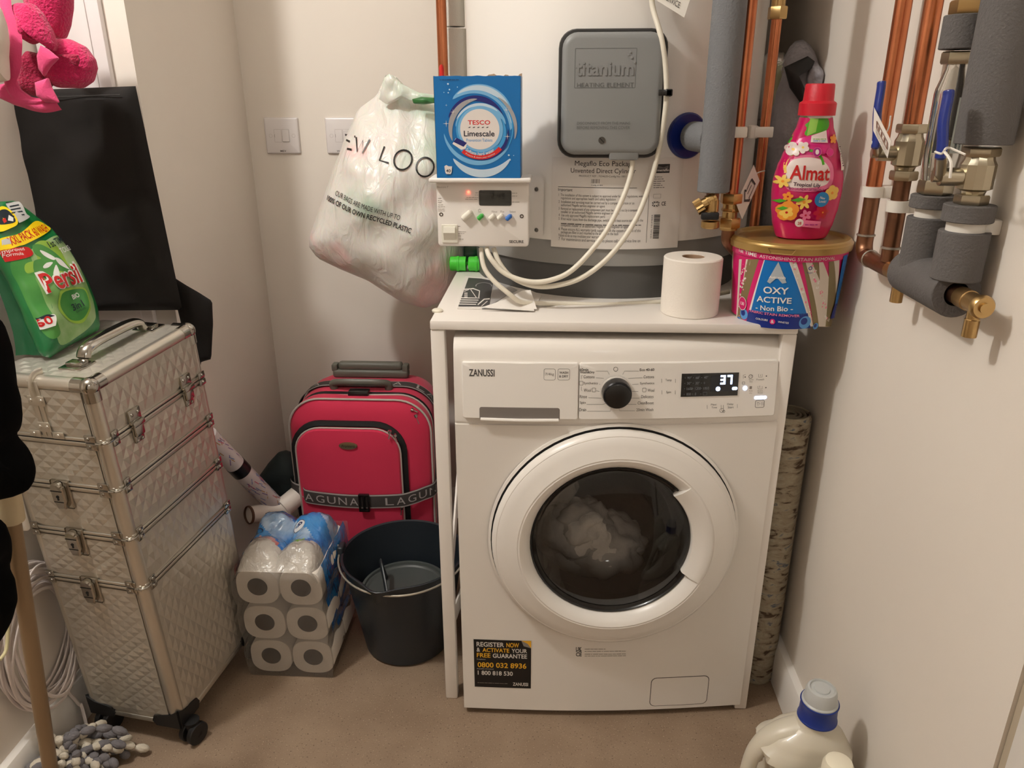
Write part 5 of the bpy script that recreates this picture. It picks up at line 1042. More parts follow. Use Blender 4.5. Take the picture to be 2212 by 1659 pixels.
nt.links.new(tc.outputs['Object'], n1_.inputs['Vector']); nt.links.new(n1_.outputs['Fac'], r1_.inputs['Fac']); nt.links.new(r1_.outputs['Color'], b.inputs['Base Color'])
mp_ = nt.nodes.new('ShaderNodeMapping'); mp_.inputs['Scale'].default_value = (30, 30, 10); mp_.inputs['Rotation'].default_value = (0, .35, 0)
n2_ = nt.nodes.new('ShaderNodeTexNoise'); n2_.inputs['Scale'].default_value = 1.1; n2_.inputs['Detail'].default_value = 5; n2_.inputs['Distortion'].default_value = 1.2
bp = nt.nodes.new('ShaderNodeBump'); bp.inputs['Strength'].default_value = .55; bp.inputs['Distance'].default_value = .012
nt.links.new(tc.outputs['Object'], mp_.inputs['Vector']); nt.links.new(mp_.outputs[0], n2_.inputs['Vector']); nt.links.new(n2_.outputs['Fac'], bp.inputs['Height']); nt.links.new(bp.outputs[0], b.inputs['Normal'])
gpts = [(672, 508), (690, 455), (715, 390), (745, 300), (775, 235), (815, 205), (832, 164), (850, 160), (870, 182), (893, 198), (945, 205), (965, 230), (985, 330), (1000, 480), (1002, 560), (985, 610), (955, 650), (920, 664), (870, 650), (800, 605), (740, 580), (690, 556), (672, 532)]
gpl = [(q.x, q.z) for q in [at(u, v, 1, GY) for u, v in gpts]]; gc_ = at(850, 430, 1, GY)
def gT(x, z): return .13 if z < 1.10 else .13*max(.25, 1-(z-1.10)/.22)
def gfn(x, z, h):
    k = gT(x, z)/.13; st_ = .006*math.sin(70*(x-gc_.x)+5*nz(x, z, 0, 9))*max(0, min(1, (z-1.02)/.12)); return V(x, GY-h*k-(st_ if h > 0 else -st_), z)
pillow(gpl, (gc_.x, gc_.z), .125, 22, gfn, wr=.016, ws=13, n=110).obj('bag_skin', [gm], gb)
def ray_y(x, z):      # front skin height above plane GY for a point, from the same formula
    k = 1e9; n = len(gpl); dx, dz = x-gc_.x, z-gc_.z; s = 0
    for i in range(n):
        a_, b_ = gpl[i], gpl[(i+1) % n]; ex, ez = b_[0]-a_[0], b_[1]-a_[1]; det = dx*(-ez)+dz*ex
        if abs(det) < 1e-12: continue
        rx, rz = a_[0]-gc_.x, a_[1]-gc_.z; t = (rx*(-ez)+rz*ex)/det; u_ = (dx*rz-dz*rx)/det
        if t > 0 and -1e-6 <= u_ <= 1+1e-6: s = max(s, 1/t)
    s = min(s, 1); return .125*(max(0, 1-s**2.2))**.5+.016*nz(x, z, 0, 13)*(1-s**6)
def gsurf(x, z, h): p = gfn(x, z, ray_y(x, z)); return V(p.x, p.y-h, p.z)
def gpx(u, v):
    y = GY-.10
    for _ in range(5): p = at(u, v, 1, y); y = gsurf(p.x, p.z, 0).y
    return (p.x, p.z)
a = Art(gsurf, .0025, 0, cell=.01)
def gl_(t, p, q, h, bold=False): a.line(t, gpx(*p), gpx(*q), h, 0, bold)
a.strip([gpx(*k) for k in ((748, 302), (756, 306))], .004, 0); a.strip([gpx(*k) for k in ((750, 321), (760, 323))], .004, 0); a.strip([gpx(*k) for k in ((746, 291), (768, 295))], .004, 0)
a.strip([gpx(*k) for k in ((770, 296), (772, 327), (784, 303), (783, 331), (799, 301))], .0038, 0)
a.strip([gpx(*k) for k in ((831, 316), (820, 346), (840, 352))], .0038, 0)
for cu, cv in ((871, 345), (918, 361)):
    c = gpx(cu, cv); a.strip([(c[0]+.0185*math.cos(k*PI/12), c[1]+.0195*math.sin(k*PI/12)) for k in range(24)], .0036, 0, True)
gl_('OUR BAGS ARE MADE WITH UP TO', (724, 421), (863, 476), .0115); gl_('100% OF OUR OWN RECYCLED PLASTIC', (706, 431), (887, 504), .0115, True)
a.obj('bag_lettering', [mat('bag_ink', (24, 24, 24), .4)], gb)
# gathered neck knot and drawstring
kp = lambda pts, c, T, nm, mt, y=GY-.05, **k: mkp(pts, c, y, T, nm, mt, gb, **k)
kp([(830, 168), (842, 158), (866, 180), (905, 200), (942, 206), (945, 222), (900, 222), (868, 212), (836, 226), (818, 214)], (868, 205), .009, 'bag_neck', gm, wr=.006, ws=40, n=50)
kp([(890, 214), (910, 209), (940, 211), (944, 222), (915, 226), (893, 224)], (918, 217), .012, 'green_contents', mat('inside_green', (52, 110, 56), .4), GY-.075, wr=.004, ws=60, n=30)

# ================================================================ silver trolley case
b_ = (-.737, 1.158, -.167, .060, -.010, .211, .290, .766)
def _rot(yaw, tx, ty): return Matrix.Rotation(tx, 3, 'X') @ Matrix.Rotation(ty, 3, 'Y') @ Matrix.Rotation(yaw, 3, 'Z')
KRt = _rot(b_[2], b_[3], b_[4]); KO = V(b_[0], b_[1], .052); KW, KD, KH_ = b_[5:]
def KP(x, y, z): return KO+KRt @ V(-KW+x, y, z)     # x 0..KW left to right, y depth, z up
ALU = mat('alu_frame', (212, 206, 194), .34, .85); DIA = mat('alu_diamond', (206, 200, 188), .42, .7); CHRd = mat('chrome_dark', (178, 174, 166), .16, 1); BKP = mat('castor_black', (18, 18, 19), .5)
kc = thing('trolley_case', KP(KW/2, KD/2, -.05), 'tall silver aluminium trolley case with diamond pattern panels and chrome latches', 'case')
R0 = .011
MB().rbox(.001, .001, 0, KW-.001, KD-.001, KH_-.001, R0-.001, 3).mp(lambda p: KP(p.x, p.y, p.z)).obj('shell', [ALU], kc)
# diamond panels: real facets on front, right and top, split at the tier lines
tiers = [0, .345, .465, .575, .77]; tiers[-1] = KH_
tz_ = [KH_*.0+.0, .352, .462, .578, .7]
lines = [.375, .480, .585]   # heights where the tiers meet (bottom, middle, top) 
def tierz(u, v):             # height on the front-right corner for a pixel
    best = None
    for k in range(400):
        z = KH_*k/400; p = KP(KW, 0, z); d = p-CP; yy_ = 829.5-F_PX*d.dot(CU)/d.dot(CF)
        if best is None or abs(yy_-v) < best[0]: best = (abs(yy_-v), z)
    return best[1]
lines = [tierz(0, v) for v in (1288, 1168, 1065, 955)]
lines = [tierz(0, 1285), tierz(0, 1160), tierz(0, 958)]; 
lines = [tierz(0, 1272), tierz(0, 1166), tierz(0, 1062), tierz(0, 958)]
edges = [.012]+lines+[KH_-.014]
def facets(m, fn, w, h, a_, b2, amp):
    nx_, nz_ = max(2, round(w/a_)*2), max(2, round(h/b2)*2); vs = []; fs = []
    for j in range(nz_+1):
        for i in range(nx_+1):
            e = i in (0, nx_) or j in (0, nz_); vs.append(fn(w*i/nx_, h*j/nz_, 0 if e or (i+j) % 2 else amp))
    for j in range(nz_):
        for i in range(nx_):
            q_ = [j*(nx_+1)+i, j*(nx_+1)+i+1, (j+1)*(nx_+1)+i+1, (j+1)*(nx_+1)+i]
            fs += [(q_[0], q_[1], q_[3]), (q_[1], q_[2], q_[3])] if (i+j) % 2 == 0 else [(q_[0], q_[1], q_[2]), (q_[0], q_[2], q_[3])]
    m.add(vs, fs, 0, False)
mF, mR = MB(), MB(); bar_m = MB(); gapm = MB()
for k in range(len(edges)-1):
    z0, z1 = edges[k]+(.011 if k else .004), edges[k+1]-(.011 if k < len(edges)-2 else .004)
    facets(mF, lambda x, z, h: KP(.016+x, -.0006-h, z0+z), KW-.038, z1-z0, .030, .024, .0016)
    facets(mR, lambda y, z, h: KP(KW+.0006+h, .016+y, z0+z), KD-.030, z1-z0, .026, .040, .0018)
mF.obj('front_panels', [DIA], kc, sharp=6); mR.obj('side_panels', [DIA], kc, sharp=6)
m = MB(); facets(m, lambda x, y, h: KP(.016+x, .016+y, KH_+.0002+h), KW-.032, KD-.032, .03, .03, .0014); m.obj('top_panel', [DIA], kc, sharp=6)
for k, z in enumerate(lines):
    up = -.006
    for dz in (-.0068, .0010):
        m = MB(); 
        for a_ in ((.004, -.0022, z+dz, KW-.004, .003, z+dz+.0058), (KW-.003, .004, z+dz, KW+.0022, KD-.004, z+dz+.0058)): MB().rbox(*a_, .0012, 2).mp(lambda p: KP(p.x, p.y, p.z)).obj('tier_rail', [ALU], kc)
    gapm.box(.002, -.0012, z-.0011, KW+.0012, KD-.002, z+.0010)
gapm.mp(lambda p: KP(p.x, p.y, p.z)); gapm.obj('tier_gap', [DK], kc)
# rounded corner posts and top edge extrusions
for x, y, e_ in ((KW-R0, R0, .0022), (R0, R0, .001), (KW-R0, KD-R0, .001)): MB().tube([KP(x, y, .01), KP(x, y, KH_-.01)], R0+e_, 20).obj('corner_post', [ALU], kc)
for a_, b2 in ((KP(.01, R0, KH_-R0), KP(KW-.012, R0, KH_-R0)), (KP(KW-R0, .012, KH_-R0), KP(KW-R0, KD-.01, KH_-R0))): MB().tube([a_, b2], R0+.0022, 16).obj('top_edge', [ALU], kc)
for a_ in ((.012, -.0016, .0, KW-.012, .002, .012), (KW-.002, .012, .0, KW+.0016, KD-.012, .012)): MB().rbox(*a_, .001).mp(lambda p: KP(p.x, p.y, p.z)).obj('bottom_edge', [ALU], kc)
# chrome ball corners
for (x, y) in ((KW, 0), (KW, KD)):
    c = KP(KW-R0, R0 if y == 0 else KD-R0, KH_-R0); m = MB(); blob(m, c, R0+.005, R0+.005, R0+.005, 0, n=24)
    dx = -.030; m.tube([c, c+(KP(0, 0, 0)-KP(1, 0, 0)).normalized()*.028], R0+.0032, 16); m.tube([c, c+(KP(0, 1, 0)-KP(0, 0, 0)).normalized()*(.026 if y == 0 else -.026)], R0+.0032, 16); m.tube([c, c+(KP(0, 0, 0)-KP(0, 0, 1)).normalized()*.026], R0+.0032, 16)
    m.obj('ball_corner', [CHRd], kc)
# riveted corner clips at each tier line
def rivets(m, pts, n_):
    for p in pts: m.lathe([(.0034, 0), (.003, .0012), (.0012, .002), (0, .0021)], p, n_, 10)
FN = (KP(0, -1, 0)-KP(0, 0, 0)).normalized(); RN = (KP(1, 0, 0)-KP(0, 0, 0)).normalized(); UP = (KP(0, 0, 1)-KP(0, 0, 0)).normalized()
for k, z in enumerate(lines):
    m, mL, mB = MB(), MB(), MB()
    for s1 in (-1, 1):
        zz = z+s1*.0075
        m.rbox(KW-.036, -.0042, zz-.0062, KW-.014, -.0015, zz+.0062, .001); m.rbox(KW+.0015, .014, zz-.0062, KW+.0042, .030, zz+.0062, .001)
        mL.rbox(.004, -.0042, zz-.0062, .020, -.0015, zz+.0062, .001); mB.rbox(KW+.0015, KD-.024, zz-.0062, KW+.0042, KD-.004, zz+.0062, .001)
    for q_ in (m, mL, mB): q_.mp(lambda p: KP(p.x, p.y, p.z))
    m.tube(spl([KP(KW-.016, -.003, z), KP(KW-.004, -.0025, z), KP(KW+.0025, .004, z), KP(KW+.003, .016, z)], 6), .0022, 8)
    for s1 in (-1, 1): rivets(m, [KP(KW-.029, -.0042, z+s1*.0075)], FN); rivets(mL, [KP(.012, -.0042, z+s1*.0075)], FN); rivets(m, [KP(KW+.0042, .022, z+s1*.0075)], RN); rivets(mB, [KP(KW+.0042, KD-.013, z+s1*.0075)], RN)
    for q_ in (m, mL, mB): q_.obj('corner_bracket', [CHRd], kc)
# central strap of the lid and its riveted tabs
xm = KW*.50-.004; m = MB(); zl = lines[3]
for s1 in (0, 1): m.rbox(xm-.0095+s1*.010, -.0030, zl+.004, xm-.0005+s1*.010, -.0006, KH_-.004, .001)
m.rbox(xm-.034, -.0040, zl+.002, xm-.012, -.0016, zl+.015, .001); m.rbox(xm+.012, -.0040, zl+.002, xm+.034, -.0016, zl+.015, .001); m.rbox(xm-.012, -.0050, zl+.014, xm+.012, -.0026, zl+.032, .001); m.rbox(xm-.016, -.0050, KH_-.048, xm+.016, -.0026, KH_-.030, .001)
m.mp(lambda p: KP(p.x, p.y, p.z)); rivets(m, [KP(xm+d1, -.0046, z) for d1, z in ((-.024, zl+.009), (.024, zl+.009), (-.007, zl+.024), (.007, zl+.024), (-.010, KH_-.038), (.010, KH_-.038))], FN)
m.tube(spl([KP(xm, -.0035, KH_-.03), KP(xm, -.0035, KH_-.010), KP(xm, .004, KH_+.0028), KP(xm, .022, KH_+.003)], 6), .0085, 10, flat=.35); m.obj('lid_hinge', [ALU], kc)
# side clasps over the top tier line
for yy_ in (.075, .225):
    cl0 = MB(); z = lines[3]; cl0.rbox(KW+.001, yy_-.015, z+.004, KW+.006, yy_+.015, z+.030, .0015); cl0.rbox(KW+.004, yy_-.015, z-.002, KW+.012, yy_+.015, z+.008, .002); cl0.rbox(KW+.001, yy_-.012, z-.034, KW+.005, yy_+.012, z-.004, .0015); cl0.rbox(KW+.005, yy_-.012, z-.022, KW+.010, yy_+.012, z+.004, .003)
    cl0.mp(lambda p: KP(p.x, p.y, p.z)); rivets(cl0, [KP(KW+.006, yy_-.008, z+.021), KP(KW+.006, yy_+.008, z+.021), KP(KW+.005, yy_-.006, z-.030), KP(KW+.005, yy_+.006, z-.030)], RN); cl0.obj('clasp', [CHRd], kc)
# key latches down the front
for k in (2, 1, 0):
    z = lines[k]; xc = KW*.46
    lt_ = MB(); lt_.rbox(xc-.019, -.0046, z-.046, xc+.019, -.0006, z+.012, .004, 3)
    lt_.mp(lambda p: KP(p.x, p.y, p.z)); lo = lt_.obj('key_latch', [CHRd], kc)
    m = MB(); o_ = lambda x, zz, h=0: KP(xc+x, -.0046-h, z+zz)
    ol = [(.0135*math.cos(t), -.001+.012*math.sin(t)) for t in [i*PI/10 for i in range(11)]]+[(-.0135, -.026), (-.008, -.042), (.008, -.042), (.0135, -.026)]
    n_ = len(ol); V0 = [o_(x, zz, 0) for x, zz in ol]; V1 = [o_(x*.98, zz, .008) for x, zz in ol]; V2 = [o_(x*.8, -.014+(zz+.014)*.86, .0105) for x, zz in ol]
    m.add(V0+V1+V2, [(i+r_*n_, (i+1) % n_+r_*n_, (i+1) % n_+(r_+1)*n_, i+(r_+1)*n_) for r_ in range(2) for i in range(n_)]+[[2*n_+i for i in range(n_)]], 0, True)
    m.obj('latch_lever', [CHRd], lo)
    m = MB(); m.lathe([(.0030, 0), (.0030, .0004), (0, .0004)], o_(0, -.016, .0106), FN, 12); m.add([o_(-.0012, -.017, .011), o_(.0012, -.017, .011), o_(.0018, -.023, .011), o_(-.0018, -.023, .011)], [(0, 1, 2, 3)], 0, False); m.obj('keyhole', [DK], lo)
    m = MB(); m.add([o_(-.012, -.0035, .0108), o_(.012, -.0035, .0108), o_(.012, -.0055, .0108), o_(-.012, -.0055, .0108)], [(0, 1, 2, 3)], 0, False); m.add([o_(-.010, -.026, .0108), o_(.010, -.026, .0108), o_(.010, -.0275, .0108), o_(-.010, -.0275, .0108)], [(0, 1, 2, 3)], 0, False); m.obj('latch_seam', [DK], lo)
# carry handle on top
hc = lambda x, y, z=0: KP(x, y, KH_+z)
hx = KW*.66
m = MB(); m.tube(spl([hc(hx, .075, .004), hc(hx, .085, .020), hc(hx, .11, .026), hc(hx, .155, .027), hc(hx, .20, .026), hc(hx, .225, .020), hc(hx, .235, .004)], 8), [.0055]*3+[.0085]*43+[.0055]*3, 14, flat=1.5); m.obj('carry_handle', [CHRd], kc)
for yy_ in (.060, .250):
    m = MB(); m.rbox(hx-.022, yy_-.02, KH_, hx+.022, yy_+.02, KH_+.004, .0015); m.rbox(hx-.016, yy_-.010, KH_+.003, hx+.016, yy_+.010, KH_+.010, .003); m.mp(lambda p: KP(p.x, p.y, p.z)); m.obj('handle_mount', [CHRd], kc)
# castors
def castor(x, y, sx, sy):
    g = MB(); c = KP(x, y, 0)
    # bent corner plate
    P1 = [(0, 0), (.055, 0), (.062, .012), (.056, .026), (.040, .030), (.018, .034), (0, .046)]
    def plate_(o, ex, ez, nn):
        f_ = [o+ex*px_+ez*pz_+nn*.0035 for px_, pz_ in P1]; b1 = [q_-nn*.006 for q_ in f_]; n_ = len(P1); g.add(f_+b1, [list(range(n_)), [n_+i for i in range(n_)][::-1]]+[(i, (i+1) % n_, n_+(i+1) % n_, n_+i) for i in range(n_)], 0, True)
    cx0 = KP(KW if x > KW/2 else 0, 0 if y < KD/2 else KD, -.004)
    plate_(cx0, RN*(-1 if x > KW/2 else 1), UP, FN if y < KD/2 else -FN); plate_(cx0, (-FN if y < KD/2 else FN), UP, RN if x > KW/2 else -RN)
    po = g.obj('castor_bracket', [BKP], kc)
    wc = V(c.x+(.030 if x > KW/2 else -.005), c.y-.006, .024)
    MB().tube([wc+V(0, 0, .03), wc+V(0, 0, .005)], [.016, .011], 14).obj('castor_fork', [BKP], po)
    ax_ = V(.8, -.35, 0).normalized(); m = MB()
    for s1 in (-1, 1): m.lathe([(.006, -.006), (.022, -.006), (.0238, -.004), (.0238, .004), (.022, .006), (.006, .006)], wc+ax_*.011*s1, ax_, 28)
    m.tube([wc-ax_*.016, wc+ax_*.016], .006, 10); m.obj('wheel', [BKP], po)
castor(KW-.02, .02, 1, 1); castor(.03, .02, 0, 1); castor(KW-.02, KD-.02, 1, 0); castor(.03, KD-.02, 0, 0)

# ================================================================ green detergent pouch on the case
ztop = KP(KW/2, KD/2, KH_).z
PGm = mat('pouch_green', (10, 96, 56), .28, coat=.3, bump=.35, bscale=26, bdist=.006, var=.14, vscale=7, c2=(34, 126, 62))
po = thing('detergent_pouch', (-.95, 1.37, ztop+.004), 'bulging green detergent capsule pouch with red and yellow print standing on the silver case', 'pouch')
# face plane of the pouch: bottom edge from A to B, leaning back to C/D
PA, PB = at(106, 772, 2, ztop+.003), at(217, 712, 2, ztop+.010)
def ppt(u, v, plane_x=None): return None
fx = (PB-PA).normalized()
fu = V(-.32, -.03, 1).normalized(); fn_ = fx.cross(fu).normalized(); fn_ = fn_ if fn_.dot(CP-PA) > 0 else -fn_
def pf(u, v):
    p = atpl(u, v, PA+fn_*.0, fn_)-PA; fz = fn_.cross(fx); fz = fz if fz.z > 0 else -fz; return (p.dot(fx), p.dot(fz))
fz = fn_.cross(fx); fz = fz if fz.z > 0 else -fz
pol = [pf(*k) for k in ((112, 772), (150, 748), (217, 712), (212, 668), (190, 610), (150, 540), (110, 490), (62, 452), (35, 432), (0, 434), (-30, 445), (-25, 520), (0, 560), (30, 610), (62, 680), (85, 735), (98, 768))]
pc = (sum(k[0] for k in pol)/len(pol), sum(k[1] for k in pol)/len(pol))
def pfn(x, z, h): return PA+fx*x+fz*z+fn_*(h if h > 0 else h*1.0)
def pT(x, z): return 1-max(0, min(1, (z-.12)/.2))*.55
pillow(pol, pc, .030, 14, lambda x, z, h: pfn(x, z, h*pT(x, z)-.004), wr=.006, ws=22, n=80).obj('pouch_front', [PGm], po)
# gusset side and back
gus = [(-.09, 0)]
m = MB(); Bk = V(-.052, .022, 0)
def edge(t):   # left edge of the face, bottom to top
    e_ = [(106, 772), (98, 755), (85, 722), (62, 672), (30, 606), (0, 556), (-25, 520), (-30, 445)]
    k = t*(len(e_)-1); i = min(int(k), len(e_)-2); q_ = k-i; return pf(e_[i][0]+(e_[i+1][0]-e_[i][0])*q_, e_[i][1]+(e_[i+1][1]-e_[i][1])*q_)
def gus_f(i, j):
    x, z = edge(j); th_ = .062*(1-j*.75); p = pfn(x, z, -.006); b1 = p+V(-th_, .01, -.0); q_ = p.lerp(b1, i); return V(max(XL+.004, q_.x), q_.y+.010*math.sin(PI*i)*(1+.5*nz(i*3, j*6)), max(q_.z, ztop+.002 if j < .02 else q_.z))
m.grid(gus_f, 8, 24); m.obj('pouch_gusset', [mat('pouch_dark_green', (10, 84, 50), .3, coat=.3, bump=.4, bscale=22, bdist=.008)], po)
def psd(x, z, h):
    n = len(pol); dx, dz = x-pc[0], z-pc[1]; s = 0
    for i in range(n):
        a_, b2 = pol[i], pol[(i+1) % n]; ex, ez = b2[0]-a_[0], b2[1]-a_[1]; det = dx*(-ez)+dz*ex
        if abs(det) < 1e-12: continue
        rx, rz = a_[0]-pc[0], a_[1]-pc[1]; t = (rx*(-ez)+rz*ex)/det; u_ = (dx*rz-dz*rx)/det
        if t > 0 and -1e-6 <= u_ <= 1+1e-6: s = max(s, 1/t)
    if s > .97: x, z = pc[0]+dx/s*.97, pc[1]+dz/s*.97; s = .97
    hh = .030*(max(0, 1-s**2.2))**.5+.006*nz(x, z, 0, 22)*(1-s**6); return pfn(x, z, hh*pT(x, z)-.004+h)
def pp(u, v):
    off = .0
    for _ in range(4):
        p = atpl(u, v, PA+fn_*off, fn_)-PA; x, z = p.dot(fx), p.dot(fz); off = (psd(x, z, 0)-PA).dot(fn_)
    return (x, z)
a = Art(psd, .0005, .00016, cell=.006); ms = [mat('pouch_pale', (178, 200, 150), .3, var=.12, vscale=14, c2=(118, 168, 92)), mat('pouch_leaf', (48, 128, 56), .3, var=.2, vscale=12, c2=(84, 152, 70)), mat('pouch_mid', (14, 104, 58), .3), RDD, mat('pouch_yellow', (248, 214, 20), .4), mat('pouch_white', (232, 232, 226), .35), mat('pouch_ink', (18, 34, 44), .5), mat('pouch_lime', (150, 190, 70), .3), mat('pouch_grey', (190, 190, 186), .5)]
Pp = lambda *k: sm2([pp(u, v) for u, v in k]) if len(k) >= 5 else [pp(u, v) for u, v in k]
a.poly(Pp((40, 565), (90, 525), (125, 510), (150, 545), (180, 600), (200, 650), (205, 690), (170, 725), (130, 745), (115, 700), (90, 640), (60, 610)), 0); a.up(); a.poly(Pp((30, 560), (60, 545), (75, 600), (120, 690), (130, 720), (110, 730), (85, 680), (50, 610)), 1); a.up()
a.poly(Pp((88, 520), (118, 528), (140, 560), (150, 590), (120, 590), (85, 585), (60, 590), (55, 570), (80, 560), (70, 535)), 7); a.up(); a.poly(Pp((70, 530), (92, 530), (125, 552), (150, 580), (160, 600), (130, 585), (105, 600), (75, 590), (72, 565), (88, 558), (74, 548)), 1); a.up()
for q_ in (((85, 541), (98, 545), (118, 557), (114, 562), (95, 553)), ((118, 557), (132, 562), (148, 580), (148, 582), (128, 572)), ((92, 576), (100, 568), (113, 567), (105, 577), (95, 580)), ((120, 572), (128, 590), (126, 598), (118, 598), (114, 592))): a.poly(Pp(*q_), 5)
a.up(); a.poly(Pp((135, 625), (180, 622), (192, 650), (190, 680), (176, 698), (150, 695), (128, 672), (126, 645)), 7); a.up(); a.poly(Pp((140, 630), (178, 625), (190, 650), (186, 678), (172, 692), (150, 690), (132, 668), (130, 645)), 1); a.up()
a.poly(Pp((-10, 545), (40, 535), (60, 535), (70, 548), (60, 556), (30, 562), (0, 562)), 3); a.up()
a.poly(Pp((-5, 518), (40, 505), (75, 478), (100, 488), (106, 498), (60, 525), (40, 532), (0, 542)), 4); a.up()
ln_ = lambda t, p, q_, h, mi, b2=True: a.line(t, pp(*p), pp(*q_), h, mi, b2)
ln_('XXL PACK 60 WASH', (24, 531), (105, 499), .0145, 3); ln_('Improved', (0, 549), (52, 541), .006, 5, False); ln_('Formula', (4, 557), (50, 551), .006, 5, False)
a.poly(Pp((4, 530), (2, 519), (18, 514), (23, 527)), 8)
# big red name
a.up(3); ln_('Persil', (99, 635), (178, 608), .040, 5); ln_('Persil', (102, 634), (179, 609), .036, 5); a.up(3); ln_('Persil', (102, 633), (176, 608), .035, 3); a.up(2)
ln_('BIO', (155, 648), (170, 641), .0085, 5); ln_('3in1', (156, 673), (180, 661), .0125, 6); ln_('CAPSULES', (163, 677), (182, 668), .0035, 6, False)
ln_('1st TIME', (106, 537), (134, 522), .012, 6); ln_('TOUGH', (130, 549), (150, 540), .010, 5)
a.up(4); a.poly(Pp((88, 688), (114, 680), (117, 702), (112, 706), (96, 710), (92, 704)), 5); a.up(); a.poly(Pp((86, 688), (98, 680), (110, 682), (113, 684), (90, 690)), 6); a.up(3); ln_('60', (94, 705), (112, 698), .014, 3)
a.poly(Pp((8, 442), (36, 436), (52, 462), (60, 470), (40, 482), (34, 478)), 8); a.up(); a.poly(Pp((-8, 455), (6, 448), (28, 466), (34, 484), (20, 494), (-8, 500)), 4); a.up(); a.poly(Pp((-8, 460), (8, 454), (24, 468), (27, 482), (-8, 486)), 6); a.up(); a.poly(Pp((0, 476), (6, 472), (10, 480), (4, 484)), 3); a.poly(Pp((14, 466), (24, 472), (24, 480), (12, 478)), 5)
a.poly(Pp((6, 436), (34, 431), (37, 435), (8, 441)), 6)
for k in range(4): c0_ = pp(16+k*2, 448+k*7); c1_ = pp(36+k*4, 444+k*7); a.strip([c0_, c1_], .0022, 6)
a.obj('pouch_print', ms, po)
ah = lambda u, v: at(u, v, 1, 1.262)
a = Art(lambda x, y, h: V(x, 1.262-h, y)+V(0, 0, 0), .0001, cell=1e9)

# ================================================================ black fabric bag behind the case, towel, coats
BF = mat('black_fabric', (23, 19, 16), .8, bump=.35, bscale=900, bdist=.0006, sheen=.12, spec=.25)
bf = thing('fabric_bag', (-.87, 1.47, .82), 'large flat black fabric bag standing upright behind the silver case', 'bag')
FY = 1.47
def sheet_bag(cor, T, name, par, wr=.010):
    P0, P1_, P2, P3 = cor  # bl, br, tr, tl
    m = MB()
    def f(i, j, sg):
        p = P0.lerp(P1_, i).lerp(P3.lerp(P2, i), j); e = min(1, min(i, 1-i)*14)*min(1, min(j, 1-j)*20); fold = wr*(1-j)*nz(p.x*1.5+p.z*1.2, p.z*2.4, sg, 5)+wr*.35*nz(p.x, p.z, 1, 18)
        return V(p.x, p.y-sg*(T*(e**.5)), p.z)+V(0, -fold*e, 0)
    m.grid(lambda i, j: f(i, j, 1), 40, 60); m.grid(lambda i, j: f(i, j, -1), 40, 60)
    return m.obj(name, [BF], par)
tl = at(22, 196, 1, FY); tr_ = at(293, 186, 1, FY); 
sheet_bag((V(at(70, 700, 1, FY-.01).x, FY-.01, ztop+.012), V(at(395, 690, 1, FY+.01).x, FY+.015, ztop+.012), tr_, tl), .02, 'bag_body', bf, .016)
m = MB(); m.tube([tl.lerp(tr_, k/12)+V(0, -.0215, -.014) for k in range(1, 12)], .0009, 6); m.obj('hem_seam', [mat('hem_black', (44, 40, 36), .6)], bf)
ybag('fabric_flap', [(380, 602), (402, 616), (430, 632), (458, 650), (460, 700), (456, 776), (434, 782), (429, 806), (420, 800), (404, 740), (392, 700), (380, 650)], (424, 695), 1.52, .014, BF, 'black fabric flap drooping over the rear edge of the silver case', 'fabric', wr=.012, ws=14)
TWm = mat('towel_pink', (206, 26, 92), .95, bump=1.0, bscale=260, bdist=.005, sheen=.25); TWH = mat('towel_hem', (212, 66, 116), .85, bump=.4, bscale=400, sheen=.2); TWD = mat('towel_shade', (160, 12, 60), .95, bump=1.0, bscale=260, bdist=.005, sheen=.2)  # the deeper pink paints shade into the towel's hollow and inner folds
tw = thing('pink_towel', at(100, 100, 1, 1.36), 'bright pink towelling cloth hanging bunched at the upper left above the black bag', 'towel')
def tp(pts, c, y, T, nm, mt, **k): return mkp(pts, c, y, T, nm, mt, tw, **k)
tp([(40, -60), (150, -60), (152, 20), (147, 60), (138, 84), (120, 84), (90, 60), (60, 10)], (105, 10), 1.40, .035, 'back_fold', TWm, wr=.010, ws=20, n=60)
tp([(118, 84), (150, 84), (182, 100), (202, 128), (206, 148), (196, 178), (178, 191), (130, 190), (105, 180), (98, 150), (100, 110)], (150, 145), 1.36, .036, 'lower_fold', TWm, wr=.014, ws=24, n=70)
tp([(125, 118), (150, 117), (168, 118), (173, 130), (168, 144), (160, 140), (150, 125), (128, 121)], (155, 126), 1.322, .006, 'fold_hollow_shade', TWD, wr=.003, n=40)
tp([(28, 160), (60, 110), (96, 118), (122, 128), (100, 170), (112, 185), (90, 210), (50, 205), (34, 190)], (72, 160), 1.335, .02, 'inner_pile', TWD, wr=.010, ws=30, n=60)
tp([(14, 20), (40, 6), (70, 8), (90, 28), (112, 70), (122, 100), (118, 112), (96, 92), (86, 66), (82, 88), (72, 96), (44, 80), (28, 60)], (62, 48), 1.31, .026, 'front_fold', TWm, wr=.012, ws=28, n=70)
m = MB()
def ribbon(m, pts, w, y, mi=0, t=.003):
    P = [at(u, v, 1, y+dy) for u, v, dy in pts]; P = spl(P, 8); n_ = len(P)
    def f(i, j):
        k = int(round(i*(n_-1))); p = P[k]; q_ = (P[min(k+1, n_-1)]-P[max(k-1, 0)]).normalized(); nn = q_.cross(V(0, -1, 0)).normalized(); ww = w[0]+(w[1]-w[0])*i if isinstance(w, tuple) else w
        return p+nn*(j-.5)*ww+V(0, -.006*math.cos((j-.5)*PI)+.003*nz(i*8, j*2), 0)
    m.grid(f, n_-1, 6, mi)
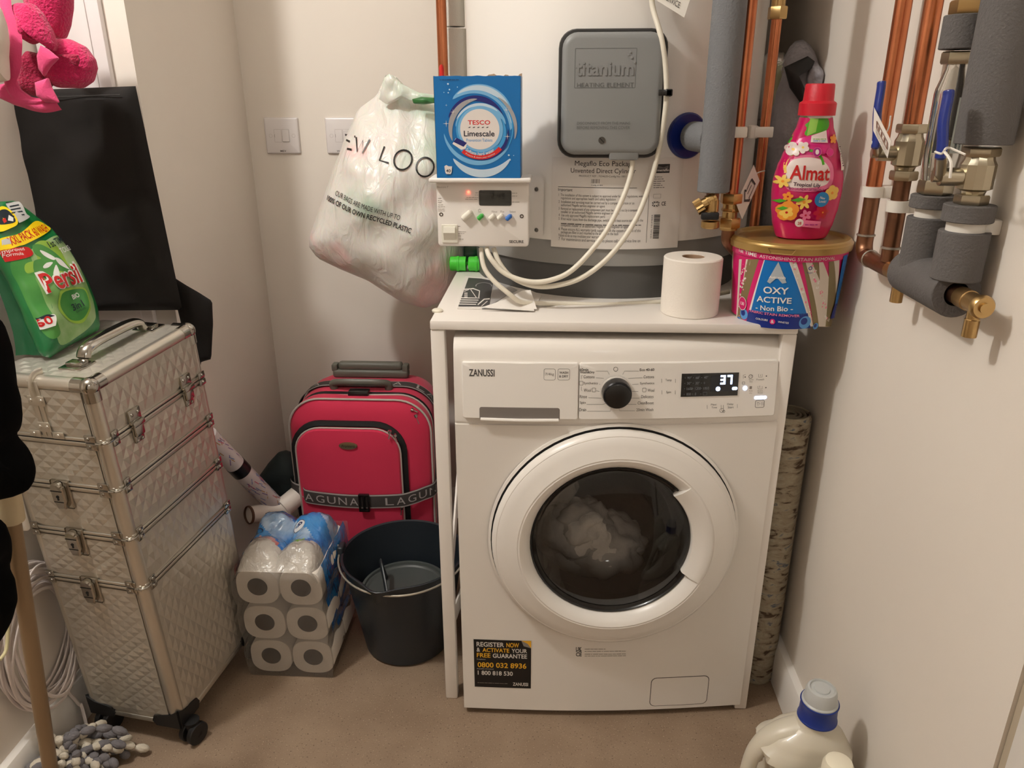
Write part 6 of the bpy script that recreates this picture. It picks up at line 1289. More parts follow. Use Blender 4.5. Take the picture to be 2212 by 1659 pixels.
ribbon(m, [(6, -30, .0), (14, 20, -.01), (34, 80, -.02), (30, 140, -.03), (22, 180, -.03), (45, 214, -.03), (90, 228, -.03), (128, 222, -.03)], (.020, .022), 1.30); 
m.obj('towel_border', [TWH], tw)
tp([(14, 180), (30, 165), (40, 190), (70, 212), (100, 220), (129, 221), (110, 228), (60, 235), (35, 228), (0, 212), (-20, 205), (-20, 185)], (45, 215), 1.275, .012, 'towel_hem', TWH, wr=.006, n=60)
tp([(76, 178), (104, 168), (112, 190), (129, 222), (100, 222), (80, 208)], (98, 200), 1.262, .008, 'towel_corner', TWH, wr=.004, n=40)
tp([(88, 98), (104, 106), (128, 126), (108, 146), (96, 166), (84, 150), (80, 120)], (100, 128), 1.285, .008, 'towel_loop', TWH, wr=.004, n=40)
wp_ = mkp([(-40, -10), (-2, 14), (10, 50), (16, 90), (14, 130), (18, 174), (0, 179), (-40, 178)], (-15, 90), 1.24, .02, 'x2', mat('cream_fabric', (226, 212, 200), .8), None, wr=.004, n=50); wp_.name = 'cream_cushion'; tag(wp_, 'cream padded fabric piece at the far left edge beside the pink towel', 'fabric')
CT = mat('coat_black', (4, 4, 4), .95, spec=.1)
ybag('coat', [(-60, 640), (-5, 690), (8, 730), (14, 800), (28, 850), (35, 900), (30, 930), (14, 948), (30, 975), (56, 1005), (70, 1030), (66, 1055), (45, 1068), (0, 1078), (-70, 1080)], (0, 960), .90, .035, CT, 'black garment hanging at the left edge above the mop handle', 'coat', wr=.008, ws=14, n=70)
ybag('coat', [(-60, 1090), (0, 1128), (12, 1160), (10, 1190), (0, 1215), (4, 1250), (22, 1280), (30, 1315), (20, 1350), (0, 1388), (-50, 1395)], (-15, 1260), .90, .03, CT, 'black garment edge showing low at the left side behind the mop handle', 'coat', wr=.006, ws=14, n=60)

# ================================================================ mop
MY = 1.00
mo = thing('floor_mop', (-.93, 1.05, 0), 'mop with beige pole and grey and cream chenille head at the bottom left', 'mop')
ma, mb_ = at(20, 1090, 1, .97), at(112, 1680, 1, 1.02); mdir = (mb_-ma).normalized(); mtop = ma-mdir*.30
MB().tube([ma, mb_], .0128, 18).obj('pole', [mat('pole_beige', (152, 128, 98), .35, .25)], mo)
MB().tube([mtop, ma+mdir*.028], [.0165, .0185], 18).obj('pole_sleeve', [mat('sleeve_cream', (206, 188, 152), .5)], mo)
kn_ = mat('chenille_cream', (206, 196, 178), .9, bump=.6, bscale=300); kg_ = mat('chenille_grey', (112, 108, 110), .9, bump=.6, bscale=300)
q7 = random.Random(11); mc = [MB(), MB()]
hcen = at(150, 1650, 2, .04)
for s_ in range(64):
    an = q7.uniform(0, 2*PI); rr = q7.uniform(0, .06); p = V(hcen.x+rr*math.cos(an)*1.1, hcen.y+rr*math.sin(an)*.8, .02+.085*(1-rr/.075)*q7.uniform(.5, 1)); d = V(math.cos(an+q7.uniform(-1, 1)), math.sin(an+q7.uniform(-1, 1)), 0); k = 1 if q7.random() < .48 else 0
    for b3 in range(q7.randint(3, 4)):
        step = .021; q_ = p+d*step; q_.z = max(.012, q_.z-.006*b3); q_.x = max(q_.x, XL+.028); D = (q_-p)
        if D.length > 1e-4: mc[k].tube([p+D*.02, p+D*.18, p+D*.5, p+D*.82, p+D*.98], [.003, .0068, .0088, .0068, .003], 10)
        p = q_; d = (Matrix.Rotation(q7.uniform(-.6, .6), 3, 'Z') @ d)
mc[0].obj('cream_strands', [kn_], mo); mc[1].obj('grey_strands', [kg_], mo)

# ================================================================ coiled white cable on the left wall
WC = mat('cable_pinkwhite', (226, 214, 208), .45)
co = thing('cable_coil', (XL+.02, 1.16, .35), 'coil of flat white cable hanging low on the left wall behind the mop pole', 'cable')
m = MB(); q8 = random.Random(5)
cc_ = at(88, 1380, 0, XL+.02)
for k in range(15):
    ry = .092+q8.uniform(-.016, .016); rz_ = .135+q8.uniform(-.022, .02); x_ = XL+.008+k*.0022; cy_, cz3 = cc_.y+q8.uniform(-.012, .012), cc_.z+q8.uniform(-.012, .012); tw_ = q8.uniform(-.12, .12)
    P = [V(x_+.004*math.sin(3*t+k), cy_+ry*math.cos(t)+tw_*rz_*math.sin(t)*.5, cz3+rz_*math.sin(t)) for t in [2*PI*i/48 for i in range(49)]]
    m.tube(P, .0034, 8, caps=False, flat=.6)
m.obj('coils', [WC], co)
MB().tube(spl([cc_+V(0, .02, -.13), cc_+V(.01, .04, -.2), V(XL+.035, cc_.y+.04, .06), V(XL+.05, cc_.y+.02, .01)], 8), .0034, 8).obj('loose_end', [WC], co)
m = MB(); m.tube(spl([at(0, 1260, 0, XL+.05), at(14, 1250, 0, XL+.05), at(20, 1262, 0, XL+.05), at(8, 1290, 0, XL+.05), at(16, 1340, 0, XL+.05), at(14, 1400, 0, XL+.05), at(0, 1425, 0, XL+.05)], 6), .003, 8); m.obj('string', [mat('string_cream', (214, 204, 160), .8)], label='thin cream string hanging at the left edge beside the cable coil', cat='string')
m = MB(); p = at(36, 1110, 1, 1.08); m.rbox(p.x-.02, 1.08, p.z-.035, p.x+.012, 1.09, p.z+.035, .004, 3); m.obj('plastic_bracket', [CLIPM], label='white rounded plastic end peeping out beside the mop sleeve', cat='bracket')
# ================================================================ red suitcase
SR = mat('suitcase_red', (204, 36, 74), .8, bump=.3, bscale=500, bdist=.0006, sheen=.2); SBK = mat('suitcase_black', (16, 15, 16), .7, bump=.3, bscale=600); PIP = mat('piping_silver', (196, 188, 180), .35, .2); HG = mat('handle_grey', (98, 96, 86), .45); STP = mat('strap_grey', (64, 58, 56), .8, bump=.4, bscale=700, bdist=.0006)
SY = 1.745; SX0, SX1, SZ0, SZ1 = -.662, -.300, .03, .535; SDP = .20
sc = thing('suitcase', ((SX0+SX1)/2, SY+.1, 0), 'red upright suitcase with black zips and a grey lettered strap against the back wall', 'suitcase')
LEAN = -.06
def SM(x, z, h): return V(x, SY-h+LEAN*0*(z), z)
def sprof(x0, z0, x1, z1, r, k=9): return rrp(x0, z0, x1, z1, r, k)
def loft(rings, mi=0, cap=True, smooth=True):
    m = MB(); n = len(rings[0]); m.add([q for g in rings for q in g], [(k*n+i, k*n+(i+1) % n, (k+1)*n+(i+1) % n, (k+1)*n+i) for k in range(len(rings)-1) for i in range(n)], mi, smooth)
    if cap: m.add(rings[-1], [list(range(n))], mi, False)
    return m
def sr(ins, y, r=.085): return [V(x, y, z) for x, z in rrp(SX0+ins, SZ0+ins*.6, SX1-ins, SZ1-ins, max(.02, r-ins*.5), 11)]
loft([sr(.004, SY+SDP+.0), sr(-.002, SY+SDP-.03), sr(-.004, SY+.13), sr(-.002, SY+.08), sr(0, SY+.055)], cap=False).join(loft([sr(.004, SY+SDP)])).obj('case_body', [SR], sc)
loft([sr(-.0005, SY+.058), sr(-.001, SY+.036)], cap=False).obj('zip_gusset', [SBK], sc)
loft([sr(-.001, SY+.038), sr(-.003, SY+.02), sr(.000, SY+.004), sr(.010, SY-.006), sr(.035, SY-.012), sr(.07, SY-.015)]).obj('front_panel', [SR], sc)
def ringtube(ins, y, rad, mt, nm, r=.085, sk=None):
    P = sr(ins, y, r); P = P+[P[0]]; 
    if sk: P = [p+V(0, 0, sk*math.sin(p.x*14)) for p in P]
    MB().tube(P, rad, 8, caps=False).obj(nm, [mt], sc)
ringtube(-.002, SY+.001, .0028, PIP, 'piping'); ringtube(-.001, SY+.034, .0024, PIP, 'piping', sk=.003)
# front pocket with zip
px_0, pz_0 = at(655, 1095, 1, SY-.015).x, .24; px_1, pz_1 = at(872, 1000, 1, SY-.015).x, at(770, 918, 1, SY-.015).z
def pk(ins, y, r=.07): return [V(x, y, z) for x, z in rrp(px_0+ins, .06+ins, px_1-ins, pz_1-ins, max(.01, r-ins), 9)]
loft([pk(-.011, SY-.012), pk(-.011, SY-.020), pk(0, SY-.024)], cap=False).join(loft([pk(-.003, SY-.018), pk(0.002, SY-.0185)])).obj('pocket_zip', [SBK], sc)
loft([pk(.004, SY-.018), pk(.004, SY-.030), pk(.008, SY-.036), pk(.03, SY-.040), pk(.07, SY-.041)]).obj('front_pocket', [SR], sc)
P = pk(.003, SY-.030); MB().tube(P+[P[0]], .0022, 8, caps=False).obj('piping', [PIP], sc)
# badge
def bdg(x, z, h): return V(x, SY-.0415-h, z)
c = at(752, 963, 1, SY-.042); m = MB(); m.lathe([(.0235, 0), (.0235, .002), (.0215, .0035), (0, .004)], V(0, 0, 0), (0, -1, 0), 32); m.mp(lambda p: V(c.x+p.x, SY-.0412+p.y, c.z+p.z*.42)); bo = m.obj('badge', [mat('badge_gold', (150, 132, 96), .3, .9)], sc)
a = Art(bdg, .0042, cell=1e9); a.text('Frontera', c.x-.016, c.z-.0035, c.x+.017, c.z+.0040, 0, shear=.2); a.obj('badge_text', [mat('badge_ink', (40, 30, 20), .5)], bo)
# zip pullers
for (u, v, u2, v2) in ((842, 930, 840, 948), (852, 938, 858, 955), (888, 884, 902, 890), (897, 895, 905, 915), (868, 1095, 866, 1112)):
    yy = SY-.043 if u < 880 else SY-.006; p_, q_ = at(u, v, 1, yy), at(u2, v2, 1, yy); m = MB(); m.tube([p_, p_.lerp(q_, .3)], .0045, 8); m.tube([p_.lerp(q_, .3), q_], [.0022, .0034], 8, flat=.5); m.obj('zip_puller', [SIL], sc)
# top carry handle, telescopic handle, combination lock
hz = SZ1+.004
def hy(u, v, y): return at(u, v, 1, y)
z_of = lambda v, y: at(780, v, 1, y).z
m = MB(); ya = SY+.075; m.tube(spl([V(hy(722, 840, ya).x, ya, hz-.002), V(hy(722, 833, ya).x, ya-.004, hz+.014), V(hy(745, 828, ya).x, ya-.014, hz+.021), V(hy(782, 828, ya).x, ya-.016, hz+.022), V(hy(820, 828, ya).x, ya-.014, hz+.021), V(hy(838, 832, ya).x, ya-.004, hz+.014), V(hy(840, 838, ya).x, ya, hz-.002)], 8), .0085, 12, flat=1.2); m.obj('carry_handle', [HG], sc)
yb = SY+.165; m = MB(); xl, xr = hy(722, 812, yb).x, hy(884, 815, yb).x
m.rbox(xl, yb-.016, SZ1+.002, xr, yb+.016, SZ1+.026, .008, 3); m.rbox(xl+.015, yb-.012, SZ1+.022, xr-.015, yb+.012, SZ1+.046, .009, 3); m.obj('telescopic_handle', [HG], sc)
m = MB()
for x in (xl+.004, xr-.010): m.rbox(x-.006, yb-.014, SZ1+.02, x+.010, yb+.014, SZ1+.040, .004)
m.obj('handle_bracket', [HG], sc)
m = MB(); xa, xb = hy(752, 845, SY+.03).x, hy(796, 845, SY+.03).x; m.rbox(xa, SY+.022, SZ1-.004, xb, SY+.050, SZ1+.014, .003); m.obj('combination_lock', [BLK], sc)
# luggage straps with lettering
STW = mat('strap_letters', (168, 160, 156), .7)
sth = thing('luggage_strap', ((SX0+SX1)/2, SY-.05, .26), 'dark grey luggage strap with pale lettering and buckle around the red suitcase', 'strap')
zs0 = at(780, 1080, 1, SY-.046).z
def strap_path():
    return [V(SX0-.012, SY+.19, zs0+.028), V(SX0-.012, SY+.05, zs0+.024), V(SX0-.011, SY-.002, zs0+.018), V(SX0+.004, SY-.022, zs0+.014), V(SX0+.03, SY-.032, zs0+.011), V(px_0+.03, SY-.046, zs0+.006), V((px_0+px_1)/2, SY-.0465, zs0-.004), V(px_1-.02, SY-.0445, zs0-.001), V(px_1+.02, SY-.034, zs0+.003), V(SX1-.02, SY-.022, zs0+.010), V(SX1+.006, SY-.004, zs0+.016), V(SX1+.010, SY+.05, zs0+.024), V(SX1+.010, SY+.19, zs0+.028)]
SPt = spl(strap_path(), 10); SL = [0]
for i in range(len(SPt)-1): SL.append(SL[-1]+(SPt[i+1]-SPt[i]).length)
def strapm(PT, LL, hw):
    def f(x, z, h):
        i = 0
        while i < len(LL)-2 and LL[i+1] < x: i += 1
        k = (x-LL[i])/(LL[i+1]-LL[i]); p = PT[i].lerp(PT[i+1], k); t = (PT[i+1]-PT[i]).normalized(); return p, t
    return f
_sf = strapm(SPt, SL, .02)
def stf(x, z, h):
    p, t = _sf(x, z, h); nn = t.cross(V(0, 0, 1)).normalized(); return p+V(0, 0, z)+nn*h
m = MB(); nS = len(SPt)-1
prf = [(-.0195, 0), (-.0195, .0014), (-.016, .0020), (.016, .0020), (.0195, .0014), (.0195, 0), (-.0195, 0)]
m.grid(lambda i, j: stf(SL[-1]*i, *prf[int(round(j*6))]), 110, 6, mf=lambda i, j: 1 if j in (1, 3) else 0); m.obj('webbing', [STP, STW], sth)
def xof(u, v=1080):
    tgt = at(u, v, 1, SY-.044).x; best = min(range(len(SPt)), key=lambda i: abs(SPt[i].x-tgt)+(0 if SPt[i].y < SY+.001 else 9)); return SL[best]
a = Art(stf, .0028, .0001, cell=.01)
def word(u0, u1, t='LAGUNA'):
    x0, x1 = xof(u0), xof(u1); n_ = len(t); 
    for k, ch in enumerate(t): w_ = (x1-x0)/n_; a.text(ch, x0+w_*k+w_*.12, -.0105, x0+w_*(k+.86), .0105, 0, False)
word(642, 776); 
x0 = xof(826); step = (xof(776)-xof(642))/6
for k, ch in enumerate('LAGUNA'):
    if x0+step*(k+1) < SL[-1]: a.text(ch, x0+step*k+step*.12, -.0105, x0+step*(k+.86), .0105, 0)
a.obj('strap_lettering', [STW], sth)
bx = at(787, 1085, 1, SY-.05); m = MB(); 
fnb = lambda x, z, h: V(bx.x+x, SY-.047-h, zs0-.005+z)
for x0_, z0_, x1_, z1_ in ((-.014, -.024, -.009, .024), (.009, -.024, .014, .024), (-.014, .019, .014, .025), (-.014, -.025, .014, -.019), (-.003, -.022, .003, .022)): m.rbox(bx.x+x0_, SY-.056, zs0-.005+z0_, bx.x+x1_, SY-.047, zs0-.005+z1_, .0015)
m.obj('buckle', [BLK], sth)
# strap over the top of the suitcase
TP_ = [p+V(0, 0, 0) for p in sr(-.006, SY+.10)]
TP_ = [p for p in TP_ if p.z > .28]; TP_.sort(key=lambda p: math.atan2(p.z-.28, p.x-(SX0+SX1)/2), reverse=True)
TL = [0]
for i in range(len(TP_)-1): TL.append(TL[-1]+(TP_[i+1]-TP_[i]).length)
_tf = strapm(TP_, TL, .018)
def ttf(x, z, h): p, t = _tf(x, z, h); nn = t.cross(V(0, 1, 0)).normalized(); nn = nn if nn.dot(p-V((SX0+SX1)/2, SY+.1, .28)) > 0 else -nn; return p+V(0, z, 0)+nn*h
st2 = thing('luggage_strap', ((SX0+SX1)/2, SY+.10, SZ1), 'grey lettered strap over the top of the red suitcase under its handles', 'strap')
m = MB(); m.grid(lambda i, j: ttf(TL[-1]*i, prf[int(round(j*6))][0]*.95, prf[int(round(j*6))][1]), 90, 6, mf=lambda i, j: 1 if j in (1, 3) else 0); m.obj('webbing', [STP, STW], st2)
a = Art(ttf, .0028, .0001, cell=.01); Lc = TL[-1]/2
for k, ch in enumerate('LAGUNA LAGUNA LAGUNA'):
    x_ = Lc-.30+k*.031
    if ch != ' ' and 0 < x_ and x_+.026 < TL[-1]: a.text(ch, x_, -.011, x_+.023, .011, 0)
a.obj('strap_lettering', [STW], st2)

# ================================================================ mop bucket
KX, KY, KRB, KRT, KZT = -.337, 1.508, .100, .141, .252
bk = thing('mop_bucket', (KX, KY, 0), 'round dark navy plastic bucket with pouring lip and thin wire handle', 'bucket')
BN = mat('bucket_navy', (34, 40, 46), .38, bump=.1, bscale=400); BIN = mat('bucket_inner', (26, 30, 36), .45)
n = 72; rings = []
def lip(an): d = (an-math.radians(-101)+PI) % (2*PI)-PI; return math.exp(-(d/.22)**2)
def br(z, an, e=0): r = KRB+(KRT-KRB)*z/KZT; return r+e+lip(an)*.020*max(0, (z-.18)/.072)
def bring(z, e=0): return [V(KX+br(z, 2*PI*i/n, e)*math.cos(2*PI*i/n), KY+br(z, 2*PI*i/n, e)*math.sin(2*PI*i/n), z-(lip(2*PI*i/n)*.0*(z/KZT))) for i in range(n)]
R_ = [bring(0, -.006), bring(.006, 0)]+[bring(KZT*k/10) for k in range(1, 10)]+[bring(KZT-.008), bring(KZT-.006, .003), bring(KZT-.001, .003), bring(KZT, .001), bring(KZT-.002, -.003), bring(KZT*.6, -.003), bring(.01, -.003)]
m = MB(); m.add([q for g in R_ for q in g], [(k*n+i, k*n+(i+1) % n, (k+1)*n+(i+1) % n, (k+1)*n+i) for k in range(len(R_)-1) for i in range(n)]); m.add(R_[-1], [list(range(n))]); m.add(R_[0], [list(range(n))[::-1]]); m.obj('bucket_body', [BN], bk)
wr_ = mat('wringer_grey', (72, 76, 74), .45)
m = MB(); wz = .148; m.lathe([(0, wz), (.088, wz), (.092, wz+.003), (.096, wz+.003), (.098, wz+.008), (.104, wz+.008), (.106, wz+.002), (.106, wz-.01)], V(KX, KY, 0), (0, 0, 1), 56); m.obj('inner_tray', [wr_], bk)
m = MB(); m.tube(spl([V(KX-.052, KY+.035, wz+.004), V(KX-.062, KY+.03, wz+.05), V(KX-.056, KY+.01, wz+.060), V(KX-.040, KY-.03, wz+.034), V(KX-.024, KY-.075, wz+.008)], 8), .007, 10, flat=.5); m.obj('tray_handle', [mat('tray_handle_dark', (44, 48, 50), .4)], bk)
HW = mat('wire_cream', (186, 178, 164), .3, .6)
P = []
for i in range(33):
    t = PI+PI*i/32; P.append(V(KX+(KRT+.006)*math.cos(t)*1.01, KY+(KRT+.008)*math.sin(t), KZT-.004-.012*math.sin(PI*i/32)))
MB().tube(P, .0024, 8).obj('wire_handle', [HW], bk)
for s1 in (-1, 1):
    m = MB(); p = V(KX+s1*(KRT+.004), KY, KZT+.002); m.rbox(p.x-.007, p.y-.016, p.z-.03, p.x+.007, p.y+.016, p.z+.012, .004, 3); m.obj('handle_lug', [BN], bk)
MB().tube(spl([V(KX-KRT-.004, KY, KZT), V(KX-KRT-.016, KY+.004, KZT+.010), V(KX-KRT-.030, KY+.002, KZT+.004), V(KX-KRT-.036, KY-.004, KZT-.008)], 6), .0022, 8).obj('wire_hook', [HW], bk)

# ================================================================ pack of toilet rolls
rows = [(.038, 0), (.131, -.004), (.226, -.009)]; colx = [-.6265, -.529]; TY0, TY1 = 1.372, 1.474
protoP = protoC = protoT = None; seeds = 0
locs = []
for ri, (z, sx_) in enumerate(rows):
    for ci, x in enumerate(colx):
        for di, y in enumerate((TY0, TY1)): locs.append((ri, ci, di, x+sx_, y, z+.0135))
names_r = ('bottom', 'middle', 'top'); names_c = ('left', 'right')
sqm = MB()
for i in range(2):
    RR = .0508
    def sq(a_): return RR*(1-.035*math.cos(4*a_)) 
pm = MB(); npf = 48
ringsR = []
for (r_, y) in ((.0225, .001), (.0500, .001), (.0508, .004), (.0508, .097), (.050, .1), (.0225, .1)):
    ringsR.append([V(r_*math.cos(2*PI*i/npf)*(1.0 if r_ < .03 else .99*(1-.055*math.cos(8*PI*i/npf))), y, r_*math.sin(2*PI*i/npf)*(1.0 if r_ < .03 else .93*(1-.055*math.cos(8*PI*i/npf)))) for i in range(npf)])
pm.add([q for g in ringsR for q in g], [(k*npf+(i+1) % npf, k*npf+i, (k+1)*npf+i, (k+1)*npf+(i+1) % npf) for k in range(5) for i in range(npf)])
cm = MB(); cr = [[V(r_*math.cos(2*PI*i/32), y, r_*math.sin(2*PI*i/32)) for i in range(32)] for r_, y in ((.0227, .001), (.0227, .1), (.0219, .1), (.0219, .001))]
cm.add([q for g in cr for q in g], [(k*32+i, k*32+(i+1) % 32, (k+1)*32+(i+1) % 32, (k+1)*32+i) for k in range(3) for i in range(32)])
for k, (ri, ci, di, x, y, z) in enumerate(locs):
    if di: lab = 'white toilet roll hidden at the back of the wrapped pack beside the bucket'
    else: lab = 'white toilet roll in the front of the wrapped pack, %s row, %s one' % (names_r[ri], names_c[ci])
    if k == 0:
        protoT = thing('toilet_roll', (x, y, z), lab, 'toilet roll', 'toilet rolls in the plastic pack')
        protoP = bpy.data.objects.new('paper', None) if False else None
        o1 = pm.obj('paper', [TPm]); o1.parent = protoT; o2 = cm.obj('core', [mat('core_shade', (96, 74, 56), .9)]); o2.parent = protoT; protos = (o1, o2)  # core card darkened to stand in for shade inside the hole
    else:
        e = protoT.copy(); S.collection.objects.link(e); e.location = (x, y, z); e['label'] = lab
        for pr_ in protos: c2 = pr_.copy(); S.collection.objects.link(c2); c2.parent = e
wrp = thing('plastic_wrap', (-.58, 1.47, 0), 'clear and blue printed plastic wrapping around the stacked toilet rolls', 'wrapping')
CLR = film('wrap_clear', (238, 230, 220), .10, .14, .7, 30); BLF = film('wrap_blue', (66, 138, 204), .86, .16, .7, 34, (170, 196, 222)); BLD = film('wrap_deep_blue', (30, 110, 190), .92, .16, .6, 30, (56, 140, 206)); RDF = film('wrap_red', (214, 104, 96), .7, .16, .7, 30, (220, 190, 190)); GNF = film('wrap_green', (130, 180, 80), .8, .2, .5, 30)
wx0, wx1, wy0, wy1, wz1 = -.688, -.476, 1.3665, 1.585, .305
def wf(i, j):      # i round the pack's horizontal loop, j from floor over the top
    pass
m = MB()
def shell(x, y, z):
    k = .0035*nz(x, y, z, 22)+.002*nz(x, y, z, 60); return k
def lobes(z):       # film sinks between the rows
    return .007*abs(math.sin(PI*(z-.0)/.095))**.6 if z < .285 else .004
def front(i, j):
    z = .001+(.283-.001)*j; xa_, xb_ = wx0+.012-lobes(z), wx1-.012+lobes(z); x = xa_+(xb_-xa_)*i-.010*j; return V(x, wy0-.0015*abs(nz(x, 3, z, 18)), z)
NF = 34
def mfF(i, j): return 0
m.grid(front, NF, NF, 0)
def side(s1):
    def f(i, j):
        y = wy0+(wy1-wy0)*i; z = .001+.282*j; x = (wx1-.012+lobes(z) if s1 > 0 else wx0+.012-lobes(z))-.010*j; return V(x+s1*.003*nz(z, y, 2, 25), y, z)
    return f
m.grid(side(1), 28, 34, 0, mf=lambda i, j: 2 if (i > 3+(j < 12)*6 and j > 6+i*0) and j > 9 else 0); m.grid(side(-1), 28, 34, 0, mf=lambda i, j: 3 if 2 < i < 9 and j > 24 else (2 if i >= 9 and j > 8 else 0))
def topf(i, j):
    x = (wx0+.012+(wx1-wx0-.024)*i)-.010; y = wy0+(wy1-wy0)*j; hump = .026*abs(math.sin(PI*i*2))**.7*(1 if 0 < i < 1 else 0)*.9; e = min(1, min(i, 1-i)*9)*min(1, min(j, 1-j)*9)
    z = .283-.028*max(0, 1-min(i, 1-i)/.12)**2+hump*min(1, j*6)*min(1, (1-j)*8)+(.028*math.exp(-((j-.72)/.2)**2)+.018*math.exp(-((j-.25)/.18)**2))*e**.5+(.008*nz(x, y, 1, 26)+.004*nz(x, y, 4, 70))*e
    return V(x, y, z)
def mft(i, j):
    x, y = i/40, j/44
    w_ = .05*math.sin(x*9)
    if y < .30+w_: return 5
    if y < .36+w_: return 3 if x < .45 else (4 if .55 < x < .75 else 2)
    if y < .90+w_*.6: return 1 if (math.sin(x*7+y*9) > -.2) else 2
    return 0
m.grid(topf, 40, 44, 0, mf=mft)
m.grid(lambda i, j: V(wx0+(wx1-wx0)*i-.010*j, wy1, .001+.282*j), 10, 10, 0)
m.obj('film', [CLR, BLF, BLD, RDF, GNF, film('wrap_haze', (236, 228, 216), .55, .16, .9, 34)], wrp)
a = Art(lambda x, y, h: (lambda p: p+V(0, 0, h))(topf(x, y)), .0012, cell=1e9)
PK_ = mat('pack_ink', (26, 40, 84), .4); PKW = mat('pack_white', (226, 226, 226), .4)
a.disc(.60, .60, .075, 1, ry=.060); a.up(); a.arc(.60, .60, .066, .074, 0, 2*PI, 0, ry=.8); a.up(); a.text('8', .58, .572, .64, .632, 0, True); a.text('for', .545, .59, .575, .61, 0)
a.arc(.12, .50, .055, .068, math.radians(-20), math.radians(200), 0, 16, ry=.7); a.text('C', .10, .76, .16, .80, 0, shear=.3)
for k in range(3): a.strip([(.45+.03*k, .74), (.52+.03*k, .76), (.60+.02*k, .80)], .008, 0)
a.obj('wrap_print', [PK_, PKW], wrp)
a = Art(lambda x, y, h: (lambda p: p+V(h, 0, 0))(side(1)(x, y)), .002, cell=1e9)
a.strip([(.30, .72), (.36, .74), (.34, .66), (.42, .68), (.40, .60), (.48, .62), (.46, .50), (.56, .50), (.54, .38), (.62, .36)], .018, 0); a.strip([(.22, .86), (.28, .80), (.32, .88)], .02, 0)
a.obj('wrap_script', [PK_], wrp)

# ================================================================ wrapping paper roll, green pouch, waste pipes in the corner
wq0, wq1 = at(478, 972, 1, 1.60), at(612, 1110, 1, 1.72)
wrr = thing('wrapping_paper_roll', wq1, 'roll of white wrapping paper with coloured dashes and a black band leaning in the corner', 'paper roll')
wd_ = wq1-wq0; w0e = wq0-wd_*.2
MB().tube([w0e, wq1], .0235, 32).obj('paper_roll', [mat('wrap_paper', (206, 196, 194), .4, coat=.4)], wrr)
wn = wd_.normalized(); wX = wn.cross(V(0, 0, 1)).normalized(); wY = wX.cross(wn)
def wrm(x, y, h): t = y/.0235; return w0e+wn*x+(wX*math.cos(t)+wY*math.sin(t))*(.0235+h)
Ltot = (wq1-w0e).length; bp_ = wd_.length*.2+ (at(520, 1010, 1, 1.63)-wq0).length
MB().tube([w0e+wn*(bp_-.016), w0e+wn*(bp_+.016)], .0242, 32).obj('black_band', [BLK], wrr)
a = Art(wrm, .0004, cell=.008); q9 = random.Random(2)
for k in range(260):
    x = q9.uniform(.01, Ltot-.02); y = q9.uniform(-.074, .074); an = q9.choice((.35, -.5, .2)); L = q9.uniform(.012, .02)
    if abs(x-bp_) < .034: continue
    a.strip([(x-L/2*math.cos(an), y-L/2*math.sin(an)), (x+L/2*math.cos(an), y+L/2*math.sin(an))], .0018, q9.randrange(4)); 
a.obj('dash_pattern', [mat('dash_gold', (176, 130, 70), .5), mat('dash_violet', (110, 84, 140), .5), mat('dash_pink', (190, 80, 110), .5), mat('dash_blue', (96, 120, 170), .5)], wrr)
ybag('fabric_pouch', [(560, 1028), (580, 1000), (600, 978), (615, 975), (640, 985), (660, 1010), (662, 1050), (640, 1080), (602, 1066), (575, 1045)], (612, 1025), 1.78, .045, mat('pouch_darkgreen', (14, 30, 32), .7), 'dark green folded fabric bundle tucked between the suitcase and left wall', 'bag', wr=.012, ws=20)
WPm = mat('waste_white', (222, 212, 202), .4)
wpp = thing('waste_pipe', at(580, 1110, 1, 1.66), 'white plastic waste pipe elbow beside the wrapped toilet rolls', 'pipe')
A_, B_, C_ = at(630, 1062, 1, 1.80), at(606, 1100, 1, 1.70), at(545, 1112, 1, 1.64)
MB().tube([A_+V(.03, .04, .01), B_], .021, 24).obj('pipe_arm', [WPm], wpp); MB().tube([B_+V(.02, .01, 0), B_+V(-.002, 0, -.002), C_+V(-.006, 0, 0)], [.0245, .0245, .0215], 24).obj('elbow', [WPm], wpp)
MB().lathe([(.021, -.002), (.0235, 0), (.0235, .004), (.021, .006)], C_+V(-.006, 0, 0), C_-B_, 28).obj('seal_ring', [mat('seal_brown', (92, 62, 44), .6)], wpp)
mm1 = MB(); mm1.tube([B_+V(.006, .0, .004), B_+V(.05, .05, .03)], .0262, 24); mm1.obj('socket', [WPm], wpp)

# ================================================================ rolled rug behind the stand's right leg
RX, RY_, RRr, RH = .4835, 1.432, .043, .655
RG = mat('rug_pile', (150, 138, 118), .95, bump=.9, bscale=120, bdist=.004)
nt = RG.node_tree; tc = nt.nodes.new('ShaderNodeTexCoord'); mpn = nt.nodes.new('ShaderNodeMapping'); mpn.inputs['Scale'].default_value = (26, 26, 70)
nn1 = nt.nodes.new('ShaderNodeTexNoise'); nn1.inputs['Scale'].default_value = 1.2; nn1.inputs['Detail'].default_value = 6; nn1.inputs['Distortion'].default_value = .6; rp = nt.nodes.new('ShaderNodeValToRGB'); el_ = rp.color_ramp.elements
el_[0].position = .36; el_[0].color = lin((82, 64, 48))+(1,); el_[1].position = .44; el_[1].color = lin((156, 142, 120))+(1,)
e_ = el_.new(.62); e_.color = lin((176, 164, 140))+(1,); e_ = el_.new(.70); e_.color = lin((78, 92, 112))+(1,); e_ = el_.new(.73); e_.color = lin((150, 138, 118))+(1,)
nt.links.new(tc.outputs['Object'], mpn.inputs['Vector']); nt.links.new(mpn.outputs[0], nn1.inputs['Vector']); nt.links.new(nn1.outputs['Fac'], rp.inputs['Fac']); nt.links.new(rp.outputs['Color'], nt.nodes['Principled BSDF'].inputs['Base Color'])
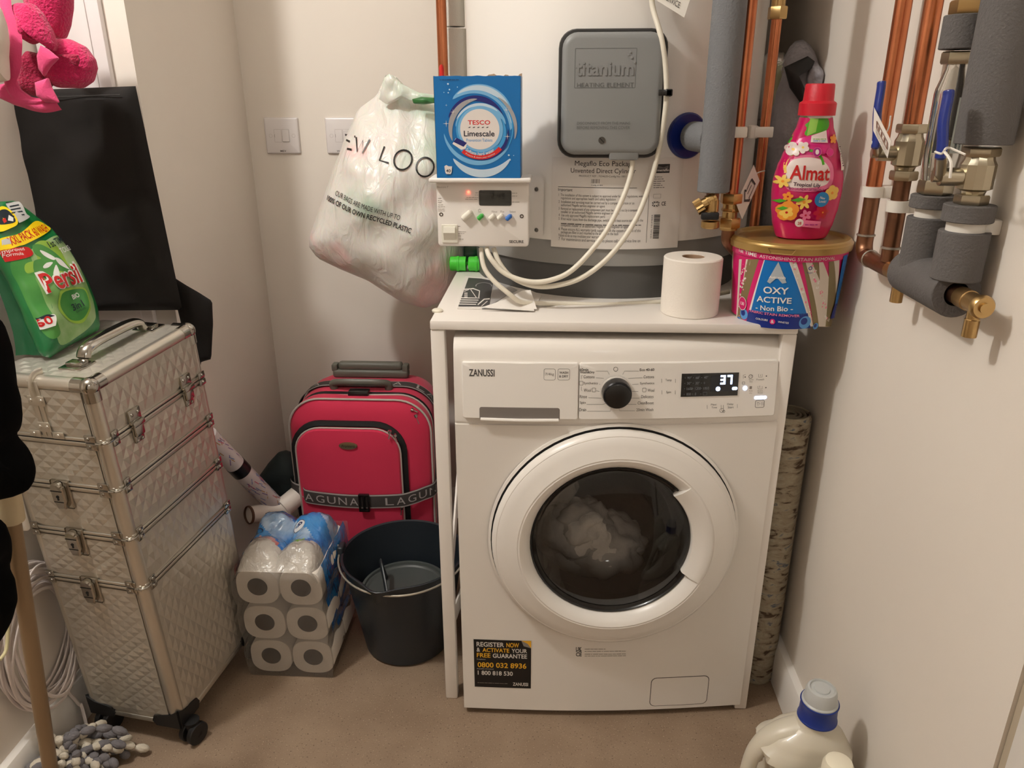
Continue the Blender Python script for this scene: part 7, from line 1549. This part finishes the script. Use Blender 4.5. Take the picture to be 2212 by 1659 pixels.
rug = thing('rolled_rug', (RX, RY_, 0), 'rolled patterned rug standing upright between the white stand and right wall', 'rug')
MB().lathe([(0, 0), (RRr-.003, 0), (RRr, .006), (RRr, RH-.006), (RRr-.003, RH), (RRr-.006, RH), (RRr-.007, RH-.01), (0, RH-.012)], V(RX, RY_, 0), (0, 0, 1), 48).obj('pile_side', [RG], rug)
m = MB(); sp = []
for i in range(120): t = i/119; an = t*2*PI*3.6; r = RRr-.004-(RRr-.010)*t; sp.append(V(RX+r*math.cos(an), RY_+r*math.sin(an), RH-.004))
m.tube(sp, .0028, 6, flat=1.0); m.obj('rolled_layers', [mat('rug_backing', (128, 116, 98), .95)], rug)

# ================================================================ big translucent bottle and small bottle bottom right
JM = mat('jug_plastic', (214, 206, 188), .34, sub=.25, coat=.15); BLc = mat('collar_royal', (14, 46, 130), .35, coat=.2); CAPm = mat('cap_frosted', (190, 192, 190), .35, sub=.3)
JY = 1.0; J = lambda u, v, y=JY: at(u, v, 1, y)
jg = thing('detergent_jug', (.425, 1.0, 0), 'large translucent white plastic jug with blue collar and clear measuring cap on the floor', 'bottle')
cap_c = J(1764, 1545); tilt = V(.0, -.0, 1)
# body: rounded box loft with shoulders; profile from floor to neck
jx = .428; jw = .088; jd = .060
prf_j = [(0, .86, .80), (.006, .95, .92), (.02, 1, 1), (.10, 1.0, 1), (.17, 1.0, 1), (.205, .97, .95), (.235, .86, .86), (.258, .66, .72), (.272, .44, .56), (.280, .33, .46), (.296, .30, .44)]
def jring(z, fx_, fy_, k=48):
    out = []; cx_j = jx+ (.020*max(0, (z-.20)/.09))
    for i in range(k):
        t = 2*PI*i/k; c, s_ = math.cos(t), math.sin(t); e = .72 if z < .24 else .9; out.append(V(cx_j+jw*fx_*math.copysign(abs(c)**e, c), JY+jd*fy_*math.copysign(abs(s_)**e, s_), z))
    return out
zz = []
for i in range(len(prf_j)-1):
    for k in range(3): t = k/3; zz.append(tuple(prf_j[i][q_]+(prf_j[i+1][q_]-prf_j[i][q_])*t for q_ in range(3)))
zz.append(prf_j[-1]); R_ = [jring(*q_) for q_ in zz]
# cut the handle gap on the left: body stops short of the grip
def gap(p):
    if p.z > .085 and p.z < .238:
        k = math.sin(PI*(p.z-.085)/.153)**.5; lim = jx-jw+.052*k+.0
        if p.x < lim: p = V(lim+(p.x-lim)*.12, JY+(p.y-JY)*(.75), p.z)
    return p
R_ = [[gap(p) for p in g] for g in R_]
m = MB(); m.grid(lambda i, j: R_[int(round(j*(len(R_)-1)))][int(round(i*48)) % 48], 48, len(R_)-1, cu=True); m.add(R_[0], [list(range(48))], 0, False); m.obj('jug_body', [JM], jg)
hp_ = spl([V(jx-.000, JY, .262), V(jx-.030, JY, .252), V(jx-.055, JY, .234), V(jx-.072, JY, .205), V(jx-.0775, JY, .170), V(jx-.078, JY, .13), V(jx-.074, JY, .09), V(jx-.050, JY, .06)], 8)
MB().tube(hp_, [.028-.0135*min(1, i/26)+.005*max(0, (i-44)/12) for i in range(len(hp_))], 18, flat=.85).obj('jug_handle', [JM], jg)
nx = jx+.0225
MB().lathe([(.026, .288), (.0315, .290), (.0315, .292), (.0300, .294), (.0290, .318), (.0305, .322), (.0305, .324), (.027, .324)], V(nx, JY, 0), (0, 0, 1), 40).obj('collar', [BLc], jg)
MB().lathe([(.0285, .322), (.0285, .326), (.0262, .328), (.0245, .345), (.022, .350), (.019, .351), (.018, .348), (.013, .348), (.012, .350), (0, .350)], V(nx, JY, 0), (0, 0, 1), 48).obj('measuring_cap', [CAPm], jg)
sb = thing('plastic_bottle', (.43, .86, 0), 'cream plastic bottle whose rounded cap just shows at the bottom edge of the photo', 'bottle')
bc_ = at(1812, 1650, 1, .88); MB().lathe([(0, 0), (.040, 0), (.043, .004), (.043, bc_.z-.075), (.036, bc_.z-.045), (.020, bc_.z-.03)], V(bc_.x, .88, 0), (0, 0, 1), 40).obj('bottle_body', [JM], sb)
MB().lathe([(.021, bc_.z-.032), (.023, bc_.z-.03), (.0225, bc_.z-.004), (.019, bc_.z+.004), (.010, bc_.z+.008), (0, bc_.z+.009)], V(bc_.x, .88, 0), (0, 0, 1), 40).obj('bottle_cap', [mat('cap_cream', (236, 228, 206), .35)], sb)
